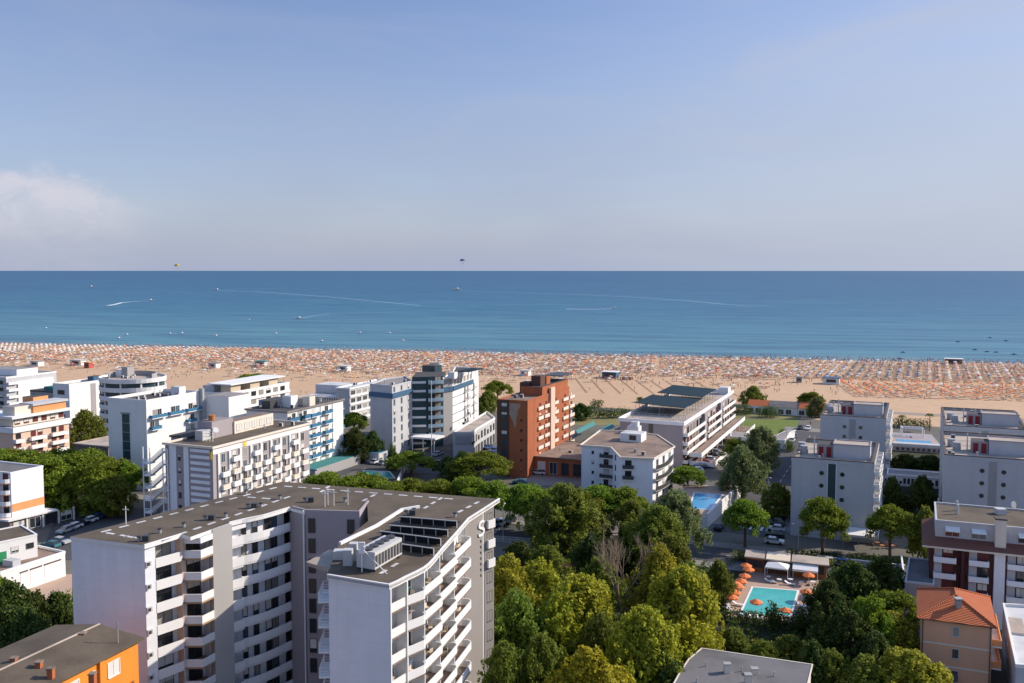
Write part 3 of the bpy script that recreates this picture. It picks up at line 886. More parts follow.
# outdoor stair
fst = F(o - VV * 5.6 - UV * .6, o + VV * 1.4 - UV * .6)
for k in range(6):
    zz = 2.95 * k; a = MB()
    lo, hi, dd = (1.6, 5.4, 0) if True else (0, 0, 0)
    a._hex([fst.pt(lo, .0, zz), fst.pt(hi, .0, zz + 2.95), fst.pt(hi, -1.2, zz + 2.95), fst.pt(lo, -1.2, zz), fst.pt(lo, 0, zz + .18), fst.pt(hi, 0, zz + 3.13), fst.pt(hi, -1.2, zz + 3.13), fst.pt(lo, -1.2, zz + .18)])
    for off in (.35, .65, 1.0): a.tube(fst.pt(lo, .02, zz + off), fst.pt(hi, .02, zz + 2.95 + off), .08, n=4)
    a.build('stair_flight', 'pole_white', th)
    a = MB(); a.fbox(fst, -.4, 1.6, -1.8, 0, zz - .12, zz + .05); a.fbox(fst, 5.4, 6.8, -1.8, 0, zz + 2.85, zz + 2.97)
    for off in (.3, .62, .94): a.fbox(fst, -.4, 1.6, -.03, .03, zz + off, zz + off + .14); a.fbox(fst, 5.4, 6.8, -.03, .03, zz + 2.95 + off, zz + 3.09 + off)
    a.build('landing', 'pole_white', th)
a = MB()
for s in (-.4, 1.6, 5.4, 6.8): a.tube(fst.pt(s, 0, 0), fst.pt(s, 0, 18.6), .14, n=6)
a.build('stair_post', 'pole_white', th)
roof_bits(th, rect(o + UV * 22, w, 10), z - .5, 4, 2)

# white hotel with the blue glass strip
z = 25.0
w, d = 13.5, 19.5
o = near_right(146, 400, z, w)
th, poly, fs = block('hotel', 'white hotel with a blank grey end wall cut by one tall blue glass strip', 'hotel', o, w, d, z, 'white', 'roof_dark', 'white', .9)
fr, fg = fs[0], fs[1]
band(th, fr, 5.0, 7.6, 2, z - 4.2, 'teal_glass', .06, 'glass_strip'); band(th, fr, 4.7, 7.9, z - 4.2, z - 3.8, 'mid_grey', .3, 'hood')
for k in range(7): band(th, fr, 5.0, 7.6, 3.2 + 2.5 * k, 3.32 + 2.5 * k, 'metal_grey', .1, 'mullion')
for i in range(3):
    s = 1 + i * 6.3
    for k in range(7):
        zz = 1.2 + 3.1 * k
        if k == 6 or (i == 0 and k == 5) or (i == 2 and k < 6):
            wdt = 5.2 if k == 6 else 3.2
            window(th, fg, s + wdt / 2 - .8, zz + .05, 1.3, 2.1, name='balcony_door'); window(th, fg, s + wdt / 2 + .8, zz + .05, 1.3, 2.1, name='balcony_door')
            balcony(th, fg, s, s + wdt, zz, 1.1, 'blue_panel', .85)
band(th, fg, fg.L - .8, fg.L - .1, 0, z + .8, 'metal_grey', 1.4, 'lift_shaft')
roof_bits(th, poly, z - .9, 16, 5)
rbox(th, 'plant_room', rect(o + VV * 8 + UV * 14, 3, 2.4), z - .9, z + 1.6, 'white', 'roof_white')
# wing continuing behind
rbox(th, 'rear_wing', rect(o + VV * 13.8 + UV * 20, 9, 9), 0, z - 1.5, 'white', 'roof_grey')

# round-ended hotel with white bands
z = 22.0
c = G(122.5, 379, z) + Vector((0, 8))
th = thing('hotel', 'round-ended white hotel ringed by white parapet bands and dark window bands', 'hotel', c)
def oval(rx, ry, n=40, rot=VA): return [c + Vector((math.cos(t) * rx * math.cos(rot) - math.sin(t) * ry * math.sin(rot), math.cos(t) * rx * math.sin(rot) + math.sin(t) * ry * math.cos(rot))) for t in (2 * math.pi * i / n for i in range(n))]
rbox(th, 'wall', oval(11.2, 9.4), 0, z - .6, 'teal_glass', 'roof_sand')
for k in range(7):
    a = MB(); a.prism(oval(11.9, 10.1), 3.1 * k + 1.9, 3.1 * k + 2.05); a.wall(oval(12, 10.2), 3.1 * k + 2.0, 3.1 * k + 3.5, .3, closed=True); a.build('parapet_band', 'white', th)
ov = oval(11.45, 9.65)
for i in range(0, 40, 4): a = MB(); a.tube((*ov[i], 0), (*ov[i], 21), .35, n=4); a.build('pier', 'white', th)
a = MB(); a.wall([p for p in oval(8.8, 7.2)][0:26], z - .6, z + 1.2, .4); a.build('roof_screen', 'mid_grey', th)
rbox(th, 'plant_room', rect(c - VV * 5, 2.6, 3), z - .6, z + 3.1, 'mid_grey', 'roof_grey'); rbox(th, 'plant_room', rect(c - VV * 8, 2.8, 3), z - .6, z + 2.0, 'white', 'roof_white')
roof_bits(th, rect(c - VV * 5 - UV * 4, 10, 7), z - .6, 6, 8)

# brown and cream hotel at the left edge
z = 16.0
d = 18.5; w = 15
o = near_right(12.5, 418, z, w)
th, poly, fs = block('hotel', 'cream hotel with peach wall strips, dark red shutters and an orange penthouse, left edge', 'hotel', o, w, d, z - 3.0, 'peach', 'roof_sand', 'white', .5)
fg, fr = fs[1], fs[0]
rbox(th, 'upper_storey', inset(poly, .9), z - 2.9, z - .4, 'cream', 'roof_sand')
a = MB(); a.prism(inset(poly, -.5), z - .4, z + .35); a.build('roof_slab', 'white', th)
band(th, fg, -.3, d + .3, z - 4.6, z - 2.9, 'white', .5, 'fascia'); band(th, fr, -.3, w - .01, z - 4.6, z - 2.9, 'lilac_white', .5, 'fascia')
f5 = F(*inset(poly, .9)[1:3])
for k in range(6): window(th, f5, 1.2 + 2.9 * k, z - 2.3, 1.6, 1.3, 'frame_dark', 'pane_red')
for i, s in enumerate((1.6, 6.4, 8.6, 13.2, 15.8)):
    for k in range(4):
        zz = z - 6.6 - 2.6 * k
        window(th, fg, s, zz + .1, 1.5, 1.5, 'frame_dark', 'pane_red' if (i + k) % 3 else 'pane_dark', name='balcony_door')
for s0, s1 in ((0.1, 2.9), (5.0, 10), (12, 17.4)):
    for k in range(4): balcony(th, fg, s0, s1, z - 7.5 - 2.6 * k, 1.2, 'white' if s0 < 15 else 'lilac_white', .95)
rbox(th, 'penthouse', rect(o + VV * 9 + UV * 1.5, 5, 6), z + .3, z + 3.0, 'cream', 'roof_grey')
rbox(th, 'penthouse', rect(o + VV * 10 + UV * 7, 4.6, 11), z + .3, z + 2.6, 'orange_wall', 'roof_dark')
rbox(th, 'penthouse', rect(o + VV * 5 + UV * 11, 4.6, 5), z + .3, z + 4.4, 'orange_wall', 'roof_dark')
a = MB(); a.prism(inset(rect(o + VV * 10 + UV * 7, 4.6, 11), -.5), z + 2.6, z + 3.3); a.build('roof_slab', 'grey_white', th)
for k in range(4): window(th, fr, 2 + 3.5 * k, 2.0, 1.2, 1.4, 'frame_dark', 'pane_dark')

# low flat-roofed annexe between
z = 8.5
o = G(72, 445, z); th, poly, fs = block('building', 'low brown annexe with a pale flat roof beside the blank-ended white hotel', 'building', near_right(108, 446, z, 13), 13, 22, z, 'wall_brown', 'roof_sand', 'roof_sand', .4, proud=.4)
for k in range(3): window(th, fs[0], 2.5 + 4 * k, 4.5, 2.2, 2.0, 'frame_dark', 'pane_dark')

# white blocks far left
z = 13.5
th, poly, fs = block('apartment_block', 'low white apartment block at the far left edge near the sand', 'building', near_right(6, 377, z, 26), 26, 24, z, 'grey_white', 'roof_grey', 'white', .7)
for i in range(5):
    for k in range(4): window(th, fs[0], 3 + 5 * i, 1.2 + 3 * k, 2.2, 1.5, 'frame_dark', 'pane_dark')
band(th, fs[1], 5, 22, 1, 11, 'white', .6, 'bay')
for k in range(4): balcony(th, fs[1], .4, 4.6, 1.1 + 3 * k, 1.1, 'white')
rbox(th, 'upper_storey', rect(poly[0] + VV * 3 + UV * 8, 19, 10), z - .7, z + 2.2, 'lilac_white', 'roof_grey')
z = 18
th, poly, fs = block('apartment_block', 'white block with plain sunlit side wall, left of the round-ended hotel', 'building', near_right(69, 384, z, 8), 8, 30, z, 'white', 'roof_sand', 'white', .9)
band(th, fs[1], 9, 11.2, 0, z - 1, 'mid_grey', .08, 'wall_strip')
rbox(th, 'plant_room', rect(poly[1] - VV * 5 + UV * 20, 4.6, 9), z - .9, z + 1.6, 'white', 'roof_white')
rbox(th, 'plant_room', rect(poly[1] - VV * 6 + UV * 13, 3, 4), z - .9, z + 1.1, 'blue_band', 'roof_dark')
for k in range(5): window(th, fs[0], 4, 2 + 3 * k, 3.2, 1.5, 'frame_dark', 'pane_dark')
z = 8
th, poly, fs = block('building', 'low dark-roofed building with a green roof terrace behind the cream hotel', 'building', near_right(63, 392, z + 3, 18), 18, 12, z + 3, 'mid_grey', 'roof_dark', 'metal_dark', .6)
a = MB(); a.prism(rect(poly[0] + VV * 4 + UV * 3, 6, 5), z + 2.4, z + 4.2); a.build('awning', 'canvas_green', th)
window(th, fs[0], 5, 5, 3, 1.6, 'frame_dark', 'pane_dark'); window(th, fs[1], 5, 5, 3, 1.6, 'frame_dark', 'pane_dark')

# long pale hotel in the middle distance
z = 16
th, poly, fs = block('hotel', 'long white hotel with beige roof pavilions, standing nearest the beach', 'hotel', near_right(226, 393, z, 15), 15, 34, z, 'white', 'roof_white', 'white', .7)
for i in range(8):
    for k in range(5): window(th, fs[1], 2 + 4 * i, 1.2 + 3 * k, 2.4, 1.6, 'frame_dark', random.choice(('pane_dark', 'pane_curtain')))
for k in range(4): band(th, fs[1], 0, fs[1].L, 3.0 + 3 * k, 3.9 + 3 * k, 'white', .5, 'parapet_band')
for j in range(3): rbox(th, 'pavilion', rect(poly[1] - VV * 5 + UV * (3 + 10 * j), 4.4, 5), z - .7, z + 2.4, 'beige', 'roof_white')
a = MB(); a.prism(rect(poly[1] - VV * 10 + UV * 2, 10.5, 29), z + 2.4, z + 2.8); a.build('roof_slab', 'white', th)
for i in range(3): window(th, fs[0], 2.5 + 5 * i, 10, 1.2, 1.2, 'frame_dark', 'pane_dark')
rbox(th, 'plant_room', rect(poly[0] + VV * 1 + UV * 4, 5, 4), z - .7, z + 1.7, 'grey_white', 'roof_grey')

# blue-balconied white hotel
z = 20
d = 26; w = 14
o = G(343, 398.7, z) - UV * d - VV * w
th, poly, fs = block('hotel', 'white hotel with rows of bright blue balconies and a blue-roofed terrace at its foot', 'hotel', o, w, d, z, 'white', 'roof_dark', 'roof_grey', .5, proud=.4)
fr, fg = fs[0], fs[1]
band(th, fg, d - 8.2, d - .2, 0, z - .55, 'white', .25, 'side_wall') if False else None
sA, sB, sC, sD = fg.sx(262, 10), fg.sx(297, 10), fg.sx(321, 10), fg.sx(332, 10)
for k in range(6):
    zz = 1.6 + 3.05 * k
    for s0, s1 in ((fg.sx(309, z), fg.sx(318, z)), (fg.sx(322.5, z), fg.sx(330, z)), (fg.sx(287, z), fg.sx(291, z)), (1.5, 4), (6.5, 9)):
        window(th, fg, (s0 + s1) / 2, zz + .05, 1.4, 2.1, name='balcony_door'); balcony(th, fg, s0, s1, zz, 1.15, 'blue_panel', .95)
    balcony(th, F(poly[2], poly[3]), .3, 3.4, zz, 1.2, 'blue_panel', .95)
s0, s1 = fg.sx(297.5, z), fg.sx(302, z)
band(th, fg, s0, s1, 0, z - .6, 'mid_grey', .06, 'wall_strip'); band(th, fg, s0 + .7, s0 + 1.9, 1.5, z - 1.5, 'teal_glass', .1, 'glass_strip')
for s in (fg.sx(320, z), fg.sx(332, z)): a = MB(); a.tube(fg.pt(s, .1, 0), fg.pt(s, .1, z - .6), .08); a.build('downpipe', 'metal_grey', th)
rbox(th, 'plant_room', rect(o + VV * 6 + UV * 8, 3, 3), z - .5, z + 2.9, 'white', 'roof_white'); rbox(th, 'plant_room', rect(o + VV * 10 + UV * 12, 2.4, 2.6), z - .5, z + 2.4, 'cream', 'roof_sand')
rbox(th, 'plant_room', rect(o + VV * 2 + UV * 4, 3, 3), z - .5, z + 1.8, 'metal_dark', 'roof_dark'); rbox(th, 'plant_room', rect(o + VV * 2 + UV * 9, 3, 4), z - .5, z + 1.6, 'metal_white', 'roof_dark')
rbox(th, 'plant_room', rect(o - VV * 3.3 + UV * 9, 3.2, 8), 0, z + 1.0, 'blue_panel', 'roof_dark')
a = MB()
fq = F(o + VV * 7 + UV * 16, o + VV * 7 + UV * 25.5)
for s in np.linspace(.2, fq.L - .2, 9): a.tube(fq.pt(s, 0, z - .5), fq.pt(s, 0, z + 1.4), .05, n=4); a.tube(fq.pt(s, 6, z - .5), fq.pt(s, 6, z + 1.4), .05, n=4); a.tube(fq.pt(s, 0, z + 1.4), fq.pt(s, 6, z + 1.4), .05, n=4)
a.build('pergola', 'metal_grey', th)
roof_bits(th, poly, z - .5, 12, 4)
# terrace
tp = rect(o + VV * w + UV * 4, 6, 22); rbox(th, 'terrace', tp, 0, 2.9, 'mid_grey', 'canvas_green')
for k in range(2): band(th, F(tp[0], tp[1]), .4, 6.6, 1 + 1.5 * k, 1.4 + 1.5 * k, 'blue_panel', .06)
rbox(th, 'terrace', rect(o + VV * w + UV * 28.1, 11, 5), 0, 3.2, 'grey_white', 'blue_panel')
f6 = F(*rect(o + VV * w + UV * 28.1, 11, 5)[1:3])
for k in range(2): window(th, f6, 1.2 + 2.4 * k, .6, 1.5, 2.0, 'window_frame', 'pane_blue')

# white hotel with strips of windows, next to the beach
z = 14
w = 6; d = 28
o = near_right(349.5, 388, z, w)
th, poly, fs = block('hotel', 'pale hotel with four strips of square windows, left of the blue-banded tower hotel', 'hotel', o, w, d, z, 'grey_white', 'roof_white', 'white', .6, proud=.3)
for k in range(4):
    zz = 1.2 + 3.1 * k
    for i in range(7): window(th, fs[1], 2.2 + 4 * i, zz + .6, 2.7, 1.7, 'white', random.choice(('pane_dark', 'pane_dark', 'pane_curtain')))
    band(th, fs[1], 0, d, zz - .35, zz + .45, 'white', .4, 'parapet_band')
rbox(th, 'rear_wing', rect(o - VV * 17 + UV * 10, 16.5, 9), 0, z - .8, 'grey_white', 'roof_white')
window(th, F(*rect(o - VV * 17 + UV * 10, 16.5, 9)[:2]), 13, z - 4, 2.6, 1.6, 'frame_dark', 'pane_dark')
a = MB(); a.prism(rect(o - VV * 16 - UV * 6, 14, 15.5), 9.4, 9.75); f7 = F(*rect(o - VV * 16 - UV * 6, 14, 15.5)[:2])
for s in np.linspace(.3, 13.7, 6): a.tube(f7.pt(s, -.3, 0), f7.pt(s, -.3, 9.4), .12)
a.build('canopy', 'roof_white', th)
roof_bits(th, poly, z - .6, 8, 12)

# blue-banded tower hotel
z = 22.9
pl, pr, pe = G(370, 383.5, z), G(392, 385.5, z), G(412, 380.5, z)
pf, pg, ph_ = G(443, 377.5, z + .6), G(452.5, 376.3, z + .6), G(478.5, 367.8, z + .6)
th = thing('hotel', 'tall blue-banded hotel with a curved stack of blue balconies between its two towers', 'hotel', centre([pl, pr, pg, ph_]))
left = [pl, pr, pe, pe + Vector((-4, 13)), pl + Vector((3, 14))]
shell(th, left, z, 'grey_white', 'roof_grey', 'grey_white', .5)
f1, f2 = F(pl, pr), F(pr, pe)
band(th, f1, -.3, f1.L + .02, z - 4.2, z - 2.6, 'blue_band', .35); band(th, f2, -.2, f2.L + 1.5, z - 4.2, z - 2.6, 'blue_band', .35)
for k in range(7):
    for j in range(3): window(th, f2, 1.4 + j * (f2.L - 2) / 2.4, 1.3 + 3.0 * k if k < 6 else z - 2.2, .9, 1.9 if k < 6 else 1.5, 'mid_grey', 'pane_blue')
right = [pf, pg, ph_, ph_ + Vector((-9, 4)), pf + Vector((2, 18))]
shell(th, right, z + .6, 'white', 'roof_dark', 'white', .5)
f3, f4 = F(pf, pg), F(pg, ph_)
rbox(th, 'side_wall', [f3.xy(.05, .06), f3.xy(f3.L - .05, .06), f3.xy(f3.L - .05, -.1), f3.xy(.05, -.1)], 0, z - .1, 'mid_grey')
band(th, f3, -.2, f3.L + .02, z - 4.4, z - 2.8, 'blue_band', .4); band(th, f4, -.02, f4.L * .75, z - 4.4, z - 2.9, 'blue_band', .5)
for k in range(6):
    zz = 2.0 + 2.9 * k
    if k: band(th, f4, .1, f4.L * .95, zz - .5, zz - .32, 'blue_band', .12, 'string_course')
    for s in (f4.L * .45, f4.L * .56, f4.L * .8): window(th, f4, s, zz + .05, 1.2, 1.9, 'mid_grey', name='balcony_door'); balcony(th, f4, s - .9, s + .9, zz, .9, 'metal_grey', .9, rail=True)
for j in range(6): window(th, f4, f4.L * (.08 + .12 * j), z - 2.5, 1.8, 1.9, 'window_frame', 'pane_curtain')
# curved middle with glass and balconies
arc_c = (pe + pf) / 2 + Vector((2, 15)); ra = (pf - arc_c).length
a0, a1 = math.atan2(*(pe - arc_c).yx), math.atan2(*(pf - arc_c).yx)
arcp = [arc_c + Vector((math.cos(a0 + (a1 - a0) * i / 10), math.sin(a0 + (a1 - a0) * i / 10))) * ((pe - arc_c).length * (1 - i / 10) + ra * i / 10) for i in range(11)]
rbox(th, 'stair_tower', arcp + [pf + Vector((0, 12)), pe + Vector((0, 14))], 0, z + 1.2, 'teal_glass', 'roof_dark')
for k in range(8):
    zz = 1.2 + 2.95 * k
    a = MB(); a.wall([p + (p - arc_c).normalized() * .12 for p in arcp[:5]], zz, zz + .75, .1); a.build('spandrel', 'white', th)
    if k:
        out = [p + (p - arc_c).normalized() * (1.7) for p in arcp[5:]]
        a = MB(); a.prism([*out, *reversed([p + (p - arc_c).normalized() * .02 for p in arcp[5:]])], zz - .2, zz, 1); a.wall([arcp[5] + (arcp[5] - arc_c).normalized() * .02] + out, zz - .25, zz + 1.0, .12)
        a.build('balcony', ['balcony_blue', 'peach'], th)
        ff_ = F(arcp[7], arcp[9]); window(th, ff_, ff_.L / 2, zz + .05, 2.2, 2.1, 'frame_dark', 'pane_curtain', 'balcony_door', d=.03)
rbox(th, 'plant_room', rect(arc_c - VV * 6 + UV * 0, 5, 5), z - 1, z + 3.0, 'teal_glass', 'roof_dark'); rbox(th, 'plant_room', rect(pf + VV * .6 + UV * 2.2, 2.4, 2.4), z, z + 2.2, 'white', 'roof_white')
a = MB(); a.prism(rect(pf + VV * 2 + UV * 6, 4.5, 11), z + 2.0, z + 2.25); f7 = F(pf + VV * 2 + UV * 6, pf + VV * 2 + UV * 17)
for s in np.linspace(.3, 10.6, 5): a.tube(f7.pt(s, 4.2, z), f7.pt(s, 4.2, z + 2), .07); a.tube(f7.pt(s, .2, z), f7.pt(s, .2, z + 2), .07)
a.build('roof_canopy', 'solar', th)
e0 = arcp[3]; a = MB(); a.prism(rect(e0 - UV * 6 - VV * 1, 9, 6), 4.2, 4.8); a.build('entrance_canopy', 'white', th)
for k in range(3): a = MB(); a.tube((*(e0 - UV * 5.6 + VV * (-.6 + 4 * k)), 0), (*(e0 - UV * 5.6 + VV * (-.6 + 4 * k)), 4.2), .2); a.build('column', 'white', th)
roof_bits(th, left, z - .5, 5, 9)
# its low wing
z = 8.6
lw = [G(453, 431.5, z), G(473.5, 431.5, z), G(477, 428, z), G(495, 417.5, z), G(487, 411, z)]
th = thing('annexe', 'low white annexe with an arcade, between the blue-banded hotel and the brick tower', 'building', centre(lw))
fs = shell(th, lw, z, 'grey_white', 'roof_sand', 'white', .6)
band(th, fs[0], .8, fs[0].L - .6, 4.4, 7.2, 'metal_grey', .1, 'window_surround')
for k in range(3): window(th, fs[0], 1.9 + k * 1.9, 4.6, 1.5, 2.3, 'frame_dark', 'pane_dark')
for f in fs[1:3]:
    n = int(f.L / 3)
    for k in range(n):
        window(th, f, (k + .5) * f.L / n, 4.6, 1.6, 2.2, 'frame_dark', 'pane_dark')
        band(th, f, (k + .12) * f.L / n, (k + .88) * f.L / n, .1, 3.1, 'metal_dark', .04, 'arcade_opening')
roof_bits(th, lw, z - .6, 5, 19)
fp = thing('flagpole', 'tall thin white pole in front of the stack of blue curved balconies', 'flagpole', G(431.7, 458))
a = MB(); p = Vector((*G(431.7, 458), 0)); a.tube(p, p + Vector((0, 0, 25)), .13, .08, 8); a.build('pole', 'pole_white', fp)
a = MB(); a.tube(p, p + Vector((0, 0, .3)), .45, .35, 10); a.build('base', 'pavement', fp)

# orange brick tower
z = 22.6
f0, f1p, f2p = G(497, 399, z), G(512, 399.6, z), G(528, 399.8, z)
uo = UV
p3 = G(575, 382, z + 2)
depth = (p3 - f2p).length
poly = [f0, f2p, f2p + UV * 33, f0 + UV * 33]
th = thing('tower_block', 'tall orange brick tower with white balcony fronts and a dark brown penthouse', 'tower block', centre(poly))
fs = shell(th, rect(f0, (f2p - f0).length, 33), z, 'brick', 'roof_terracotta', 'brick', .5)
fr, fg = fs[0], fs[1]
s1 = fr.sx(509, z)
band(th, fr, 0, s1, 0, z - .1, 'brick_dark', .12, 'stair_bay')
for k in range(8): window(th, fr, s1 * .62, .8 + 2.7 * k, s1 * .42, 1.9, 'frame_dark', 'teal_glass', d=.12)
a = MB()
rr = random.Random(4)
pts = [(.0, z - 1.0)]
q = [(s1 + .1, z - 1.0), (s1 + .12, z - 4.3), (s1 + .5, z - 4.7), (s1 + .8, z - 5.6), (s1 + 1.3, z - 6.2), (s1 + 1.5, z - 7.6), (s1 + 2.0, z - 7.9), (s1 + 2.3, z - 6.9), (s1 + 2.2, z - 5.4), (s1 + 2.7, z - 4.2), (s1 + 2.6, z - 3.0), (s1 + 3.3, z - 2.1), (s1 + 3.6, z - 1.0)]
front = [fr.pt(s, .012, zz) for s, zz in q]; a.face(front); a.build('bare_plaster_patch', 'plaster_bare', th, recalc=False)
for k in range(6): window(th, fr, fr.L - 1.6, 2 + 2.9 * k, .5, .6, 'frame_dark', 'pane_dark')
band(th, fg, .1, 1.0, 0, z, 'brick', .3, 'pilaster')
sw0, sw1 = fg.sx(549, z - 4), fg.sx(553, z - 4)
band(th, fg, sw0, sw1, 0, z + 1.6, 'peach', .7, 'pilaster')
rbox(th, 'upper_storey', rect(f0 + VV * 2.0 + UV * 12, fr.L - 2.3, 20.6), z - .5, z + 2.4, 'brick', 'roof_dark')
for k in range(7):
    zz = .9 + 2.95 * k
    for x0, x1 in ((537.5, 542.5), (544, 548.5), (554, 557.5), (562.5, 567.5), (569, 573.5)):
        if k < 1: continue
        sa, sb = fg.sx(x0, z - 3), fg.sx(x1, z - 3)
        balcony(th, fg, sa, sb, zz, .45, 'cream', 1.0, 'brick'); window(th, fg, (sa + sb) / 2, zz + .05, 1.2, 1.9, 'brick', random.choice(('pane_red', 'pane_curtain', 'pane_red')), name='balcony_door')
rbox(th, 'penthouse', rect(f0 + VV * 1.2 + UV * 13, 3, 4), z - .4, z + 3.4, 'brick_dark', 'roof_dark')
rbox(th, 'penthouse', rect(f0 + VV * 4.4 + UV * 14, 3, 3.6), z + 2.4, z + 5.4, 'brick_dark', 'roof_dark')
rbox(th, 'plant_room', rect(f0 + VV * 4.6 + UV * 18.1, 3, 3), z + 2.4, z + 4.8, 'brick', 'roof_dark')
a = MB(); c = f0 + VV * 4 + UV * 22; a.prism(rect(c + UV * 2.5, 6, 9), z + 4.2, z + 4.45); f7 = F(c + UV * 2.5, c + UV * 11.5)
for s in np.linspace(.2, 8.8, 6): a.tube(f7.pt(s, .2, z + 2.4), f7.pt(s, .2, z + 4.2), .06); a.tube(f7.pt(s, 5.8, z + 2.4), f7.pt(s, 5.8, z + 4.2), .06)
a.build('roof_canopy', 'metal_dark', th)
roof_bits(th, rect(f0, fr.L, 12), z - .5, 5, 3)
# podium
z = 5.6
o = fg.xy(5.5, .05)
a = rect(o, 15, 24)
th = thing('podium_building', 'low brown-roofed brick building with dark windows at the foot of the brick tower', 'building', centre(a))
fs = shell(th, a, z, 'brick', 'roof_terracotta', 'roof_terracotta', .3, proud=.5)
for k in range(4): window(th, fs[0], 2.2 + 3.6 * k, .6, 2.2, 3.4, 'lilac_white' if k < 2 else 'frame_dark', 'pane_dark')
roof_bits(th, a, z - .3, 3, 30)

# teal awnings behind the octagonal block
for i, (q0, q1, q2, q3) in enumerate((((573.5, 431.5), (578, 433), (596, 424), (590, 422))  , ((590, 434.5), (597, 436), (615, 426), (608, 424.5)))):
    z = 3.4
    pp = [G(*q, z) for q in (q0, q1, q2, q3)]
    th = thing('canopy', ('long teal canvas canopy nearer the brick tower' if i == 0 else 'long teal canvas canopy nearer the roof-shaded white block'), 'canopy', centre(pp))
    a = MB(); mid0, mid1 = (pp[0] + pp[1]) / 2, (pp[2] + pp[3]) / 2
    for zz0, zz1 in ((0, .12),):
        a._hex([(*pp[0], z - .3), (*mid0, z + .6), (*mid1, z + .6), (*pp[3], z - .3), (*pp[0], z - .2), (*mid0, z + .7), (*mid1, z + .7), (*pp[3], z - .2)])
        a._hex([(*mid0, z + .6), (*pp[1], z - .3), (*pp[2], z - .3), (*mid1, z + .6), (*mid0, z + .7), (*pp[1], z - .2), (*pp[2], z - .2), (*mid1, z + .7)])
    a.build('canvas', 'canvas_green', th)
    for p in pp: a = MB(); a.tube((*p, 0), (*p, z - .3), .07); a.build('post', 'metal_grey', th)

# white block with two dark roof canopies and stepped terraces
z = 13.8
o = G(620, 417.5, z); w = (G(683, 422, z) - o).length; d = 76
vdir = (G(683, 422, z) - o).normalized()
poly = rect(o, w, d, UV, vdir)
th = thing('apartment_block', 'long white block with white balcony bands and two dark solar canopies on its roof', 'apartment block', centre(poly))
fs = shell(th, poly, z, 'mauve', 'roof_sand', 'lilac_white', 1.1, proud=.5)
fr, fg = fs[0], fs[1]
window(th, fr, w * .5, z - 4.6, 1.3, 3.4, 'frame_dark', 'pane_dark')
for k in range(4):
    zz = 1.0 + 2.75 * k
    for i, (s0, s1) in enumerate(((.2, 25), (29, 50), (53, 75.5))):
        a = MB(); a.fbox(fg, s0, s1, 0, 1.5, zz - .2, zz, 1); a.fbox(fg, s0, s1, 1.38, 1.5, zz, zz + 1.05); a.fbox(fg, s0, s0 + .12, 0, 1.38, zz, zz + 1.05); a.fbox(fg, s1 - .12, s1, 0, 1.38, zz, zz + 1.05)
        a.build('balcony', ['white', 'roof_terracotta'], th)
        n = int((s1 - s0) / 4)
        for j in range(n): window(th, fg, s0 + (j + .5) * (s1 - s0) / n, zz + .05, 2.2, 2.1, 'frame_dark', random.choice(('pane_dark', 'pane_red', 'pane_curtain')), 'balcony_door')
for s in (25.1, 50.1): band(th, fg, s, s + 2.8, 0, z - 1.2, 'mauve', 1.1, 'pilaster')
# terraces
for k, (s0, dd, zz) in enumerate(((2, 5.2, 3.2), (2, 9.0, .6))):
    a = MB(); a.fbox(fg, s0, 74, 1.51, dd, zz - .25, zz, 1); a.fbox(fg, s0, 74, dd, dd + .15, zz - .25, zz + 1.1); a.fbox(fg, s0 - .15, s0, 1.6, dd, zz - .25, zz + 1.1); a.build('terrace', ['white', 'roof_terracotta'], th)
    for j in range(10): a = MB(); a.tube(fg.pt(4 + 7.5 * j, dd - .2, 0), fg.pt(4 + 7.5 * j, dd - .2, zz - .25), .14); a.build('column', 'white', th)
def canopy(s0, s1, d0, d1):
    a = MB()
    za, zb = z + 2.5, z + 1.9
    a._hex([fg.pt(s0, d1, zb), fg.pt(s1, d1, zb), fg.pt(s1, d0, za), fg.pt(s0, d0, za), fg.pt(s0, d1, zb + .18), fg.pt(s1, d1, zb + .18), fg.pt(s1, d0, za + .18), fg.pt(s0, d0, za + .18)])
    o_ = a.build('solar_canopy', 'solar', th)
    b = MB()
    for s in np.linspace(s0 + .3, s1 - .3, 6):
        for dd in (d0 + .3, (d0 + d1) / 2, d1 - .3): b.tube(fg.pt(s, dd, z - 1.1), fg.pt(s, dd, z + 1.95), .08, n=5)
    g = b.build('canopy_frame', 'metal_grey', o_)
canopy(14, 34, -w + .2, -3); canopy(40, 62, -w + .4, -3.2)
a = MB()
for i in range(9):
    for j in range(3): c = fr.pt(1.4 + i * (w - 2.6) / 8, -2 - 3.5 * j, z - 1.1); a.tube(c, c + Vector((0, 0, 1.5)), .06, n=5)
for j in range(3): a.tube(fr.pt(1.4, -2 - 3.5 * j, z + .4), fr.pt(w - 1.2, -2 - 3.5 * j, z + .4), .05, n=4)
a.build('roof_frame', 'metal_grey', th)
f8 = F(poly[2] + fg.n * -.0, poly[3])
rbox(th, 'stair_head', rect(o + vdir * (w - 4) + UV * 70, 3.6, 5), z - 1.1, z + 1.6, 'white', 'roof_white')

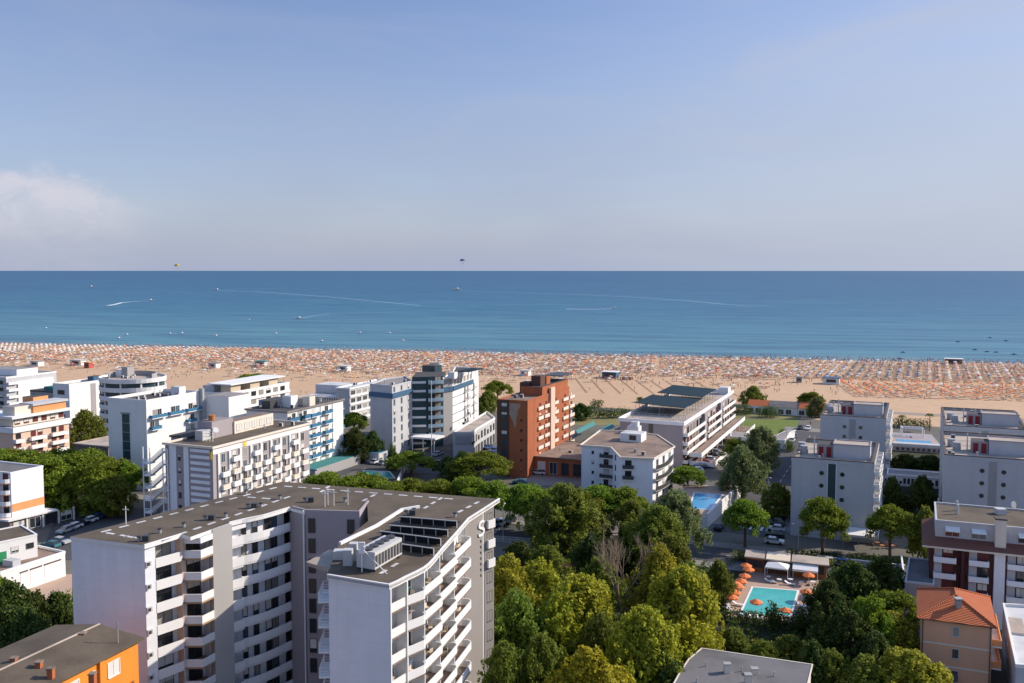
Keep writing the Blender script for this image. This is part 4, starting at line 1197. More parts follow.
# octagonal white apartment house
z = 12.3
op = [G(x, y, z) for x, y in ((581.5, 444.5), (600.5, 445.5), (612, 446.5), (621.5, 456.5), (653, 457.8), (673.5, 446), (656.5, 434.5), (632, 431), (601, 430))]
th = thing('apartment_house', 'small many-sided white apartment house with a terracotta flat roof and dark curved balconies', 'apartment house', centre(op))
body = op
fs = shell(th, body, z, 'lilac_white', 'roof_terracotta', 'cream', .35, proud=.45)
for k in range(4):
    zz = 1.0 + 2.75 * k
    f = fs[1]; window(th, f, f.L * .5, zz + .05, 1.2, 2.0, 'frame_dark', 'pane_dark', 'balcony_door'); balcony(th, f, .1, f.L + .6, zz, 1.2, 'metal_dark', .95)
    f = fs[2]; window(th, f, f.L * .4, zz + .5, 1.0, 1.3, 'frame_dark', 'pane_dark')
    f = fs[3]; 
    if k > 1: window(th, f, f.L * .22, zz + .05, 1.5, 2.0, 'frame_dark', 'pane_dark', 'balcony_door'); balcony(th, f, f.L * .22 - 1.4, f.L * .22 + 1.4, zz, .7, 'metal_dark', .95)
    f = fs[4]
    arc = [f.xy(f.L * t, 1.6 * math.sin(math.pi * min(1, .15 + t * .85))) for t in np.linspace(0.02, .98, 8)]
    a = MB(); a.prism([*arc, f.xy(f.L * .98, -.05), f.xy(f.L * .02, -.05)], zz - .2, zz, 1); a.wall(arc, zz - .1, zz + .95, .1); a.build('balcony', ['metal_dark', 'cream'], th)
    for t in (.2, .5, .8): window(th, f, f.L * t, zz + .05, 1.5, 2.0, 'window_frame', name='balcony_door')
    window(th, fs[0], fs[0].L * .6, zz + .7, .5, .7, 'frame_dark', 'pane_dark')
c = G(634, 441, z)
rbox(th, 'stair_head', rect(c - VV * 4, 6.0, 5), z - .3, z + 2.0, 'white', 'roof_white'); fz = F(c - VV * 4, c + VV * 2); window(th, fz, 3.6, z + .3, 1.8, 1.2, 'frame_dark', 'pane_dark')
c = G(627, 432, z)
rbox(th, 'plant_room', rect(c, 3.4, 3), z - .3, z + 1.7, 'white', 'roof_white'); rbox(th, 'plant_room', rect(c + VV * 1.0 + UV * .5, 2.0, 2), z + 1.7, z + 3.0, 'white', 'roof_white')
roof_bits(th, rect(op[3] + UV * 2, 8, 8), z - .3, 5, 21)
# ------------------------------------------------------------------ the matching grey-white blocks on the right
def slab_block(label, o, w, d, z, strip, seed, step=False):
    th, poly, fs = block('apartment_block', label, 'apartment block', o, w, d, z, 'grey_white', 'roof_sand', 'grey_white', .75, group='matching grey-white slab blocks')
    fr, fg = fs[0], fs[1]
    fl = F(poly[3], poly[0])
    if strip:
        band(th, fr, w * .5 - .9, w * .5 + .75, 0, z - .8, strip, .05, 'glass_strip' if strip == 'teal_glass' else 'wall_strip')
        if strip == 'teal_glass':
            for s in (w * .5 - 1.05, w * .5 + .75): band(th, fr, s, s + .16, 0, z - .76, 'white', .12, 'mullion')
    for k in range(5):                          # round porthole windows
        for s in (w * .5 - 2.2, w * .5 + 2.1):
            p = fr.pt(s, 0, z - 3.0 - 2.85 * k); nn = Vector((fr.n.x, fr.n.y, 0)); a = MB(); a.tube(p - nn * .1, p + nn * .06, .5, n=16); o1 = a.build('porthole_window', 'frame_dark', th)
            a = MB(); a.tube(p, p + nn * .07, .4, n=16); a.build('pane', 'pane_dark', o1)
    nb = max(4, int(d / 4.2))
    for k in range(6):
        zz = .7 + 2.85 * k
        for i in range(nb):
            s = (i + .5) * d / nb
            balcony(th, fg, s - 1.7, s + 1.5, zz, 1.1, 'white', .95); window(th, fg, s, zz + .05, 1.5, 2.0, 'window_frame', name='balcony_door')
            if i % 2 == 0: window(th, fl, s, zz + .6, 1.2, 1.3, 'window_frame', 'pane_dark')
    # dark capping and the lift house with its red doors
    a = MB(); a.wall(inset(poly, .02), z, z + .2, .6, closed=True); a.build('coping', 'frame_dark', th)
    c = o + VV * (w * .48) + UV * (d * .25)
    lift = rect(c, w * .45, 5.5)
    rbox(th, 'lift_house', lift, z - .75, z + 2.5, 'grey_white', 'roof_sand')
    a = MB(); a.wall(inset(lift, -.12), z + 2.5, z + 2.72, .3, closed=True); a.build('coping', 'mauve', th)
    c2 = c - VV * 3.6 + UV * .9
    rbox(th, 'lift_house', rect(c2, 3.5, 4), z - .75, z + 2.1, 'mauve', 'roof_dark')
    fd = F(c2, c2 + VV * 3.5)
    for s in (.9, 2.6):
        a = MB(); a.fbox(fd, s - .55, s + .5, 0, .06, z - .7, z + 1.6); a.build('door', 'red_door', th)
    c3 = c2 - VV * 3.0 + UV * 2
    for q in range(2):
        a = MB(); p = Vector((*(c3 + UV * 4 * q - VV * q), z - .7)); a.tube(p, p + Vector((0, 0, 1.9)), .9, n=14); a.build('water_tank', 'metal_grey', th)
    a = MB(); p = Vector((*(c3 + VV * 2.2), z - .7)); a.tube(p, p + Vector((0, 0, 4.2)), .14, n=8); a.build('flue', 'metal_white', th)
    roof_bits(th, rect(o + UV * (d * .55), w, d * .4), z - .75, 6, seed); roof_bits(th, rect(o + UV * .6, w * .45, d * .25), z - .75, 3, seed + 50)
    return th, poly, fs
Z = 17.8
slab_block('grey-white slab block with a green glass strip, behind the tall bare-trunked pine', G(791.7, 457.5, Z), 17.2, 24, Z, 'teal_glass', 41)
slab_block('grey-white slab block farther toward the sand, directly behind the one with the green glass strip', G(820.5, 415, Z), 17.6, 31, Z, 'mid_grey', 42)
slab_block('grey-white slab block at the right edge with a mid-grey wall strip, above the maroon apartments', G(944, 455, Z), 20, 32, Z, 'mid_grey', 43)
slab_block('grey-white slab block at the right edge nearest the sand, behind its twin', G(944, 425.5, Z), 20, 34, Z, 'mid_grey', 44)

# pool terrace between the slab blocks
a0, a1 = G(893, 446, 1.5), G(944, 449, 1.5)
th = thing('pool_terrace', 'raised terrace wall below the far pool between the two pairs of slab blocks', 'terrace', centre([a0, a1]))
a = MB(); dirp = (a1 - a0).normalized(); nn = Vector((-dirp.y, dirp.x)); L = (a1 - a0).length
a.prism([a0, a1, a1 + nn * 26, a0 + nn * 26], 0, 1.5); a.build('wall', 'mauve', th)
f = F(a0, a1)
a = MB(); a.fbox(f, 0, L, -3, .02, 1.502, 2.5); a.build('parapet', 'grey_white', th)
for k in range(9): a = MB(); a.fbox(f, 1 + k * (L - 2) / 8.5, 1.9 + k * (L - 2) / 8.5, .02, .05, .3, 1.2); a.build('recess', 'metal_dark', th)
a = MB(); a.fbox(f, 1, L - 1, -14.5, -5.5, 1.502, 1.56); a.build('pool_surround', 'paving_cream', th)
m = mat('pool_blue', (.06, .30, .52), .12, .16, .8, spec=.6, bump=.4)
m = mat('pool_teal', (.07, .43, .40), .1, .16, .5, spec=.6, bump=.4)
pw = MB(); pw.fbox(f, 2.2, L - 2.2, -13, -7, 1.565, 1.60); pw.build('pool_water', 'pool_blue', th)
pg = thing('pergola', 'white pergola frame behind the far pool between the slab blocks', 'pergola', f.xy(L * .5, -20))
a = MB(); ppx = [f.xy(L * .32 + x, -19 - y) for x, y in ((0, 0), (7, 0), (7, 4), (0, 4))]
a.wall(ppx, 4.2, 4.55, .3, closed=True)
for q in range(7): a.tube((*(ppx[0] + (ppx[1] - ppx[0]) * q / 6), 4.6), (*(ppx[3] + (ppx[2] - ppx[3]) * q / 6), 4.6), .09, n=4)
a.build('beam', 'white', pg)
for p in ppx: a = MB(); a.tube((*p, 1.5), (*p, 4.2), .18); a.build('post', 'white', pg)
# link building with a row of windows
z = 5.4
a0, a1 = G(887, 473.5, z), G(943, 477.5, z)
pl = [a0, a1, a1 + UV * 7, a0 + UV * 7]
th = thing('link_building', 'low link building with a row of white-framed windows between the slab blocks', 'building', centre(pl))
fs = shell(th, pl, z, 'grey_white', 'roof_grey', 'white', .4)
n = 14
for k in range(n): window(th, fs[0], (k + .5) * fs[0].L / n, 2.9, fs[0].L / n * .72, 1.6, 'white', 'pane_dark')
band(th, fs[0], .3, fs[0].L - .3, 0, 2.3, 'metal_dark', .03, 'undercroft')

# cafe with white awning at the foot of the nearer slab block
th = thing('awning', 'white café awning at the foot of the nearer slab block', 'awning', G(860, 541))
c = [G(*q, 2.9) for q in ((843, 533.5), (874.5, 536.5), (875.5, 529), (845, 526.5))]
a = MB(); a._hex([(*c[0], 2.7), (*c[1], 2.7), (*c[2], 3.3), (*c[3], 3.3), (*c[0], 2.8), (*c[1], 2.8), (*c[2], 3.4), (*c[3], 3.4)]); a.build('canvas', 'canvas_white', th)
fa = F(c[0], c[1]); a = MB(); a.fbox(fa, 0, fa.L, 0, .05, 2.3, 2.7); a.build('valance', 'canvas_white', th)
for q in range(3): a = MB(); a.tube(fa.pt(.1 + (fa.L - .2) * q / 2, -.1, 0), fa.pt(.1 + (fa.L - .2) * q / 2, -.1, 2.7), .06); a.build('post', 'metal_grey', th)
for i in range(4):
    p = G(877 + 5.0 * i, 545.5 + (i % 2) * 3)
    t2 = thing('cafe_table', 'small café table with chairs on the terrace under the bushy pine, %s from the awning' % ORD[i], 'table', p)
    a = MB(); a.tube((*p, .72), (*p, .76), .5, n=12); a.build('tabletop', 'wood_orange', t2)
    a = MB(); a.tube((*p, 0), (*p, .72), .05); a.build('leg', 'metal_grey', t2)
    for q in range(2):
        pc = p + Vector((.9 if q else -.9, .1)); t3 = thing('cafe_chair', '%s wooden chair of the %s café table from the awning' % ('right' if q else 'left', ORD[i]), 'chair', pc)
        a = MB(); a.box(pc.x - .22, pc.x + .22, pc.y - .22, pc.y + .22, .42, .46); a.build('seat', 'wood_orange', t3)
        sx = .2 if q else -.24; a = MB(); a.box(pc.x + sx, pc.x + sx + .04, pc.y - .22, pc.y + .22, .46, .9); a.build('backrest', 'wood_orange', t3)
        for ux in (-.2, .2):
            for uy in (-.2, .2): a = MB(); a.tube((pc.x + ux, pc.y + uy, 0), (pc.x + ux, pc.y + uy, .42), .025, n=5); a.build('leg', 'wood_orange', t3)

# maroon and white apartments at the right edge
z = 17.2
o = G(935.7, 519.5, z); w = 17; d = 12.5
poly = rect(o, w, d)
big = rect(o - VV * 2.0 - UV * 2.4, w + 6, d + 4)
th = thing('apartment_house', 'dark maroon and white apartment house with a brown tiled skirt roof, right edge', 'apartment house', centre(poly))
fs = shell(th, poly, z, 'grey_white', 'roof_gravel', 'grey_white', .35, z0=0)
fu = fs[0]
for s in (2.6, 6.6, 13.5): window(th, fu, s, z - 2.6, 2.1, 1.3, 'window_frame', 'pane_dark'); a = MB(); a._hex([fu.pt(s - 1.1, .95, z - 1.6), fu.pt(s + 1.1, .95, z - 1.6), fu.pt(s + 1.1, .02, z - 1.0), fu.pt(s - 1.1, .02, z - 1.0), fu.pt(s - 1.1, .95, z - 1.55), fu.pt(s + 1.1, .95, z - 1.55), fu.pt(s + 1.1, .02, z - .95), fu.pt(s - 1.1, .02, z - .95)]); a.build('awning', 'canvas_white', th)
low = inset(big, 1.2)
rbox(th, 'lower_storeys', low, 0, z - 4.0, 'maroon')
a = MB(); n0 = len(poly)
ze, zt = z - 4.0, z - 2.9
bo = [(*p, ze) for p in big]; to = [(*p, zt) for p in inset(poly, -.02)]
for i in range(4):
    j = (i + 1) % 4; a.face([bo[i], bo[j], to[j], to[i]])
a.build('skirt_roof', 'tile_brown', th)
a = MB(); a.prism(big, ze - .3, ze - .004); a.build('eaves', 'cream', th)
fl = F(low[0], low[1]); fl2 = F(low[3], low[0])
for k in range(5):
    zz = z - 6.6 - 2.75 * k
    for s0, s1 in ((.6, 4.0), (5.9, 8.9), (11.6, 14.2), (15.6, 19)):
        balcony(th, fl, s0, s1, zz, .9, 'lilac_white', .75)
        band(th, fl, s0 + .1, s0 + 1.3, zz + .02, zz + 2.2, 'grey_white', .05, 'wall_panel')
        window(th, fl, s0 + 2.2, zz + .05, 1.4, 2.1, 'frame_dark', random.choice(('pane_dark', 'pane_red')), 'balcony_door')
band(th, fl, 9.7, 11.3, 0, ze - .35, 'lilac_white', .5, 'pilaster')
band(th, fl, 14.6, 15.1, 0, ze - .35, 'maroon', 1.0, 'pilaster'); band(th, fl, 4.7, 5.2, 0, ze - .35, 'maroon', 1.0, 'pilaster')
a = MB(); fch = fl; s = 9.8; a.fbox(fch, s, s + 1.6, -1.3, .0, ze, z + 1.2); a.build('chimney', 'cream', th); a = MB(); a.fbox(fch, s - .1, s + 1.7, -1.4, .1, z + 1.2, z + 1.45); a.build('chimney_cap', 'frame_dark', th)
for k in range(2): p = Vector((*(o + VV * 3.6 + UV * (6.2 + 2.4 * k)), z - .35)); a = MB(); a.tube(p, p + Vector((0, 0, 1.8)), .22, n=8); a.build('flue', 'metal_white', th)
p = o + VV * 10 + UV * 8; a = MB(); a.box(p.x, p.x + 1.6, p.y, p.y + 1.4, z - .3, z + .7); a.build('air_conditioner', 'metal_white', th)
p = Vector((*(o + VV * .4 + UV * 5), z)); a = MB(); a.tube(p, p + Vector((0, 0, 2.5)), .05); a.build('antenna', 'metal_white', th)
p = Vector((*(o + VV * 12.5 + UV * 11), z)); a = MB(); a.tube(p - Vector((0, 0, .3)), p + Vector((0, 0, .9)), .06); q = p + Vector((0, 0, 1.0)); a.tube(q, q + Vector((.1, -.2, .05)), .3, .7, 14); a.build('satellite_dish', 'metal_grey', th)
# orange glazed corner bay
f = F(low[1] - VV * 2.8, low[1] - VV * .2)
for k in range(4): window(th, f, 1.2, z - 6.4 - 2.75 * k, 1.9, 1.9, 'white', 'pane_blue', d=.1)

# dark-fronted low building left of the maroon apartments
z = 7.5
pl = [G(*q, z) for q in ((905, 581), (934, 584), (937, 560), (909, 557))]
th = thing('building', 'low grey flat-roofed building in shade left of the maroon apartments', 'building', centre(pl))
fs = shell(th, pl, z, 'mid_grey', 'felt_grey', 'grey_white', .3)
for k in range(2): window(th, fs[0], 1.6 + 2.2 * k, 3, 1.2, 1.5)
rr = fs[3]; window(th, rr, 4, 3, 1.2, 1.5)

# pink house with the hipped orange roof
z = 9.8
o = G(921, 618, z); w = (G(992, 626.5, z) - o).length; d = 11.5
poly = rect(o, w, d)
th = thing('house', 'pink three-storey house with a hipped orange tile roof', 'house', centre(poly))
rbox(th, 'wall', poly, 0, z, 'pink')
ev = inset(poly, -.45); a = MB(); a.prism(ev, z, z + .18); a.build('eaves', 'frame_dark', th)
c1 = centre(poly) - UV * (d / 2 - w / 2 + .2); c2 = centre(poly) + UV * (d / 2 - w / 2 + .2)
if (c2 - c1).dot(UV) < .3: c1, c2 = centre(poly) - UV * .8, centre(poly) + UV * .8
a = MB(); zr = z + 2.5; e = [(*p, z + .181) for p in inset(poly, -.55)]
a.face([e[0], e[1], (*c1, zr)]); a.face([e[1], e[2], (*c2, zr), (*c1, zr)]); a.face([e[2], e[3], (*c2, zr)]); a.face([e[3], e[0], (*c1, zr), (*c2, zr)])
a.face(list(reversed(e)))
rf = a.build('roof', 'roof_tile', th)
a = MB()
for q in e: 
    c = c1 if (Vector(q[:2]) - c1).length < (Vector(q[:2]) - c2).length else c2
    a.tube(Vector(q) + Vector((0, 0, .03)), (*c, zr + .05), .13, n=6)
a.tube((*c1, zr + .05), (*c2, zr + .05), .13, n=6); a.build('ridge_tile', 'roof_tile', rf)
p = G(958, 606, z + 1.6); a = MB(); a.box(p.x - .35, p.x + .35, p.y - .35, p.y + .35, z + .6, z + 2.5); a.box(p.x - .5, p.x + .5, p.y - .5, p.y + .5, z + 2.65, z + 2.8); 
for sx in (-.3, .3):
    for sy in (-.3, .3): a.box(p.x + sx - .05, p.x + sx + .05, p.y + sy - .05, p.y + sy + .05, z + 2.5, z + 2.65)
a.build('chimney', 'mid_grey', rf)
fs = [F(poly[i], poly[(i + 1) % 4]) for i in range(4)]
for k in range(3): window(th, fs[0], w * .5, .9 + 3.2 * k + .5, .8, 1.3, 'window_frame', 'pane_dark' if k != 2 else 'pane_curtain')
for k in range(2): band(th, fs[0], .05, w - .05, 3.2 * (k + 1) - .1, 3.2 * (k + 1) + .1, 'cream', .04, 'string_course')
for s in (.25, w - .2): a = MB(); a.tube(fs[0].pt(s, .12, 0), fs[0].pt(s, .12, z), .07); a.build('downpipe', 'frame_dark', th)
for k in range(3):
    for s in (2.4, 6, 9.4): window(th, fs[1], s, .6 + 3.2 * k, 1.2, 2.1, 'frame_dark', name='balcony_door')
    if k: balcony(th, fs[1], .6, 11, .5 + 3.2 * k, 1.3, 'orange_wall', .95)
for k in range(2): window(th, fs[3], 3 + 5 * k, 4.5, 1.0, 1.3, 'window_frame', 'pane_dark')
b = MB(); c = fs[0].xy(w * .1, 3.0); b.prism(rect(fs[0].xy(w * .08, 4.2), w * .42, 4.1), 0, 2.6, 0, 1); b.build('porch', ['pink', 'roof_dark'], th)
fp_ = F(*rect(fs[0].xy(w * .08, 4.2), w * .42, 4.1)[:2]); window(th, fp_, fp_.L / 2, .3, 2.6, 1.9, 'white', 'pane_dark')

# white flat-roofed house cut by the right edge
z = 7
pl = [G(*q, z) for q in ((1016, 664), (1090, 668), (1075, 607), (1003, 603))]
th = thing('house', 'white flat-roofed house cut by the right edge beside the pink house', 'house', centre(pl))
fs = shell(th, pl, z, 'grey_white', 'roof_white', 'white', .5)
c = centre(pl); rbox(th, 'skylight', rect(c - VV * 4.5 + UV * -1, 2, 6), z - .45, z - .1, 'cream', 'roof_sand')
for k in range(3): window(th, fs[3], 3 + 4 * k, 3, 1.4, 1.5)
window(th, fs[0], 2, 3, 1.4, 1.5)

# grey felt-roofed house at the bottom edge
z = 6.2
pl = [G(*q, z) for q in ((665, 702), (801, 706), (811, 664.5), (702.5, 648.5), (690, 659), (681, 672.5))]
th = thing('house', 'house with a broad grey felt flat roof at the bottom edge', 'house', centre(pl))
fs = shell(th, pl, z, 'cream', 'felt_grey', 'cream', .12, .18, proud=.25)
for i, (x, y, hh) in enumerate(((727, 672, 1.4), (754.5, 673, .75), (748, 683, 1.4))):
    p = G(x, y, z); a = MB(); a.box(p.x - .42, p.x + .42, p.y - .35, p.y + .35, z - .1, z + hh * .8); a.box(p.x - .5, p.x + .5, p.y - .42, p.y + .42, z + hh * .8, z + hh * .8 + .12, 1); a.build('chimney', ['cream', 'mid_grey'], th)
for x, y in ((706, 666), (742, 671), (774, 676), (697, 682)):
    p = Vector((*G(x, y, z), z - .1)); a = MB(); a.tube(p, p + Vector((0, 0, .7)), .09, n=6); a.build('vent_pipe', 'metal_grey', th)
window(th, fs[2], 3, 2, 1.4, 1.5); window(th, fs[3], 5, 2, 1.4, 1.5)
# ------------------------------------------------------------------ low buildings at the left edge and bottom left
z = 19.0
rB, rR, rF2, rL = G(92, 626.5, z), G(145, 634, z), G(40, 687, z), G(-60, 690, z)
vv = (rR - rB).normalized(); uu = (rF2 - rR); L = uu.length; uu = uu / L
W_ = 12.5
c0 = rR - vv * W_
pl = [rR + uu * 24 - vv * W_, rR + uu * 24, rR, rR - vv * W_]
th = thing('house', 'orange apartment house with a brown roof and white shutters, bottom left corner', 'house', centre(pl))
rbox(th, 'wall', inset(pl, .5), 0, z - .8, 'orange')
a = MB(); ridge0, ridge1 = rR - vv * 6.2, rR - vv * 6.2 + uu * 24
zr = z + .25
def rfq(p, q, r, s, dz=.18): a._hex([p, q, r, s] + [tuple(Vector(x) + Vector((0, 0, dz))) for x in (p, q, r, s)])
P3 = lambda p, zz: (p.x, p.y, zz)
rfq(P3(rR + uu * 24, z - .6), P3(rR, z - .6), P3(ridge0, zr), P3(ridge1, zr)); rfq(P3(ridge1, zr), P3(ridge0, zr), P3(rR - vv * W_, z - .6), P3(rR - vv * W_ + uu * 24, z - .6))
rf = a.build('roof', 'roof_terracotta', th); rf.data.materials[0] = M['tile_brown'] if False else M['roof_gravel']
a = MB(); a.tube(P3(ridge0, zr + .16), P3(ridge1, zr + .16), .13); a.build('ridge_tile', 'roof_sand', rf)
pw_ = inset(pl, .5); a = MB(); a.face([P3(pw_[2], z - .8), P3(pw_[3], z - .8), P3(ridge0 + uu * .5, zr - .1)]); a.build('gable', 'orange', th, recalc=False)
fr = F(pw_[1], pw_[2])
for s in (fr.L - 3.4, fr.L - 8.6, fr.L - 12.6, fr.L - 16.5):
    for k in range(5): window(th, fr, s, z - 3.1 - 3.1 * k, 1.5, 1.6, 'white', 'pane_shutter')
for k in range(4): window(th, fr, fr.L - 6.2, z - 2.7 - 3.1 * k, .55, 1.2, 'white', 'pane_shutter')
a = MB(); a.fbox(fr, fr.L - 5.4, fr.L - 4.8, 0, .3, 0, z - .7); a.build('chimney_breast', 'orange', th)
for x, y, hh in ((14, 664, 1.0), (39, 668, 1.0), (51, 675.5, 1.1), (92.5, 678, .8), (83, 637, .8)):
    p = G(x, y, z); a = MB(); zz = z - .4; a.box(p.x - .28, p.x + .28, p.y - .28, p.y + .28, zz - .4, zz + hh); a.box(p.x - .34, p.x + .34, p.y - .34, p.y + .34, zz + hh, zz + hh + .14, 1); a.build('chimney', ['brick', 'roof_terracotta'], rf)
p = Vector((*G(118, 641, z), z)); a = MB(); a.tube(p - Vector((0, 0, .5)), p + Vector((0, 0, 2.2)), .05)
for j in range(4): q = p + Vector((0, 0, 2.1 - .2 * j)); a.tube(q - Vector((.5, 0, 0)), q + Vector((.5, 0, 0)), .02, n=4)
a.build('antenna', 'metal_grey', th)

# white building with rounded balconies at the left edge
z = 14.0
e0, e1 = G(10.5, 472.5, z), G(43, 465.5, z)
ud = (e1 - e0).normalized(); vd = Vector((ud.y, -ud.x))
L = (e1 - e0).length
pl = [e0 - vd * 16, e0, e1, e1 - vd * 16]
pl = [e0 - vd * .0 - VV * 16, e0, e1, e1 - VV * 16]
th = thing('apartment_block', 'white building with a blank end wall, orange band and red-shuttered balconies at the left edge', 'apartment block', centre(pl))
fs = shell(th, pl, z, 'lilac_white', 'felt_grey', 'lilac_white', .35, z0=3.6)
fe = fs[1]
band(th, fe, .1, fe.L, 4.8, 6.6, 'orange_wall', .06); 
fl = fs[0]
for k in range(4):
    zz = 3.8 + 2.6 * k
    for s in (fl.L - 1.6, fl.L - 4.6, fl.L - 8): window(th, fl, s, zz + .1, 1.5, 2.0, 'frame_dark', 'pane_red' if k % 2 else 'pane_dark', 'balcony_door')
    a = MB(); arc = [fl.xy(fl.L - 3.2 + 3.0 * math.sin(t), .05 + 1.8 * math.cos(t)) for t in (0, .35, .7, 1.05, 1.4, 1.57)]
    pts = [fl.xy(fl.L - 12, 1.85), *arc]
    a.prism([*pts, fl.xy(fl.L - 12, .02)], zz - .2, zz, 1); a.wall(pts, zz - .1, zz + .9, .1); a.build('balcony', ['lilac_white', 'orange_wall'], th)
pod = [e0 - VV * 16 - UV * 2, e0 - UV * 2 + VV * 1.5, e1 + VV * 3 + UV * 1, e1 - VV * 16 + UV * 1]
rbox(th, 'podium', inset(pod, .6), 0, 3.2, 'wall_brown')
a = MB(); a.prism(pod, 3.2, 3.6); a.build('podium_roof', 'white', th)
fp_ = F(*inset(pod, .6)[1:3])
for k in range(4): window(th, fp_, 2 + 3.6 * k, .5, 2.4, 2.2, 'white' if k % 2 else 'frame_dark', 'pane_dark'); band(th, fp_, 3.6 + 3.6 * k, 4.0 + 3.6 * k, 0, 3.2, 'white', .2, 'pilaster')

# white garages
z = 5.0
g0, g1 = G(9, 569, z), G(65, 551, z)
fg_ = F(g0 - (g1 - g0) * .5, g1)
pl = [fg_.xy(0, 0), fg_.xy(fg_.L, 0), fg_.xy(fg_.L, -8), fg_.xy(0, -8)]
th = thing('garage', 'low white garage building with big pale doors beside the blank end of the front hotel', 'garage', centre(pl))
fs = shell(th, pl, z, 'white', 'roof_terracotta', 'white', .5)
for s0, s1 in ((fs[0].sx(44, 3), fs[0].sx(61, 3)), (fs[0].sx(30, 3), fs[0].sx(42, 3)), (fs[0].sx(20, 3), fs[0].sx(28, 3))):
    a = MB(); a.fbox(fs[0], s0 + .1, s1 - .1, -.02, .05, 0, 3.5); a.build('garage_door', 'canvas_white', th)
    a = MB(); a.fbox(fs[0], s0, s1, -.02, .12, 3.503, 3.75); a.build('lintel', 'frame_dark', th)
a = MB(); c = fs[0].xy(fs[0].sx(16, z), -4); a.prism(rect(c, 2.6, 1.6), z - .5, z + .7); a.build('plant_room', 'grey_white', th)
z = 9.0
h0, h1 = G(-30, 548, z), G(37, 534, z)
fh = F(h0, h1); pl = [fh.xy(0, 0), fh.xy(fh.L, 0), fh.xy(fh.L, -9), fh.xy(0, -9)]
th = thing('building', 'white two-storey building with a green door and brown flat roof, left edge behind the garages', 'building', centre(pl))
fs = shell(th, pl, z, 'white', 'roof_gravel', 'white', .25)
a = MB(); s = fs[0].sx(3, 6.5); a.fbox(fs[0], s - .6, s + .6, 0, .06, 4.6, 7.0); a.build('door', 'green_door', th)
window(th, fs[0], fs[0].sx(30, 7), 6.6, 1.2, .9, 'frame_dark', 'pane_dark'); window(th, fs[0], fs[0].sx(15, 7), 6.4, 1.2, 1.1, 'window_frame', 'pane_dark')

# ------------------------------------------------------------------ the garden pool
P0, P1, P2, P3_ = G(741, 614.6), G(790, 616.5), G(797, 591.5), G(753, 588)
deck = [G(722, 618), G(806, 624), G(820, 577), G(751, 568)]
o_ = sheet('pool_deck', deck, .06, 'paving_cream')
th = thing('swimming_pool', 'turquoise garden swimming pool with a pale edge, ringed by orange parasols', 'swimming pool', centre([P0, P1, P2, P3_]))
a = MB(); a.wall(inset([P0, P1, P2, P3_], -.35), .065, .16, .35, closed=True); a.build('coping', 'canvas_white', th)
a = MB(); a.face([(*p, .11) for p in (P0, P1, P2, P3_)]); a.build('water', 'pool_teal', th)
def parasol_proto(cm, r=1.15, hgt_=2.4):
    t = thing('parasol', 'x', 'parasol', (0, 0, 0))
    a = MB(); a.cone((0, 0), r, hgt_ - .55, hgt_, 8, (0,)); a.cone((0, 0), r * .97, hgt_ - .6, hgt_ - .06, 8, (0,))
    for i in range(8):
        t0, t1 = 2 * math.pi * i / 8, 2 * math.pi * (i + 1) / 8
        a.face([(r * math.cos(t0), r * math.sin(t0), hgt_ - .75), (r * math.cos(t1), r * math.sin(t1), hgt_ - .75), (r * math.cos(t1), r * math.sin(t1), hgt_ - .55), (r * math.cos(t0), r * math.sin(t0), hgt_ - .55)])
    a.build('canopy', cm, t, recalc=False)
    a = MB(); a.tube((0, 0, 0), (0, 0, hgt_), .035); a.build('pole', 'pole_white', t)
    a = MB(); a.tube((0, 0, 0), (0, 0, .12), .3, .25, 10); a.build('base', 'pavement', t)
    return t
pp = parasol_proto('canvas_orange')
spots = [(748.5, 579, 'orange parasol at the pavilion corner of the garden pool'), (744.5, 585.5, 'orange parasol second from the pavilion along the left edge of the garden pool'), (741, 591, 'orange parasol third from the pavilion along the left edge of the garden pool'), (738, 596.5, 'orange parasol fourth from the pavilion along the left edge of the garden pool'), (734.5, 602.5, 'orange parasol nearest the white loungers on the left edge of the garden pool'), (808.5, 585, 'orange parasol at the far right corner of the garden pool'), (806, 602, 'orange parasol beside the dark trees right of the garden pool'), (785, 621, 'orange parasol at the near right corner of the garden pool between round bushes'), (756, 612.5, 'orange parasol rising from the water of the garden pool'), (732, 607.5, 'orange parasol over the white loungers at the left corner of the garden pool'), (746, 575, 'orange parasol touching the orange-walled hut at the garden pool'), (735.5, 594, 'orange parasol in the outer row left of the fourth one by the garden pool')]
for i, (x, y, lb) in enumerate(spots):
    g = G(x, y)
    t = pp if i == 0 else dup(pp, (0, 0, 0))
    t.location = (g.x, g.y, .065); t.rotation_euler = (0, 0, i * .7); t['label'] = lb; t['group'] = 'parasols round the garden pool'
def lounger_proto():
    t = thing('sun_lounger', 'x', 'sun lounger', (0, 0, 0))
    a = MB(); a.box(-.32, .32, -.95, .35, .28, .38); a.build('seat', 'lounger_white', t)
    a = MB(); a._hex([(-.32, .36, .28), (.32, .36, .28), (.32, 1.0, .68), (-.32, 1.0, .68), (-.32, .33, .38), (.32, .33, .38), (.32, .96, .77), (-.32, .96, .77)]); a.build('backrest', 'lounger_white', t)
    for x in (-.27, .27):
        for y in (-.85, .3): a = MB(); a.tube((x, y, 0), (x, y, .28), .03, n=5); a.build('leg', 'lounger_white', t)
    return t
lp = lounger_proto(); first = True
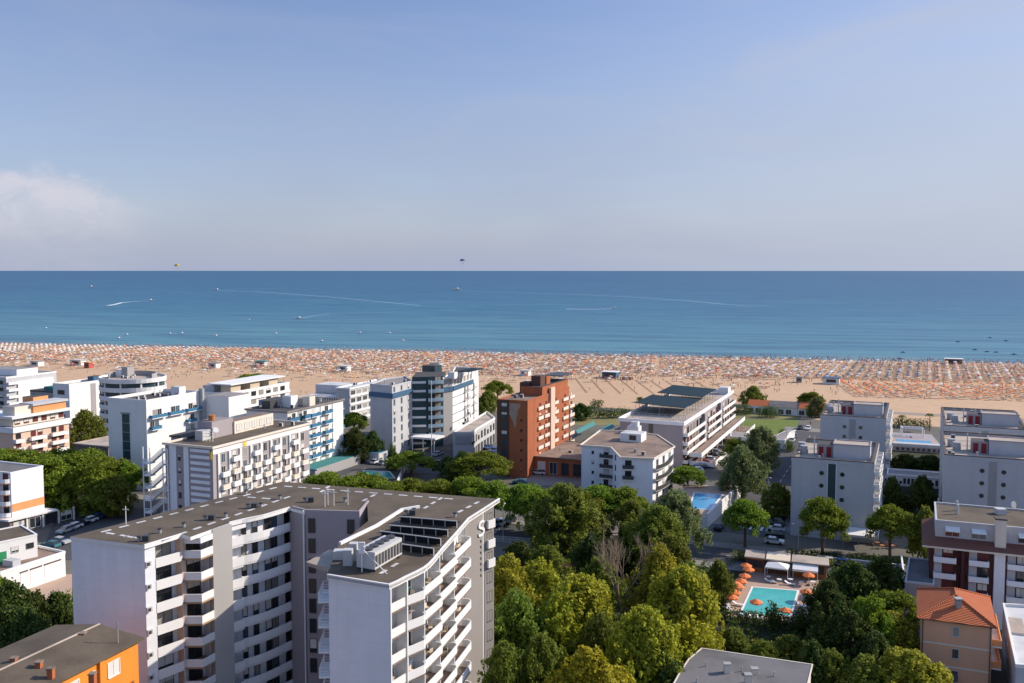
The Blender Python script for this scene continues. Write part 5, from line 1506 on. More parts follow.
for i, (x, y, lb) in enumerate(((727.5, 606.5, 'white sun lounger nearest the parasols in the row at the pool\'s left corner'), (727, 609.5, 'second white sun lounger from the parasols at the pool\'s left corner'), (729.5, 613, 'white sun lounger nearest the hedge at the pool\'s left corner'), (746, 618.5, 'white sun lounger by the hedge along the near edge of the garden pool'), (753, 618.8, 'white sun lounger by the hedge directly below the parasol in the water'), (760, 619.2, 'white sun lounger by the hedge left of the round bush'), (738, 606, 'white sun lounger under the parasols at the middle of the pool\'s left edge'), (770, 583, 'white sun lounger on the terrace before the square white canopy'), (790, 585.5, 'white sun lounger on the terrace before the right-hand pool bar awning'), (803, 608, 'white sun lounger right of the garden pool near the dark trees'))):
    g = G(x, y); t = lp if first else dup(lp, (0, 0, 0)); first = False
    t.location = (g.x, g.y, .065); t.rotation_euler = (0, 0, UA + (1.3 if i < 3 else 0)); t['label'] = lb; t['group'] = 'loungers round the garden pool'
# pool bar
A0, A1 = G(745, 571.5), G(828, 581)
f = F(A0, A1)
secs = [(0, f.L * .245, 'wood_orange', 'roof_sand', 'orange-walled hut at the left end of the garden pool bar'), (f.L * .25, f.L * .555, 'timber', 'canvas_cream', 'middle bar pavilion with pale roof behind the square white canopy'), (f.L * .56, f.L, 'wood_orange', 'roof_sand', 'right bar pavilion with brown flat roof behind the long white awning')]
for s0, s1, wm, rm, lb in secs:
    pl = [f.xy(s0 + .04, 0), f.xy(s1 - .04, 0), f.xy(s1 - .04, -4.2), f.xy(s0 + .04, -4.2)]
    th = thing('pool_bar', lb, 'pavilion', centre(pl), 'pavilions behind the garden pool')
    a = MB(); a.prism([f.xy(s0 + .3, -.6), f.xy(s1 - .3, -.6), f.xy(s1 - .3, -4), f.xy(s0 + .3, -4)], 0, 2.9); a.build('wall', wm, th)
    a = MB(); a.prism(inset(pl, -.2), 2.9, 3.15); a.build('roof', rm, th)
    n = 2 if s0 == 0 else 3
    for k in range(n):
        a = MB(); s = s0 + .6 + (s1 - s0 - 1.2) * (k + .5) / n; a.fbox(f, s - .8, s + .8, -.62, -.55, .9, 2.4); a.build('hatch', 'metal_dark', th)
    for s in (s0 + .1, s1 - .2): a = MB(); a.fbox(f, s, s + .1, -.1, 0, 0, 2.9); a.build('post', 'timber', th)
cc = f.xy(f.L * .40, 1.9); th = thing('canopy', 'square white pyramid canopy on four posts in front of the pool bar', 'canopy', cc)
a = MB(); q = rect(cc - VV * 2.1 - UV * 1.5, 4.2, 3.2); top = (*cc, 3.3)
for i in range(4): a.face([(*q[i], 2.55), (*q[(i + 1) % 4], 2.55), top])
a.wall(q, 2.3, 2.55, .04, closed=True); a.build('canvas', 'canvas_white', th, recalc=False)
for p in q: b = MB(); b.tube((*p, .06), (*p, 2.4), .06); b.build('post', 'pole_white', th)
th = thing('awning', 'long white awning in front of the right end of the pool bar', 'awning', f.xy(f.L * .74, 1.0))
a = MB(); s0, s1 = f.L * .58, f.L * .88
a._hex([f.pt(s0, 1.9, 2.2), f.pt(s1, 1.9, 2.2), f.pt(s1, .02, 2.8), f.pt(s0, .02, 2.8), f.pt(s0, 1.9, 2.25), f.pt(s1, 1.9, 2.25), f.pt(s1, .02, 2.85), f.pt(s0, .02, 2.85)]); a.fbox(f, s0, s1, 1.9, 1.95, 1.85, 2.2); a.build('canvas', 'canvas_white', th)
for s in (s0 + .1, s1 - .1): b = MB(); b.tube(f.pt(s, 1.8, .06), f.pt(s, 1.8, 2.2), .05); b.build('post', 'pole_white', th)
tabs = random.Random(8)
for i in range(5):
    p = f.xy(f.L * (.3 + .13 * i), 3.4 + (i % 2) * .9); t2 = thing('bistro_table', '%s small pale table from the left on the terrace before the pool bar' % ORD[i], 'table', p, 'tables before the pool bar')
    a = MB(); a.tube((*p, .74), (*p, .78), .5, n=12); a.build('tabletop', 'lounger_white', t2); a = MB(); a.tube((*p, .06), (*p, .74), .05); a.build('leg', 'metal_grey', t2)

# the raised pool with the white wall in the middle
zt = 2.6
q = [G(*c, zt) for c in ((676, 514), (707.5, 517), (741, 486.5), (683, 484.5))]
th = thing('raised_pool', 'blue hotel pool on a raised terrace held by a long white wall beside the street', 'swimming pool', centre(q))
a = MB(); a.prism(q, 0, zt); a.build('wall', 'white', th)
a = MB(); a.prism(inset(q, .35), zt + .003, zt + .05); a.build('terrace', 'paving_cream', th)
a = MB(); a.wall([q[1], q[2]], zt + .002, zt + .75, .3); a.build('parapet', 'white', th)
w_ = [G(*c, zt + .1) for c in ((690, 508.5), (710, 509.5), (721.5, 494.8), (695, 493))]
a = MB(); a.prism(w_, zt + .055, zt + .1); a.build('water', 'pool_blue', th)
a = MB(); a.wall(inset(w_, -.4), zt + .052, zt + .16, .38, closed=True); a.build('coping', 'canvas_white', th)
# the small pool in the forecourt of the blue-balconied hotel
q = [G(*c, .1) for c in ((366, 477), (394, 478), (389, 472), (364, 471))]
th = thing('paddling_pool', 'small pale teal pool in the courtyard beside the blue-balconied hotel', 'swimming pool', centre(q))
a = MB(); a.prism(q, .055, .12); a.build('water', 'pool_teal', th); a = MB(); a.wall(inset(q, -.4), .05, .2, .38, closed=True); a.build('coping', 'canvas_white', th)
p0, p1 = G(397, 492), G(405, 470)
th = thing('garden_wall', 'cream wall between the small courtyard pool and the parked cars', 'wall', (p0 + p1) / 2)
a = MB(); a.wall([p0, p1], 0, 2.0, .3); a.build('wall', 'cream', th); a = MB(); a.wall([p0 - VV * .05, p1 - VV * .05], 2.0, 2.12, .4); a.build('coping', 'white', th)
# white low wing before the lawn
z = 3.2
q = [G(*c, z) for c in ((731, 436), (785, 440), (790, 432), (795, 430), (786, 430.5), (777, 435), (731, 431.5))]
th = thing('building', 'low white flat-roofed building with a stepped wall along the near edge of the lawn', 'building', centre(q))
a = MB(); a.prism(q, 0, z - .3); a.build('wall', 'white', th); a = MB(); a.prism(inset(q, -.2), z - .3, z); a.build('roof', ['white', 'roof_grey'], th); a = MB(); a.prism(inset(q, .15), z + .003, z + .04); a.build('roof', 'roof_grey', th)
# beach bar with the red roof
z = 4.2
o = G(747, 413, 0)
parts_ = ((0, 9, 'roof_tile', 'white'), (9.1, 11, 'felt_grey', 'white'), (20.2, 23, 'roof_tile', 'white'))
th = thing('beach_bar', 'long white beach bar with red and grey roofs at the edge of the sand', 'beach bar', o + VV * 20)
for s, wd, rm, wm in parts_:
    q = rect(o + VV * s, wd, 9); rbox(th, 'wall', q, 0, z - 1, wm)
    q2 = inset(q, -.5) if wd > 9 else q; e = [(*p, z - 1) for p in q2]; m0, m1 = (q2[0] + q2[3]) / 2, (q2[1] + q2[2]) / 2
    a = MB(); a.face([e[0], e[1], (*m1, z + 1), (*m0, z + 1)]); a.face([e[2], e[3], (*m0, z + 1), (*m1, z + 1)]); a.face([e[1], e[2], (*m1, z + 1)]); a.face([e[3], e[0], (*m0, z + 1)]); a.build('roof', rm, th)
    ff = F(q[0], q[1])
    for k in range(int(wd / 3)): window(th, ff, 1.5 + 3 * k, .4, 2, 1.9, 'white', 'pane_dark')
a = MB(); p = Vector((*(o + VV * 27 + UV * 4), z)); a.tube(p, p + Vector((0, 0, 2.6)), .5, n=8); a.build('chimney', 'metal_dark', th)
a = MB(); c = o + VV * 36 + UV * 8
for i in range(8):
    t0, t1 = math.pi * i / 8, math.pi * (i + 1) / 8
    a.face([(*(c + VV * 5 * math.cos(t0)), .5 + 4.6 * math.sin(t0)), (*(c + VV * 5 * math.cos(t1)), .5 + 4.6 * math.sin(t1)), (*(c + VV * 5 * math.cos(t1) + UV * 6), .5 + 4.6 * math.sin(t1)), (*(c + VV * 5 * math.cos(t0) + UV * 6), .5 + 4.6 * math.sin(t0))])
a.build('vault_roof', 'canvas_white', th, recalc=False)
# ------------------------------------------------------------------ trees, shrubs and hedges
def leaf_mesh(name, clumps, leaf, mname, seed, per, jit=.8, flat=1.0):
    """clumps: (x,y,z,rx,rz); leaf quads scattered through each clump, facing roughly outwards"""
    rg = np.random.default_rng(seed)
    C, Nn = [], []
    for (x, y, z, rx, rz) in clumps:
        n = int(per * (rx * rx + 2 * rx * rz) / 3)
        d = rg.normal(size=(n, 3)); d /= np.linalg.norm(d, axis=1)[:, None]
        r = rg.uniform(.25, 1.0, n) ** .5 * rg.uniform(.8, 1.3, n)
        C.append(np.stack([x + d[:, 0] * r * rx, y + d[:, 1] * r * rx, z + d[:, 2] * r * rz], 1))
        Nn.append(d)
    C = np.concatenate(C); Nn = np.concatenate(Nn) + rg.normal(size=(len(C), 3)) * jit
    Nn /= np.linalg.norm(Nn, axis=1)[:, None]
    t = np.cross(Nn, rg.normal(size=Nn.shape)); t /= np.linalg.norm(t, axis=1)[:, None]
    b = np.cross(Nn, t)
    s = leaf * rg.uniform(.6, 1.25, len(C))[:, None]
    q = np.stack([C - t * s - b * s * .6, C + t * s * .2 - b * s * .75, C + t * s + b * s * .5, C - t * s * .3 + b * s * .8], 1).reshape(-1, 3)
    me = bpy.data.meshes.new(name)
    n = len(C)
    me.vertices.add(4 * n); me.vertices.foreach_set('co', q.astype(np.float32).ravel())
    me.loops.add(4 * n); me.loops.foreach_set('vertex_index', np.arange(4 * n, dtype=np.int32))
    me.polygons.add(n); me.polygons.foreach_set('loop_start', np.arange(0, 4 * n, 4, dtype=np.int32))
    me.materials.append(M[mname]); me.update(calc_edges=True)
    return me
def pine_clumps(rr, Rr=5.2, z0=5.6, z1=12.0):
    out = []
    for i in range(80):
        a = rr.uniform(0, 6.283); q = math.sqrt(rr.random())
        lim = 1 + .14 * math.sin(3 * a + rr.uniform(-.3, .3)) + .06 * math.sin(7 * a)
        r = Rr * q * lim * .9
        top = z0 + (z1 - z0) * (1 - .62 * q * q) - .8
        zz = top - abs(rr.gauss(0, .5)) - (rr.random() < .4) * rr.uniform(.5, 2.4)
        out.append((r * math.cos(a), r * math.sin(a), zz, rr.uniform(.85, 1.5), rr.uniform(.6, 1.0)))
    return out
def broad_clumps(rr, Rr=4.6, z0=1.0, z1=12.0, n=190, peak=.5):
    out = []
    for i in range(n):
        h = rr.random() ** .85
        prof = math.sin(math.pi * min(1, (h * .86 + .12)) ** (peak * 1.6)) ** .7
        a = rr.uniform(0, 6.283); q = rr.random() ** .42
        r = Rr * prof * q * (1 + .24 * math.sin(2.3 * a + 4 * h) + .16 * math.sin(5 * a + 11 * h))
        out.append((r * math.cos(a), r * math.sin(a), z0 + (z1 - z0) * h * .93, rr.uniform(.4, .95), rr.uniform(.5, 1.5)))
    for i in range(130):                         # loose sprigs that break the outline
        h = rr.random() ** .7; a = rr.uniform(0, 6.283); prof = math.sin(math.pi * min(1, (h * .86 + .12)) ** (peak * 1.6)) ** .7
        r = Rr * prof * rr.uniform(.85, 1.2) * (1 + .24 * math.sin(2.3 * a + 4 * h) + .16 * math.sin(5 * a + 11 * h))
        out.append((r * math.cos(a), r * math.sin(a), z0 + (z1 - z0) * h * rr.uniform(.9, 1.02), rr.uniform(.22, .42), rr.uniform(.3, .85)))
    return out
def conifer_clumps(rr, Rr=2.6, z0=1.0, z1=13.0, n=80):
    out = []
    for i in range(n):
        h = rr.random() ** 1.1; a = rr.uniform(0, 6.283); q = rr.random() ** .4
        r = Rr * (1 - h) ** .75 * q + .1
        out.append((r * math.cos(a), r * math.sin(a), z0 + (z1 - z0) * h * .96, rr.uniform(.5, .9) * (1 - .4 * h), rr.uniform(.4, .7)))
    return out
def limbs(a, rr, n, zs, Rr, z1, r0, mi=0):
    for i in range(n):
        t = 6.283 * (i + rr.uniform(-.25, .25)) / n; zz = zs[0] + (zs[1] - zs[0]) * rr.random()
        e = Vector((Rr * math.cos(t) * rr.uniform(.55, .9), Rr * math.sin(t) * rr.uniform(.55, .9), z1 - rr.uniform(0, 1.2)))
        p = Vector((0, 0, zz)); m_ = p.lerp(e, .5) + Vector((0, 0, -.25)) + Vector((rr.uniform(-.4, .4), rr.uniform(-.4, .4), 0))
        a.tube(p, m_, r0, r0 * .65, 6, mi); a.tube(m_, e, r0 * .65, r0 * .25, 6, mi)
        for q in range(2):
            e2 = m_ + Vector((rr.uniform(-1.3, 1.3), rr.uniform(-1.3, 1.3), rr.uniform(.5, 1.5))); a.tube(m_, e2, r0 * .4, r0 * .12, 5, mi)
TK = {}
def kind(key, name, cat, mname, clf, cargs, leaf, per, H, Rr, trunk, variants=3, bark='bark'):
    lst = []
    for v in range(variants):
        rr = random.Random(hash_(key) + v * 17)
        me = leaf_mesh('crown', clf(rr, *cargs), leaf, mname, hash_(key) + v, per)
        a = MB(); trunk(a, rr)
        lst.append((me, a.mesh('trunk', [bark], smooth=False)))
    TK[key] = (name, cat, lst, H, Rr)
def hash_(s): return sum(ord(c) * (i + 3) for i, c in enumerate(s))
def t_pine(a, rr):
    lean = Vector((rr.uniform(-.5, .5), rr.uniform(-.5, .5), 0)); a.tube((0, 0, -.2), Vector((0, 0, 4)) + lean * .6, .38, .28, 8); a.tube(Vector((0, 0, 4)) + lean * .6, Vector((0, 0, 7.2)), .28, .2, 8); limbs(a, rr, 8, (5.2, 7.0), 4.6, 9.4, .16)
def t_broad(a, rr):
    a.tube((0, 0, -.2), (0, 0, 3.2), .34, .25, 8); a.tube((0, 0, 3.2), (rr.uniform(-.3, .3), rr.uniform(-.3, .3), 9.5), .25, .06, 7); limbs(a, rr, 9, (2.4, 6), 4.2, 9.0, .13)
def t_con(a, rr):
    a.tube((0, 0, -.2), (0, 0, 12.4), .26, .04, 7); limbs(a, rr, 9, (2, 9), 1.7, 8, .06)
kind('pine', 'umbrella_pine', 'pine tree', 'leaf_pine', pine_clumps, (), .21, 120, 12.0, 5.2, t_pine, 4)
kind('green', 'broadleaf_tree', 'tree', 'leaf_green', broad_clumps, (), .21, 125, 12.0, 4.6, t_broad)
kind('grey', 'feathery_tree', 'tree', 'leaf_grey', broad_clumps, (4.9, 1.6, 12.0, 200, .5), .18, 150, 12.0, 4.9, t_broad, 2)
kind('yellow', 'maple_tree', 'tree', 'leaf_yellow', broad_clumps, (4.3, .6, 12.0, 200, .55), .21, 130, 12.0, 4.3, t_broad, 4)
kind('gold', 'maple_tree', 'tree', 'leaf_gold', broad_clumps, (4.0, .8, 12.0, 180, .55), .21, 130, 12.0, 4.0, t_broad, 2)
kind('dark', 'evergreen_tree', 'tree', 'leaf_dark', broad_clumps, (4.2, .4, 12.0, 180, .5), .2, 125, 12.0, 4.2, t_broad, 3)
kind('conifer', 'conifer', 'conifer', 'leaf_dark', conifer_clumps, (), .2, 150, 13.0, 2.6, t_con, 2)
def tree(key, px, top, base, wpx, label, group=None, v=None, name=None, cat=None):
    nm, ct, lst, H, Rr = TK[key]
    g = G(px, base)
    h = max(2.0, hgt(top, base)); r = wpx / 2 * g.y / FPX * {'pine': 1.26, 'conifer': 1.2}.get(key, 1.2)
    t = thing(name or nm, label, cat or ct, g, group, rz=random.uniform(0, 6.28))
    t.scale = (r / Rr, r / Rr, h / H)
    me, tr = lst[(v if v is not None else random.randrange(len(lst))) % len(lst)]
    for n_, m_ in (('crown', me), ('trunk', tr)):
        o = bpy.data.objects.new(n_, m_); COL.objects.link(o); o.parent = t
    return t
# rows of umbrella pines
rowA = [(8, 447, 486, 44), (34, 449, 498, 52), (62, 447, 493, 50), (88, 448, 502, 52), (112, 456, 505, 46), (130, 460, 507, 28), (-8, 446, 498, 40)]
for i, (x, t, b, w) in enumerate(sorted(rowA)): tree('pine', x, t, b, w, '%s umbrella pine from the left in the dense row before the cream hotel' % ORD[i], 'pines before the cream hotel')
rowB = [(325, 470, 522, 46), (364, 472, 524, 54), (410, 476, 526, 40), (437, 478, 527, 44), (468, 474, 528, 40), (493, 478, 530, 40)]
for i, (x, t, b, w) in enumerate(rowB): tree('pine', x, t, b, w, '%s umbrella pine from the left in the boulevard row just above the front hotel roof' % ORD[i], 'boulevard pines')
rowC = [(527, 482, 531, 42), (553, 484, 534, 38), (600, 483, 532, 44), (622, 484, 533, 40)]
for i, (x, t, b, w) in enumerate(rowC): tree('pine', x, t, b, w, '%s umbrella pine from the left in the boulevard row right of the front hotel' % ORD[i], 'boulevard pines')
for x, t, b, w, lb in ((411, 450.5, 476, 38, 'umbrella pine in the forecourt of the blue-banded hotel'), (480, 451, 487, 50, 'wide umbrella pine at the foot of the brick tower, left side'), (354, 411, 440, 23, 'round pine alone between the blue-balconied hotel and the blue-banded hotel'), (497, 379.5, 403, 23, 'small umbrella pine standing beyond the annexe left of the brick tower'), (687, 465, 493, 32, 'small umbrella pine just below the terraces of the solar-roofed block'), (822, 494, 558, 41, 'tall umbrella pine with a bare trunk before the green-glass slab block'), (890, 503, 556, 38, 'bushy umbrella pine right of the white café awning'), (811, 391, 413, 21, 'flat-topped pine beyond the beach bar at the sand edge'), (736, 437, 470, 24, 'bright green pine beside the grey feathery street tree'), (254, 373, 388, 34, 'flat pine crown behind the long white hotel near the sand'), (868, 590, 668, 36, 'tall pine with pale bare trunk in the dark grove left of the pink house'), (895, 588, 640, 46, 'sunlit yellow-green pine directly left of the pink house roof')):
    tree('pine', x, t, b, w, lb)
for k, x, t, b, w, lb in (
    ('green', 20, 462, 505, 40, 'leafy green tree under the pine row at the far left edge'),
    ('green', 58, 466, 511, 40, 'leafy green tree under the pine row, second from the left edge'),
    ('green', 96, 470, 515, 40, 'leafy green tree under the pine row, third from the left edge'),
    ('green', 116, 476, 516, 30, 'leafy green tree at the right end of the pine row before the striped hotel'),
    ('pine', 46, 452, 512, 46, 'umbrella pine standing in front of the dense row, nearer the white building'),
    ('pine', 100, 456, 512, 46, 'umbrella pine standing in front of the dense row, nearer the striped hotel'),
    ('pine', 390, 480, 531, 40, 'umbrella pine standing before the boulevard row, above the hotel lift core'),
    ('pine', 345, 474, 529, 40, 'umbrella pine standing before the boulevard row, above the left hotel roof'),
    ('pine', 540, 488, 537, 40, 'umbrella pine between the first two boulevard pines right of the front hotel'),
    ('pine', 580, 487, 536, 42, 'umbrella pine behind the tall bushy tree, right side'),
    ('green', 590, 500, 545, 34, 'green tree under the boulevard pines behind the tall bushy tree'),
    ('green', 632, 500, 545, 34, 'green tree under the boulevard pines below the octagonal house'),
    ('green', 565, 484, 552, 56, 'tall bushy tree in front of the boulevard pines, right of the front hotel'),
    ('grey', 674, 490, 558, 50, 'broad grey-green tree left of the raised blue pool'),
    ('green', 655, 505, 575, 50, 'green tree between the bare tree and the broad grey-green tree'),
    ('grey', 742, 446, 500, 36, 'feathery grey-green tree on the street beside the raised pool'),
    ('grey', 760, 427, 473, 32, 'feathery grey-green tree at the near edge of the lawn'),
    ('pine', 745, 497, 547, 37, 'round umbrella pine at the zebra crossing below the raised pool'),
    ('green', 777, 483, 517, 26, 'dull green tree close to the left wall of the green-glass slab block'),
    ('yellow', 508, 556, 640, 50, 'yellow-green maple against the right side of the front hotel'),
    ('yellow', 540, 560, 632, 48, 'yellow-green maple second from the front hotel, above the path'),
    ('green', 516, 590, 668, 50, 'green tree low beside the front hotel, below the maples'),
    ('yellow', 578, 574, 655, 62, 'wide yellow-green maple left of the bare tree'),
    ('yellow', 660, 545, 640, 44, 'yellow maple just right of the bare tree'),
    ('yellow', 682, 566, 668, 66, 'largest yellow-green maple left of the garden pool'),
    ('yellow', 696, 582, 656, 34, 'yellow-green maple touching the hedge left of the garden pool'),
    ('yellow', 644, 606, 705, 58, 'yellow-green maple at the bottom, left of the grey felt roof'),
    ('gold', 592, 648, 735, 62, 'golden yellow maple at the bottom edge'),
    ('yellow', 622, 622, 708, 36, 'olive maple between the golden maple and the bottom yellow-green maple'),
    ('green', 541, 632, 712, 40, 'deep green tree at the bottom edge left of the golden maple'),
    ('dark', 594, 532, 578, 34, 'dark evergreen behind the wide maple, under the boulevard pines'),
    ('dark', 618, 536, 574, 30, 'dark evergreen directly behind the bare tree'),
    ('dark', 528, 604, 655, 34, 'dark evergreen between the green tree and the wide maple'),
    ('green', 718, 560, 604, 24, 'olive green tree at the left corner of the pool bar'),
    ('green', 690, 562, 614, 26, 'green tree behind the yellow-green maples, left of the one at the pool bar'),
    ('dark', 828, 578, 640, 36, 'dark evergreen right of the garden pool'),
    ('dark', 852, 562, 626, 46, 'dark evergreen behind the pool-side grove, below the café'),
    ('dark', 880, 556, 618, 42, 'dark evergreen below the bushy umbrella pine'),
    ('conifer', 838, 592, 668, 32, 'dark conifer beside the tall pine with pale trunk'),
    ('conifer', 817, 600, 668, 26, 'slender dark conifer nearest the garden pool in the right grove'),
    ('dark', 848, 610, 676, 44, 'dark evergreen in front of the tall pale-trunked pine'),
    ('yellow', 893, 612, 668, 46, 'bright olive tree left of the pink house wall'),
    ('yellow', 910, 650, 715, 58, 'bright yellow-green tree at the bottom edge below the pink house'),
    ('green', 866, 655, 705, 46, 'green tree at the bottom edge left of the bright yellow-green one'),
    ('green', 832, 650, 692, 36, 'low green tree right of the grey felt roof'),
    ('green', 790, 636, 668, 38, 'low olive tree just above the grey felt roof'),
    ('green', 733, 628, 652, 28, 'low green tree above the left corner of the grey felt roof'),
    ('dark', 892, 477, 516, 20, 'dark round tree left of the parked white van between the slab blocks'),
    ('dark', 921, 476, 520, 28, 'dark round tree between the slab blocks, right of the white van'),
    ('green', 924, 506, 560, 24, 'narrow green tree squeezed left of the maroon apartments'),
    ('dark', 906, 454, 474, 26, 'dark shrub-like tree under the far pool terrace, left one'),
    ('dark', 930, 455, 475, 28, 'dark shrub-like tree under the far pool terrace, right one'),
    ('dark', 355, 428, 462, 26, 'dark tree under the round pine by the blue-balconied hotel'),
    ('dark', 373, 430, 460, 16, 'small dark tree beside the wall of the blue-banded hotel'),
    ('green', 487, 391, 414, 19, 'green round tree behind the annexe of the blue-banded hotel'),
    ('green', 86, 410, 452, 28, 'olive green tree between the cream hotel and the white blank-ended hotel'),
    ('dark', 581, 403, 420, 16, 'dark tree at the sand edge just right of the brick tower'),
    ('green', 753, 386, 406, 19, 'round green tree left of the beach bar at the sand edge'),
    ('grey', 816, 397, 418, 13, 'grey bush-like tree right of the beach bar'),
    ('dark', 462, 451, 485, 24, 'dark feathery tree left of the wide umbrella pine by the brick tower'),
    ('dark', 449, 456, 478, 20, 'dark tree at the entrance of the blue-banded hotel'),
    ('dark', 393, 449, 470, 12, 'dark shrub-like tree at the foot of the blue-banded hotel'),
    ('green', 668, 494, 540, 24, 'green tree wedged between the octagonal house and the broad grey-green tree'),
    ('dark', 520, 541, 588, 34, 'dark tree on the boulevard edge nearest the right side of the front hotel'),
    ('green', 548, 545, 592, 36, 'green tree on the boulevard edge below the tall bushy tree'),
    ('green', 600, 556, 606, 34, 'green tree left of the bare tree, behind the wide maple'),
    ('green', 668, 534, 596, 40, 'green tree behind the yellow maple and below the broad grey-green tree'),
    ('yellow', 560, 588, 662, 44, 'yellow-green maple between the front hotel maples and the wide maple'),
    ('green', 600, 612, 684, 40, 'green tree in front of the bare tree trunk'),
    ('dark', 660, 640, 712, 34, 'dark tree at the bottom edge against the left side of the grey felt roof'),
    ('green', 505, 640, 720, 36, 'green tree at the bottom edge against the right side of the front hotel'),
    ('green', 846, 566, 596, 26, 'green tree just right of the pool bar end'),
    ('green', 762, 640, 676, 30, 'green tree directly behind the grey felt roof'),
    ('dark', 876, 632, 690, 40, 'dark tree between the bottom edge and the bright olive tree'),
    ('dark', 812, 640, 690, 30, 'dark tree at the right corner of the grey felt roof'),
    ('dark', 12, 580, 668, 48, 'dark tree at the lower left edge, largest of that thicket'),
    ('green', -4, 574, 652, 40, 'olive tree cut by the left edge below the garages'),
    ('dark', 36, 592, 662, 40, 'dark tree in the lower left thicket below the garages'),
    ('dark', 58, 590, 656, 36, 'dark tree in the lower left thicket against the blank hotel wall'),
    ('dark', 30, 606, 690, 50, 'dark tree in the lower left thicket behind the orange house roof')):
    tree(k, x, t, b, w, lb)
# the leafless tree
g = G(622, 634)
bt = thing('bare_tree', 'leafless pale grey tree among the yellow-green maples', 'tree', g)
a = MB(); rr = random.Random(12)
def twig(p, d, L, r, k, mb):
    q = p + d * L; mb.tube(p, q, r, r * .66, 6 if k > 2 else 4)
    if k == 0: return
    for i in range(3 if k > 1 else 4):
        nd = (d + Vector((rr.gauss(0, .33), rr.gauss(0, .33), rr.gauss(.05, .15)))).normalized()
        twig(p.lerp(q, rr.uniform(.55, 1.0)), nd, L * rr.uniform(.6, .85), r * .58, k - 1, mb)
base = Vector((0, 0, 0)); Ht = hgt(524, 634)
tr = MB(); tr.tube(Vector((*g, -.2)), Vector((*g, 3.2)), .3, .24, 8); tr.build('trunk', 'bark_pale', bt)
for i in range(4):
    a = MB(); t = 6.28 * i / 4 + .5; twig(Vector((*g, 3.0)), Vector((.3 * math.cos(t), .3 * math.sin(t), 1)).normalized(), Ht * .3, .16, 4, a); a.build('branch', 'bark_pale', bt)
# hedges and shrubs
def hedge(p, q, w, h, mname, label, leaf=.16, dens=70, name='hedge', cat='hedge', seed=1):
    f = F(p, q); rg = np.random.default_rng(seed + int(f.L * 7))
    cl = []
    n = max(2, int(f.L / (w * .55)))
    for i in range(n + 1): cl.append((f.L * i / n - f.L / 2, rg.uniform(-.1, .1), h * .52, w * .62, h * .55))
    me = leaf_mesh('foliage', cl, leaf, mname, seed, dens * 2, .7)
    t = thing(name, label, cat, f.xy(f.L / 2), rz=f.a)
    o = bpy.data.objects.new('foliage', me); COL.objects.link(o); o.parent = t
    a = MB(); 
    for i in range(n): x = f.L * (i + .5) / n - f.L / 2; a.tube((x, 0, 0), (x, 0, h * .7), .07, .03, 5)
    s = bpy.data.objects.new('stem', a.mesh('stem', ['bark'])); COL.objects.link(s); s.parent = t
    return t
hedge(G(737, 560), G(830, 567), 2.0, 1.9, 'leaf_green', 'clipped hedge along the boulevard behind the pool bar')
hedge(G(722, 621), G(764, 625), 1.8, 2.2, 'leaf_dark', 'dark hedge along the near edge of the garden pool, left of the round bush')
hedge(G(776, 626), G(802, 630), 1.8, 2.2, 'leaf_dark', 'dark hedge along the near edge of the garden pool, right of the round bush')
hedge(G(790, 556), G(838, 560), 1.6, 1.6, 'leaf_dark', 'low hedge at the foot of the green-glass slab block')
hedge(G(850, 560), G(905, 565), 1.5, 1.5, 'leaf_green', 'low hedge below the café terrace')
hedge(G(391, 468), G(393, 468.5), 1.6, 7.5, 'leaf_dark', 'tall clipped column of green at the front corner of the blue-banded hotel', name='columnar_shrub', cat='shrub')
hedge(G(735, 414), G(748, 414.6), 4.2, 3.8, 'leaf_dark', 'dark clipped hedge left of the beach bar', .22, 30)
hedge(G(763, 417), G(773, 417.5), 4.5, 4.6, 'leaf_dark', 'tall dark hedge in front of the beach bar', .22, 30)
for i, (x, b, w, h) in enumerate(((593, 416, 12, 4.5), (602, 418, 13, 4), (613, 418, 12, 4), (624, 417, 12, 3.8), (597, 407.5, 12, 3.4))):
    g = G(x, b); hedge(g - VV * 1.6, g + VV * 1.6, w / 2 * g.y / FPX, h, 'leaf_dark', ('%s dark round bush from the brick tower along the sand edge' % ORD[i]) if i < 4 else 'dark bush on the sand behind the row of round bushes', .25, 25, 'bush', 'bush', i)
for x, b, w, h, lb in ((773, 630, 17, 4.6, 'tall round dark bush at the near edge of the garden pool'), (801, 633, 20, 4.2, 'round dark bush right of the near corner of the garden pool'), (810, 417, 9, 5, 'grey-green bush between the flat-topped pine and the beach bar'), (752, 655, 18, 2.6, 'low bush above the grey felt roof'), (772, 660, 16, 2.4, 'low bush right above the chimneys of the grey felt roof'), (697, 645, 22, 3.2, 'low bush at the left corner of the grey felt roof'), (806, 676, 26, 3, 'low bush at the right corner of the grey felt roof'), (640, 402, 8, 2.2, 'small dark bush on the sand left of the solar-roofed block'), (783, 436, 10, 2.4, 'small bush at the right end of the low white stepped building')):
    g = G(x, b); r = w / 2 * g.y / FPX; hedge(g - VV * .4, g + VV * .4, r * 1.25, h, 'leaf_dark' if 'dark' in lb else 'leaf_green', lb, .17, 60, 'bush', 'bush', int(x))

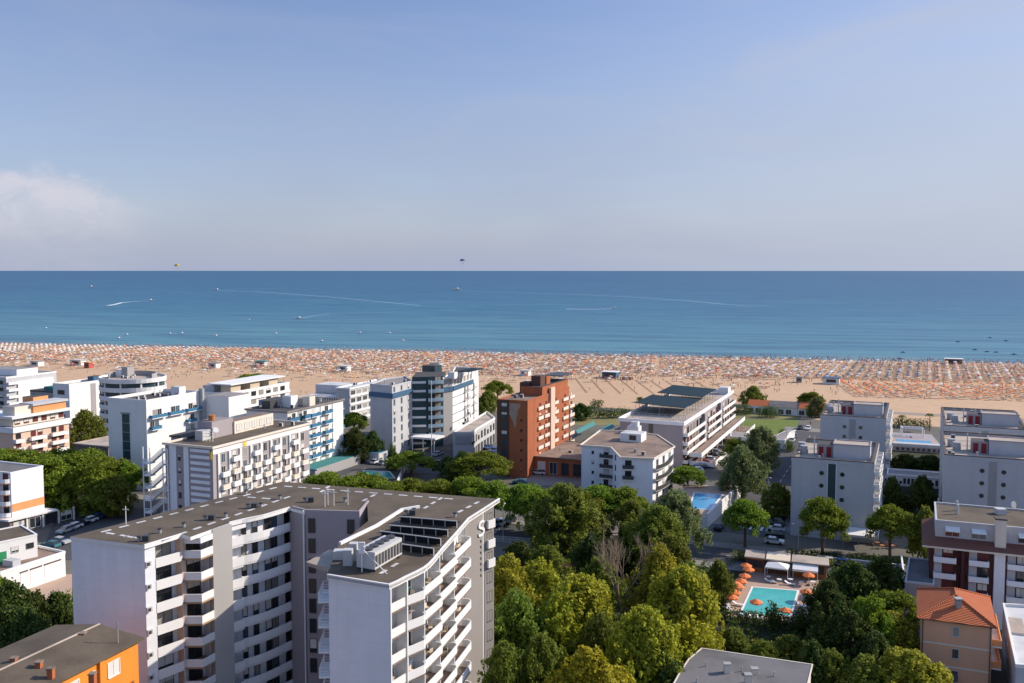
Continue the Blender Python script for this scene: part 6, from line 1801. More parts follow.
# low planting that nobody could count, under the trees
rr = random.Random(77)
def in_poly(p, poly):
    c = False; k = len(poly)
    for i in range(k):
        a_, b_ = poly[i], poly[i - 1]
        if (a_.y > p.y) != (b_.y > p.y) and p.x < (b_.x - a_.x) * (p.y - a_.y) / (b_.y - a_.y) + a_.x: c = not c
    return c
keep = [G(*q) for q in ((715, 628), (815, 632), (835, 560), (735, 556))]
house_ = [G(660, 760), G(815, 720), G(818, 684), G(690, 672)]
for nm_, poly, n_ in (('undergrowth', gp((500, 700), (720, 700), (915, 660), (915, 590), (830, 562), (700, 566), (508, 556)), 620), ('undergrowth', gp((-60, 700), (72, 690), (76, 598), (-30, 598)), 160)):
    xs = [p.x for p in poly]; ys = [p.y for p in poly]; cl = []
    while len(cl) < n_:
        p = Vector((rr.uniform(min(xs), max(xs)), rr.uniform(min(ys), max(ys))))
        if in_poly(p, poly) and not in_poly(p, keep) and not in_poly(p, house_): r_ = rr.uniform(.6, 1.5); cl.append((p.x, p.y, r_ * .45, r_, r_ * rr.uniform(.5, 1.0)))
    o = bpy.data.objects.new(nm_, leaf_mesh(nm_, cl, .2, 'leaf_dark' if n_ > 200 else 'leaf_green', 5, 45, .7)); COL.objects.link(o); o['kind'] = 'stuff'
# palms and shrubs on the far pool terrace
def palm(px, py, H, lb):
    g = G(px, py); t = thing('palm_tree', lb, 'palm tree', g); r2 = random.Random(int(px))
    a = MB(); a.tube((*g, 0), (*g, H), .2, .14, 7); a.build('trunk', 'bark', t)
    a = MB()
    for i in range(16):
        th_ = 6.283 * i / 16 + r2.uniform(-.15, .15); d = Vector((math.cos(th_), math.sin(th_), 0)); n_ = Vector((-d.y, d.x, 0)); L_ = r2.uniform(1.7, 2.3); up = r2.uniform(.1, 1.0); prev = None
        for j in range(6):
            s_ = j / 5; c = Vector((*g, H)) + d * L_ * s_ + Vector((0, 0, up * s_ - (1.0 + up) * s_ * s_)); w_ = .3 * math.sin(math.pi * min(1, s_ * .85 + .15)) + .02
            cur = (c - n_ * w_ - Vector((0, 0, w_ * .5)), c, c + n_ * w_ - Vector((0, 0, w_ * .5)))
            if prev: a.face([prev[0], cur[0], cur[1], prev[1]]); a.face([prev[1], cur[1], cur[2], prev[2]])
            prev = cur
    a.build('frond', 'leaf_green', t, recalc=False)
palm(929.5, 431, 6.5, 'small palm tree left of the slab blocks at the sand edge behind the far pool'); palm(902, 427, 4.5, 'short palm tree behind the far pool, at its left end')
g0, g1 = G(896, 427), G(925, 428.5)
hedge(g0, g1, 4.0, 3.4, 'leaf_dark', 'dark clipped hedge behind the far pool between the slab blocks', .22, 30)
hedge(G(896, 470), G(942, 474), 2.6, 2.6, 'leaf_dark', 'dark hedge behind the link building, below the far pool terrace', .2, 40)
hedge(G(784, 443), G(790, 452), 2.4, 2.4, 'leaf_dark', 'hedge along the left wall of the nearer slab block', .2, 40)
# ------------------------------------------------------------------ cars
def car_proto(paint, van=False):
    t = thing('parked_car', 'x', 'car', (0, 0, 0))
    a = MB(); Lx, w = 2.1, .87
    prof = [(-2.1, .35), (-2.08, .78), (-1.35, .92), (1.75, .98), (2.08, .8), (2.1, .35)]
    if van: prof = [(-2.3, .35), (-2.28, .95), (-1.6, 1.15), (2.3, 1.2), (2.32, .35)]
    n = len(prof)
    for k in range(n - 1):
        (x0, z0), (x1, z1) = prof[k], prof[k + 1]; a.face([(x0, -w, z0), (x0, w, z0), (x1, w, z1), (x1, -w, z1)])
    a.face([(x, -w, z) for x, z in prof]); a.face([(x, w, z) for x, z in reversed(prof)]); a.face([(prof[0][0], -w, .35), (prof[-1][0], -w, .35), (prof[-1][0], w, .35), (prof[0][0], w, .35)])
    a.build('body', 'paint_' + paint, t)
    g = MB()
    cab = [(-1.0, .93), (-.3, 1.42), (1.2, 1.45), (1.95, .98)] if not van else [(-1.5, 1.15), (-.9, 1.95), (2.15, 2.0), (2.28, 1.2)]
    wi = .80; wt = .66
    lo = [(cab[0][0], cab[0][1] - .01), (cab[3][0], cab[3][1] - .01)]
    g._hex([(lo[0][0], -wi, lo[0][1]), (lo[1][0], -wi, lo[1][1]), (lo[1][0], wi, lo[1][1]), (lo[0][0], wi, lo[0][1]), (cab[1][0], -wt, cab[1][1]), (cab[2][0], -wt, cab[2][1]), (cab[2][0], wt, cab[2][1]), (cab[1][0], wt, cab[1][1])])
    g.build('cabin_glass', 'pane_dark', t)
    r_ = MB(); r_._hex([(cab[1][0] - .03, -wt - .01, cab[1][1] + .003), (cab[2][0] + .03, -wt - .01, cab[2][1] + .003), (cab[2][0] + .03, wt + .01, cab[2][1] + .003), (cab[1][0] - .03, wt + .01, cab[1][1] + .003), (cab[1][0] + .1, -wt + .1, cab[1][1] + .06), (cab[2][0] - .1, -wt + .1, cab[2][1] + .06), (cab[2][0] - .1, wt - .1, cab[2][1] + .06), (cab[1][0] + .1, wt - .1, cab[1][1] + .06)]); r_.build('roof', 'paint_' + paint, t)
    for x in (-1.3, 1.3):
        for y in (-.8, .8): b = MB(); b.tube((x, y - .1, .32), (x, y + .1, .32), .32, n=12); b.build('wheel', 'rubber', t)
    for y in (-.62, .62): b = MB(); x0 = prof[0][0]; b.box(x0 - .03, x0 + .05, y - .17, y + .17, .6, .72); b.build('headlight', 'lamp_glass', t)
    return t
PROTO = {}
def car(px, py, paint, ang, where, van=False):
    k = (paint, van); g = G(px, py)
    if k not in PROTO: PROTO[k] = t = car_proto(paint, van)
    else: t = dup(PROTO[k], (0, 0, 0))
    t.location = (g.x, g.y, .055); t.rotation_euler = (0, 0, ang + math.pi * random.randrange(2))
    t['label'] = ('%s %s %s' % (paint, 'van' if van else 'car', where)); t['category'] = 'van' if van else 'car'
    if van: t.name = 'parked_van'
    return t
def row(p, q, n, paints, ang, where, grp):
    for i in range(n):
        f_ = (i + .5) / n; t = car(p[0] + (q[0] - p[0]) * f_, p[1] + (q[1] - p[1]) * f_, paints[i % len(paints)], ang, where % ORD[i]); t['group'] = grp
row((62, 534), (116, 512), 7, ['silver', 'white', 'black', 'white', 'blue', 'grey', 'silver'], UA + .1, 'in the shaded lot behind the front hotel, %s from the garages', 'cars in the lot behind the front hotel')
row((46, 549), (66, 542), 2, ['teal', 'silver'], VA, 'parked close to the garages, %s from the left', 'cars by the garages')
row((372, 463), (388, 464.5), 2, ['white', 'silver'], UA, 'at the foot of the blue-banded hotel end wall, %s from the left', 'cars at the blue-banded hotel')
row((420, 467), (452, 463), 3, ['black', 'grey', 'black'], VA, 'in the blue-banded hotel forecourt, %s from the left', 'cars at the blue-banded hotel')
car(438, 455.5, 'silver', UA, 'under the entrance of the blue-banded hotel')
car(488, 449, 'blue', UA, 'beside the arcade of the low white annexe'); car(494, 452, 'blue', UA, 'at the corner of the low white annexe, nearer the brick tower')
car(539, 474.5, 'white', VA, 'before the brick podium building'); car(571, 476, 'blue', VA, 'between the podium building and the many-sided house'); car(520, 484, 'teal', VA, 'under the front corner of the brick tower')
row((690, 477), (722, 448), 8, ['silver', 'white', 'blue', 'red', 'white', 'black', 'silver', 'grey'], VA, 'in the row below the solar-roofed block terraces, %s from the raised pool', 'cars below the terraces')
row((774, 547), (777, 515), 5, ['white', 'black', 'white', 'grey', 'black'], VA, 'parked against the green-glass slab block, %s from the zebra crossing', 'cars against the slab block')
car(719, 529.5, 'black', UA, 'waiting by the white pool wall near the zebra crossing'); car(752, 490, 'black', UA, 'driving down the street past the feathery tree')
row((764, 478), (779, 447), 4, ['black', 'silver', 'black', 'teal'], UA, 'along the street toward the sea, %s from the pool end', 'cars along the sea street')
row((788, 447), (796, 436), 3, ['black', 'white', 'grey'], UA, 'in the sunny street end near the lawn, %s from the slab block', 'cars at the lawn end')
car(784.5, 505, 'red', VA, 'with a white roof box beside the dull green tree'); car(784, 512, 'white', VA, 'just below the red car by the slab block')
car(896.5, 504, 'white', UA, 'parked between the dark round trees', van=True); car(906, 504, 'blue', UA, 'right of the white van between the slab blocks')
row((493, 527), (513, 522), 3, ['blue', 'white', 'black'], UA, 'under the boulevard pines right of the front hotel, %s from the left', 'cars under the boulevard pines')
row((655, 480), (681, 482), 3, ['silver', 'white', 'black'], UA, 'in the yard behind the small umbrella pine, %s from the left', 'cars in the yard by the octagonal house')
row((796, 429), (812, 430), 2, ['black', 'white'], UA, 'on the plaza beside the lawn, %s from the left', 'cars on the plaza')
row((812, 562), (850, 567), 3, ['grey', 'white', 'blue'], VA, 'on the boulevard before the café, %s from the left', 'cars on the boulevard')
row((905, 437), (938, 440), 0, [], UA, '%s', '')
# white dinghies or boats in the yard left of the pink house are unclear in the photo and left out

# red market umbrella in the garden behind the maples
g = G(566, 576); t = thing('parasol', 'red parasol in the garden below the tall bushy tree', 'parasol', g)
a = MB(); a.cone(g, 1.6, 1.9, 2.6, 8); a.cone(g, 1.55, 1.84, 2.5, 8); a.build('canopy', 'canvas_red', t, recalc=False); a = MB(); a.tube((*g, 0), (*g, 2.6), .05); a.build('pole', 'pole_white', t)

# street lamps
def lamp(px, py, lb, first=[None]):
    g = G(px, py)
    if first[0] is None:
        t = thing('street_lamp', lb, 'street lamp', (0, 0, 0), 'street lamps')
        a = MB(); a.tube((0, 0, 0), (0, 0, 7.6), .09, .06, 8); a.build('pole', 'metal_grey', t); a = MB(); a.tube((0, 0, 7.5), (1.4, 0, 7.8), .05); a.build('arm', 'metal_grey', t); a = MB(); a.box(1.2, 1.9, -.14, .14, 7.72, 7.86); a.build('lamp_head', 'metal_white', t)
        first[0] = t
    else: t = dup(first[0], (0, 0, 0), label=lb)
    t.location = (g.x, g.y, .06); t.rotation_euler = (0, 0, random.uniform(0, 6))
    return t
lamp(730, 548, 'street lamp at the zebra crossing below the raised pool'); lamp(798, 560, 'street lamp on the boulevard before the green-glass slab block'); lamp(503, 540, 'street lamp on the boulevard right of the front hotel'); lamp(786, 452, 'street lamp at the sea end of the street near the lawn'); lamp(768, 507, 'street lamp halfway down the street beside the slab block'); lamp(640, 543, 'street lamp on the boulevard behind the bare tree')
# boulevard railing
p, q = G(497, 540.5), G(640, 552)
th = thing('fence', 'long pale railing along the boulevard behind the maples', 'fence', (p + q) / 2); a = MB(); f = F(p, q)
for zz in (.5, 1.0): a.fbox(f, 0, f.L, -.03, .03, zz, zz + .06)
for s in np.arange(0, f.L, 1.5): a.fbox(f, s, s + .06, .031, .09, 0, 1.05)
a.build('railing', 'grey_white', th)
p, q = G(822, 563), G(905, 572)
th = thing('garden_wall', 'pale low wall below the café terrace', 'wall', (p + q) / 2); a = MB(); a.wall([p, q], 0, 1.3, .25); a.build('wall', 'mid_grey', th); a = MB(); a.wall([p - UV * .05, q - UV * .05], 1.3, 1.42, .35); a.build('coping', 'white', th)
p, q = G(905, 590), G(902, 566)
th = thing('garden_wall', 'white wall edge left of the low shaded grey building', 'wall', (p + q) / 2); a = MB(); a.wall([p, q], 0, 2.2, .25); a.build('wall', 'white', th); a = MB(); a.wall([p + UV * .02, q + UV * .02], 2.2, 2.3, .32); a.build('coping', 'white', th)
for x, y, w, lb in ((852, 659, 6, 'small pale-roofed shed in the dark grove left of the pink house'), (888, 672, 5, 'small pale-roofed shed at the bottom under the bright yellow-green tree')):
    g = G(x, y); pl = rect(g, w, 3.5); th = thing('shed', lb, 'shed', centre(pl)); rbox(th, 'wall', pl, 0, 2.3, 'mid_grey'); rbox(th, 'roof', inset(pl, -.25), 2.3, 2.5, 'roof_white'); fd = F(pl[0], pl[1]); a = MB(); a.fbox(fd, 1, 2, 0, .05, 0, 2); a.build('door', 'timber', th)
p, q = G(530, 668), G(600, 660)
th = thing('garden_wall', 'pale wall glimpsed between the bottom trees right of the front hotel', 'wall', (p + q) / 2); a = MB(); a.wall([p, q], 0, 2.0, .3); a.build('wall', 'grey_white', th); a = MB(); a.wall([p - UV * .04, q - UV * .04], 2.0, 2.12, .38); a.build('coping', 'white', th)
# towels on the front hotel balconies
for x, y, m_, lb in ((412.5, 668, 'canvas_red', 'bright pink-red towel hung on a low balcony of the front hotel'), (417, 661, 'canvas_blue', 'blue towel hung above the pink-red one on the front hotel'), (418, 610, 'mauve', 'mauve towel hung on an upper balcony of the front hotel'), (414, 589, 'canvas_green', 'teal towel hung on the top balcony of the front hotel')):
    k = (0 if y < 600 else 1 if y < 640 else 3); zz = floors[k]
    p_, q_ = at_curve(x - 3, zz), at_curve(x + 3, zz); f = F(p_, q_)
    a = MB(); a.fbox(f, f.L * .2, f.L * .8, -1.05, -1.0, zz + .15, zz + 1.35); a.fbox(f, f.L * .2, f.L * .8, -1.05, -.6, zz + 1.351, zz + 1.38)
    o_ = bpy.data.objects.new('towel', a.mesh('towel', [m_], (f.xy(0).x, f.xy(0).y, zz))); COL.objects.link(o_); o_.location = (f.xy(0).x, f.xy(0).y, zz); tag(o_, lb, 'towel')

# people on the plaza
def person_mesh(name, seed, shirt, legs):
    rr = random.Random(seed)
    me = bpy.data.meshes.new(name); bm = bmesh.new(); sk = bm.verts.layers.skin.verify() if hasattr(bm.verts.layers, 'skin') else None
    J = dict(pelvis=(0, 0, .95, .15), chest=(0, 0, 1.32, .17), neck=(0, 0, 1.5, .065), head=(0, 0, 1.62, .105), crown=(0, 0, 1.74, .08), lk=(-.1, .08, .5, .075), lf=(-.1, -.02, .06, .05), lt=(-.1, .14, .04, .04), rk=(.1, -.04, .5, .075), rf=(.1, -.2, .08, .05), rt=(.1, -.05, .04, .04), le=(-.27, -.02, 1.12, .05), lh=(-.26, .12, .88, .04), re=(.27, .02, 1.12, .05), rh=(.27, .14, .9, .04), ls=(-.2, 0, 1.4, .075), rs=(.2, 0, 1.4, .075))
    V_ = {k: bm.verts.new(v[:3]) for k, v in J.items()}
    for a_, b_ in ('pelvis chest', 'chest neck', 'neck head', 'head crown', 'pelvis lk', 'lk lf', 'lf lt', 'pelvis rk', 'rk rf', 'rf rt', 'chest ls', 'ls le', 'le lh', 'chest rs', 'rs re', 're rh') and [s.split() for s in ('pelvis chest', 'chest neck', 'neck head', 'head crown', 'pelvis lk', 'lk lf', 'lf lt', 'pelvis rk', 'rk rf', 'rf rt', 'chest ls', 'ls le', 'le lh', 'chest rs', 'rs re', 're rh')]:
        bm.edges.new((V_[a_], V_[b_]))
    for k, v in J.items(): V_[k][sk].radius = (v[3], v[3])
    V_['pelvis'][sk].use_root = True
    bm.to_mesh(me); bm.free()
    ob = bpy.data.objects.new(name, me); COL.objects.link(ob)
    ob.modifiers.new('skin', 'SKIN'); s2 = ob.modifiers.new('sub', 'SUBSURF'); s2.levels = s2.render_levels = 1
    dg = bpy.context.evaluated_depsgraph_get(); m2 = bpy.data.meshes.new_from_object(ob.evaluated_get(dg))
    bpy.data.objects.remove(ob)
    for q in ('skin', shirt, legs, 'frame_dark'): m2.materials.append(M[q])
    for p in m2.polygons:
        z_ = p.center.z; x_ = abs(p.center.x)
        p.material_index = 3 if z_ > 1.68 or (z_ > 1.56 and p.center.y < -.03) else 0 if z_ > 1.46 or z_ < .5 or (x_ > .24 and z_ < 1.15) else 1 if z_ > .95 else 2
        p.use_smooth = True
    return m2
for i, (x, y, sh, lg, lb) in enumerate(((803.7, 427, 'canvas_white', 'canvas_blue', 'person in a white shirt walking on the plaza beside the lawn'), (810.5, 425.5, 'metal_dark', 'frame_dark', 'person in dark clothes walking on the plaza nearer the slab block'))):
    g = G(x, y); o_ = bpy.data.objects.new('person', person_mesh('person', i, sh, lg)); COL.objects.link(o_); o_.location = (*g, .048); o_.rotation_euler = (0, 0, 2.5 + i); tag(o_, lb, 'person')

# plastic chairs on the sunny balconies
ch = None; rc = random.Random(31); CN = ['first', 'second', 'third', 'fourth', 'fifth']
for ci, (x0, x1) in enumerate(segs):
    for i in range(7):
        if rc.random() < .4: continue
        zz = floors[i]; p_, q_ = at_curve(x0), at_curve(x1); f = F(p_, q_); pos = f.xy(f.L * rc.uniform(.35, .7), -.55)
        lb_ = 'plastic chair on the %s balcony from the top, %s column, front hotel sunny side' % (ORD[i], CN[ci])
        if ch is None:
            ch = thing('balcony_chair', lb_, 'chair', (0, 0, 0), 'chairs on the front hotel balconies')
            a = MB(); a.box(-.25, .25, -.25, .25, .42, .47); a.build('seat', 'canvas_cream', ch); a = MB(); a.box(-.25, .25, .21, .25, .47, .95); a.build('backrest', 'canvas_cream', ch)
            for ux in (-.21, .21):
                for uy in (-.21, .21): a = MB(); a.tube((ux, uy, 0), (ux, uy, .42), .025, n=5); a.build('leg', 'canvas_cream', ch)
            t = ch
        else: t = dup(ch, (0, 0, 0), label=lb_)
        t.location = (pos.x, pos.y, zz + .003); t.rotation_euler = (0, 0, rc.uniform(0, 6))
# ------------------------------------------------------------------ the beach: parasols, loungers, crowd, huts, boats
rb = random.Random(21)
def shore_px(px, b):                             # a point b metres inland on the sight-line column px
    lo, hi = -300.0, 1400.0
    for _ in range(40):
        m_ = (lo + hi) / 2; p = shore(m_, b)
        if PX(p.x, p.y, 0)[0] < px: lo = m_
        else: hi = m_
    return lo
BM = ['canvas_cream', 'canvas_orange', 'canvas_peach', 'canvas_red', 'canvas_grey', 'canvas_blue', 'canvas_white', 'pole_white', 'canvas_yellow']
spots = []                                       # (x, y, colour index)
def pick(w):
    r = rb.random() * sum(w)
    for i, x in enumerate(w):
        r -= x
        if r <= 0: return i
    return 0
aL, aM, aR = shore_px(-40, 30), shore_px(770, 40), shore_px(1075, 60)
aW, aO, aX = shore_px(120, 40), shore_px(300, 40), shore_px(440, 40)
# order: cream orange peach red grey blue white
s = aL
while s < aM:                                    # many short rows facing the sea
    depth = (112 if s < aO else 126 if s < shore_px(600, 60) else 110) + rb.uniform(-8, 8)
    b = 9.0
    while b < depth + 34:
        if s < aW and b < 66: w = (8, .9, 1.6, .1, 1.2, .1, 3)
        elif s < aO: w = (5, 2.4, 5, .4, 1.4, .1, 1.4) if b < 45 else (3, 2, 5, .6, 4, .3, 1)
        elif s < aX: w = (4, 1.6, 6, 1.4, 3, .2, .9)
        else: w = (3.4, 1, 4, 2.6, 4.5, .4, 1)
        jt = .4 if s < aO and b < 60 else 1.3; keep_ = .93 if b < 70 else .78
        if math.sin(s * .11 + 2 * math.sin(b * .13)) * math.sin(b * .09 + s * .023) > .8 and s > aO: keep_ = .15
        if b > depth: keep_ = .16
        if rb.random() < keep_: p = shore(s + rb.uniform(-jt, jt), b + rb.uniform(-jt, jt)); spots.append((p.x, p.y, pick(w)))
        b += 4.6
    s += 3.9 if rb.random() > .06 else 7.5
# right: long paired rows running inland
s = aM + 2; k = 0
while s < aR + 30:
    b = 10.0
    wide = 0 if s < shore_px(868, 50) else 1
    while b < 104:
        w = (1, .5, 1.5, 1, 3.4, .8, 2.2) if not wide else ((.3, .2, 1, 1, 9, .6, .3) if s < shore_px(945, 50) else (.6, .6, 4, 4, 3, .1, .2) if k % 3 else (4, .2, 4, 1, .5, 0, 1))
        p = shore(s + rb.uniform(-.2, .2) - (b - 10) * .27, b + rb.uniform(-.3, .3))
        if rb.random() < (.93 if wide else .75): spots.append((p.x, p.y, pick(w)))
        b += 3.6
    k += 1; s += 5.2
far = spots
near = []
s = shore_px(852, 150)
while s < aR + 10:                               # the orange field nearest the promenade
    b = 118.0
    while b < 170:
        if rb.random() < .92: p = shore(s + rb.uniform(-.6, .6), b + rb.uniform(-.5, .5)); near.append((p.x, p.y, pick((.3, 7, 3, .8, 0, 0, .25))))
        b += 5.0
    s += 5.2
field = set(near); allp = sorted(far + near, key=lambda p: p[1]); near = allp[:300]; far = allp[300:]
def parasol_geo(a, x, y, col, r=1.28, h=2.3):
    a.cone((x, y), r, h - .5, h, 8, (col, col if rb.random() < .8 else 6))
    a.tube((x, y, 0), (x, y, h - .1), .05, n=4, mi=7)
PM = {}
names = ['cream', 'orange', 'peach', 'red', 'grey', 'blue', 'white']
for x, y, c in near:
    if c not in PM:
        a = MB(); a.cone((0, 0), 1.3, 1.85, 2.4, 8, (c,)); a.tube((0, 0, 0), (0, 0, 2.35), .045, n=5, mi=7); PM[c] = a.mesh('beach_umbrella', BM, recalc=False)
    o = bpy.data.objects.new('beach_umbrella', PM[c]); COL.objects.link(o); o.location = (x, y, .015); o.rotation_euler = (0, 0, rb.random())
    tag(o, 'small %s beach umbrella in the %s' % (names[c], 'field of umbrellas nearest the slab blocks' if (x, y, c) in field else 'long rows seaward of the umbrella field on the right'), 'beach umbrella', '%s umbrellas %s' % (names[c], 'in the field nearest the slab blocks' if (x, y, c) in field else 'in the long rows on the right'))
a = MB()
for x, y, c in far: parasol_geo(a, x, y, c)
o = a.build('beach_umbrellas', BM, recalc=False); o['kind'] = 'stuff'
a = MB()
for x, y, c in far + near:                       # pairs of sunbeds in the umbrellas' shade
    for q in (-.75, .75):
        if rb.random() < .85:
            m_ = rb.choice((6, c, 4, 4, 2, 4, 2, 4, 0)); xx = x + q + rb.uniform(-.1, .1); yy = y + rb.uniform(-.6, .2)
            a.box(xx - .32, xx + .32, yy - 1.0, yy + .9, .25, .36, m_)
o = a.build('sunbeds', BM, recalc=False); o['kind'] = 'stuff'
# the crowd: small standing, wading and lying figures
mat('swim_dark', (.03, .03, .05), .8, 0); mat('swim_red', (.5, .04, .05), .8, 0); mat('swim_blue', (.05, .12, .4), .8, 0)
CM = ['skin', 'swim_dark', 'swim_red', 'swim_blue', 'canvas_white', 'bark']
a = MB()
def figure(x, y, z=0.0):
    c = rb.choice((1, 1, 2, 3, 4)); t = rb.uniform(0, 6.28); u = Vector((math.cos(t), math.sin(t), 0)); p = Vector((x, y, z)); h = rb.uniform(.9, 1.06)
    for sgn in (-1, 1): a.tube(p + u * .1 * sgn, p + u * .08 * sgn + Vector((0, 0, .85 * h)), .055, .09, 4, 0)
    a.tube(p + Vector((0, 0, .8 * h)), p + Vector((0, 0, 1.0 * h)), .17, .15, 5, c)
    a.tube(p + Vector((0, 0, 1.0 * h)), p + Vector((0, 0, 1.42 * h)), .14, .19, 5, c if rb.random() < .5 else 0)
    for sgn in (-1, 1): a.tube(p + u * .22 * sgn + Vector((0, 0, 1.4 * h)), p + u * .28 * sgn + Vector((0, 0, .85 * h)), .05, .035, 4, 0)
    a.tube(p + Vector((0, 0, 1.48 * h)), p + Vector((0, 0, 1.72 * h)), .09, .1, 5, 5 if rb.random() < .5 else 0)
for i in range(3000):
    s = rb.uniform(aL, aR); b = rb.choice((rb.gauss(3, 4), rb.gauss(-10, 14), rb.uniform(5, 125), rb.uniform(5, 125)))
    if b < -38: continue
    p = shore(s, b); figure(p.x, p.y, 0 if b > 0 else max(-1.1, b * .03))
for i in range(60):                              # people strolling at the back of the beach
    p = shore(shore_px(rb.uniform(600, 640), 128) + rb.uniform(-4, 4), 128 + rb.uniform(-2, 2)); figure(p.x, p.y)
for i in range(420):
    p = shore(rb.uniform(aL, aR), rb.uniform(100, 175)); figure(p.x, p.y)
o = a.build('beach_crowd', CM, recalc=False); o['kind'] = 'stuff'
# marks of rope lines and raked paths on the empty sand
mat('rope', (.40, .27, .18), .9, .1)
a = MB()
for k in range(10):
    s0 = shore_px(575 + 15 * k, 130); p, q = shore(s0, 128), shore(s0 + 12, 182)
    f = F(p, q); n = 22
    for i in range(n):
        c = f.xy(f.L * (i + .5) / n); a.box(c.x - .5, c.x + .5, c.y - .22, c.y + .22, .015, .2, 0)
o = a.build('folded_sunbeds', 'rope'); o['kind'] = 'stuff'
# huts
def hut(px, py, w, d, h, wm, rm, lb, name='beach_hut'):
    g = G(px, py); pl = rect(g, w, d); t = thing(name, lb, 'hut', centre(pl)); rbox(t, 'wall', pl, 0, h, wm); rbox(t, 'roof', inset(pl, -.5), h, h + .3, rm); fd = F(pl[0], pl[1]); b = MB(); b.fbox(fd, w * .2, w * .8, 0, .06, 1, h - .6); b.build('hatch', 'metal_dark', t)
hut(602, 378, 8, 5, 3.4, 'blue_band', 'white', 'blue-fronted beach kiosk alone behind the umbrellas in the middle of the sand')
hut(823, 384, 8, 5, 3.2, 'white', 'blue_band', 'white beach kiosk with a blue roof left of the grey umbrella rows')
hut(796, 382.5, 3, 3, 2.8, 'mid_grey', 'roof_grey', 'tiny grey hut left of the white beach kiosk')
hut(255, 366, 7, 4, 3, 'grey_white', 'canvas_green', 'small beach hut with a green roof behind the long white hotel')
hut(208, 368, 6, 4, 3, 'white', 'roof_grey', 'small grey-roofed beach hut right of the round-ended hotel')
hut(30, 366, 7, 4, 3, 'lilac_white', 'roof_sand', 'pale beach hut above the far left white block')
hut(430, 368, 6, 4, 3, 'white', 'roof_grey', 'beach hut on the sand just above the blue-banded hotel roof')
hut(520, 375.5, 5, 4, 2.8, 'white', 'roof_white', 'small white hut on the sand beside the brick tower top')
hut(338, 371, 6, 4, 3.0, 'white', 'roof_white', 'small white hut on the sand left of the blue-banded hotel')
hut(70, 365, 9, 4, 3.2, 'white', 'roof_white', 'white beach hut on the sand behind the far left blocks')
hut(84, 368, 4, 3, 3.4, 'canvas_red', 'canvas_peach', 'pink-red beach kiosk behind the far left blocks')
hut(945, 363.5, 10, 4, 3.0, 'wall_brown', 'white', 'dark open shelter at the water’s edge on the right')
# lifeguard pole flags and pedal boats are specks; boats and wakes on the water
def boat(px, py, L, lb, hullm='canvas_white', top='metal_white', ang=0.0, cat='motorboat'):
    g = G(px, py); t = thing('motorboat' if cat == 'motorboat' else cat.replace(' ', '_'), lb, cat, (g.x, g.y, .03), rz=math.atan2(SD.y, SD.x) + ang)
    a = MB(); w = L * .17; h = L * .11
    up = [(-L / 2, -w), (L * .2, -w), (L / 2, 0), (L * .2, w), (-L / 2, w)]; lo = [(x * .92, y * .7) for x, y in up]
    n = 5
    vs = [(x, y, -.1) for x, y in lo] + [(x, y, h) for x, y in up]
    k = len(a.v); a.v += vs
    for i in range(n): j = (i + 1) % n; a.f.append((k + i, k + j, k + n + j, k + n + i)); a.m.append(0)
    a.f.append(tuple(k + n + i for i in range(n))); a.m.append(0); a.f.append(tuple(k + i for i in reversed(range(n)))); a.m.append(0)
    def local(mb, nm, ms):
        o_ = bpy.data.objects.new(nm, mb.mesh(nm, ms)); COL.objects.link(o_); o_.parent = t
    local(a, 'hull', [hullm])
    a = MB(); a._hex([(-L * .15, -w * .6, h + .005), (L * .15, -w * .6, h + .005), (L * .15, w * .6, h + .005), (-L * .15, w * .6, h + .005), (-L * .1, -w * .5, h * 2.3), (L * .05, -w * .5, h * 2.3), (L * .05, w * .5, h * 2.3), (-L * .1, w * .5, h * 2.3)]); local(a, 'cabin', [top])
    return t
boat(150.5, 300.7, 14, 'small white motorboat at the head of the long curved wake on the left'); boat(91, 287, 22, 'far white motorboat with a faint wake, upper left of the sea')
boat(457, 290, 30, 'white boat under the blue parasail'); boat(614, 308.5, 11, 'motorboat at the right end of the bright straight wake')
boat(299, 318.7, 11, 'white motorboat at the left end of the thin wake left of centre'); boat(217, 290, 20, 'far motorboat trailing a wake to the right, left of centre')
for i, (x, y) in enumerate(((127, 335), (119, 338.5), (46, 328.5), (170, 334), (182, 333.5), (216, 336), (322, 341.5), (360, 333), (389.5, 333.5), (403, 341), (276, 334), (249, 320))):
    boat(x, y, 5, 'tiny white boat moored off the umbrellas, %s counting across the left half' % ORD[i], cat='boat', top='canvas_white')
for i, (x, y) in enumerate(((958, 342), (975, 350), (987, 352), (996, 352.5), (1014, 354.5), (900, 359), (903, 352.5), (990, 338), (1006, 341))):
    boat(x, y, 3.6, 'small dark pedal boat off the right end of the beach, %s of nine' % ORD[i], 'blue_band', 'canvas_blue', cat='pedal boat')
mat('wake', (.30, .42, .50), .6, .2, .3)
mat('wake_foam', (.66, .72, .76), .7, .25, .2)
def wake(pts, w0, w1, name='wake', m_='wake'):
    W_ = [G(*p) for p in pts]; a = MB(); w0 *= .55; w1 *= .55
    for i in range(len(W_) - 1):
        d = (W_[i + 1] - W_[i]).normalized(); n = Vector((-d.y, d.x)); ta, tb = w0 + (w1 - w0) * i / (len(W_) - 1), w0 + (w1 - w0) * (i + 1) / (len(W_) - 1)
        a.face([(*(W_[i] - n * ta), .055), (*(W_[i + 1] - n * tb), .055), (*(W_[i + 1] + n * tb), .055), (*(W_[i] + n * ta), .055)])
    o_ = a.build(name, m_); o_['kind'] = 'structure'
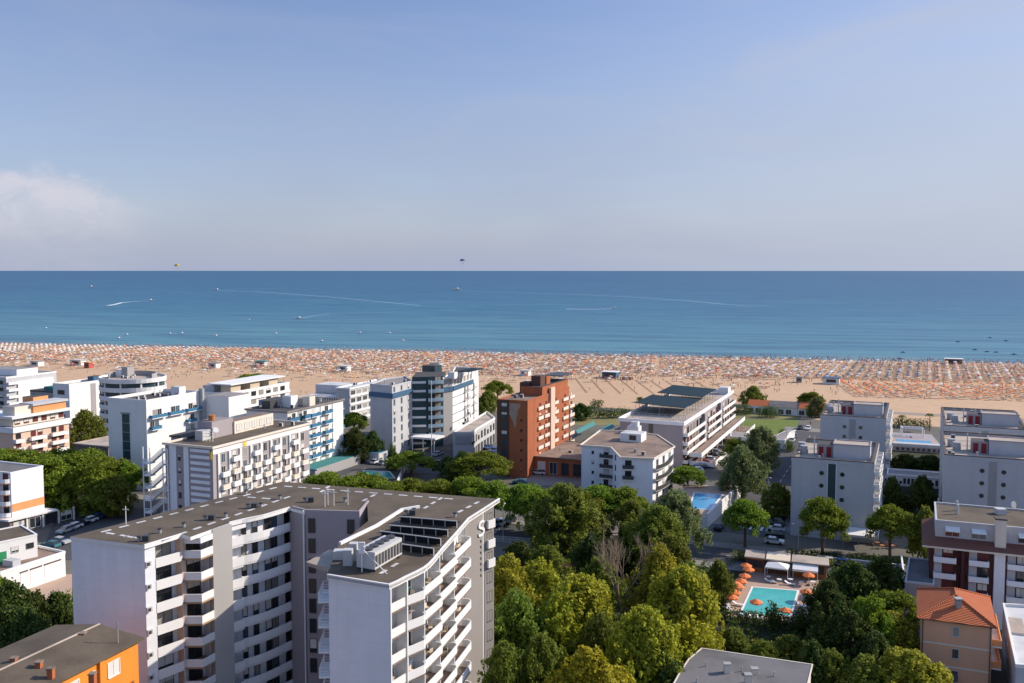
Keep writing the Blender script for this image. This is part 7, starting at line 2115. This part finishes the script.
wake([(150, 300.8), (140, 301.2), (130, 301.8), (122, 302.6), (115, 304.4), (108, 305.5)], 2.2, 7, m_='wake_foam'); wake([(108, 305.4), (95, 306.5), (70, 308), (30, 310.2), (0, 311.5)], .8, 1.0)
wake([(90, 287.2), (75, 287.6), (58, 287.7)], 4, 8); wake([(217, 290.2), (235, 291), (256, 291.5), (290, 294), (330, 297), (420, 305.5)], 7, 4)
wake([(613, 308.8), (600, 309.2), (580, 309.2), (566, 309)], 3.2, 6, m_='wake_foam'); wake([(300, 318.5), (315, 315.7), (330, 314), (350, 313.4), (395, 312)], 2.0, 2.4)
wake([(770, 305.2), (748, 305.8), (725, 304.3), (690, 301), (640, 297.5), (580, 294.5), (512, 292.5), (460, 291)], 3.5, 6); wake([(430, 317.5), (470, 318.5), (500, 318)], 1.2, 1.2)
# parasails
def parasail(px, py, D, m_, lb):
    u = (px - 512) / FPX; v = -(py - PPY) / FPX; d = Vector((u, CP + v * SP, -SP + v * CP)) * D + Vector((0, 0, CH))
    t = thing('parasail', lb, 'parasail', d)
    a = MB(); n, r = 14, 6.5
    for i in range(n):
        for j in range(4):
            t0, t1 = 6.283 * i / n, 6.283 * (i + 1) / n; p0, p1 = 1.57 * j / 4, 1.57 * (j + 1) / 4
            q = lambda tt, pp_: (d.x + r * math.cos(tt) * math.cos(pp_), d.y + r * math.sin(tt) * math.cos(pp_), d.z + r * .8 * math.sin(pp_))
            a.face([q(t0, p0), q(t1, p0), q(t1, p1), q(t0, p1)], i % 2)
    a.build('canopy', m_, t, recalc=False)
    a = MB()
    for i in range(0, n, 2): t0 = 6.283 * i / n; a.tube((d.x + r * math.cos(t0), d.y + r * math.sin(t0), d.z), (d.x, d.y, d.z - 8), .06, n=4)
    a.build('line', 'metal_grey', t)
    a = MB(); a.tube((d.x, d.y, d.z - 8.2), (d.x, d.y, d.z - 9.2), .22, .18, 6); a.build('harness', 'canvas_red', t)
parasail(177, 266, 2100, ['canvas_yellow', 'metal_dark'], 'yellow and dark parasail low over the horizon on the left'); parasail(462.5, 261, 1900, ['canvas_blue', 'pane_blue'], 'blue parasail low over the horizon near the middle')
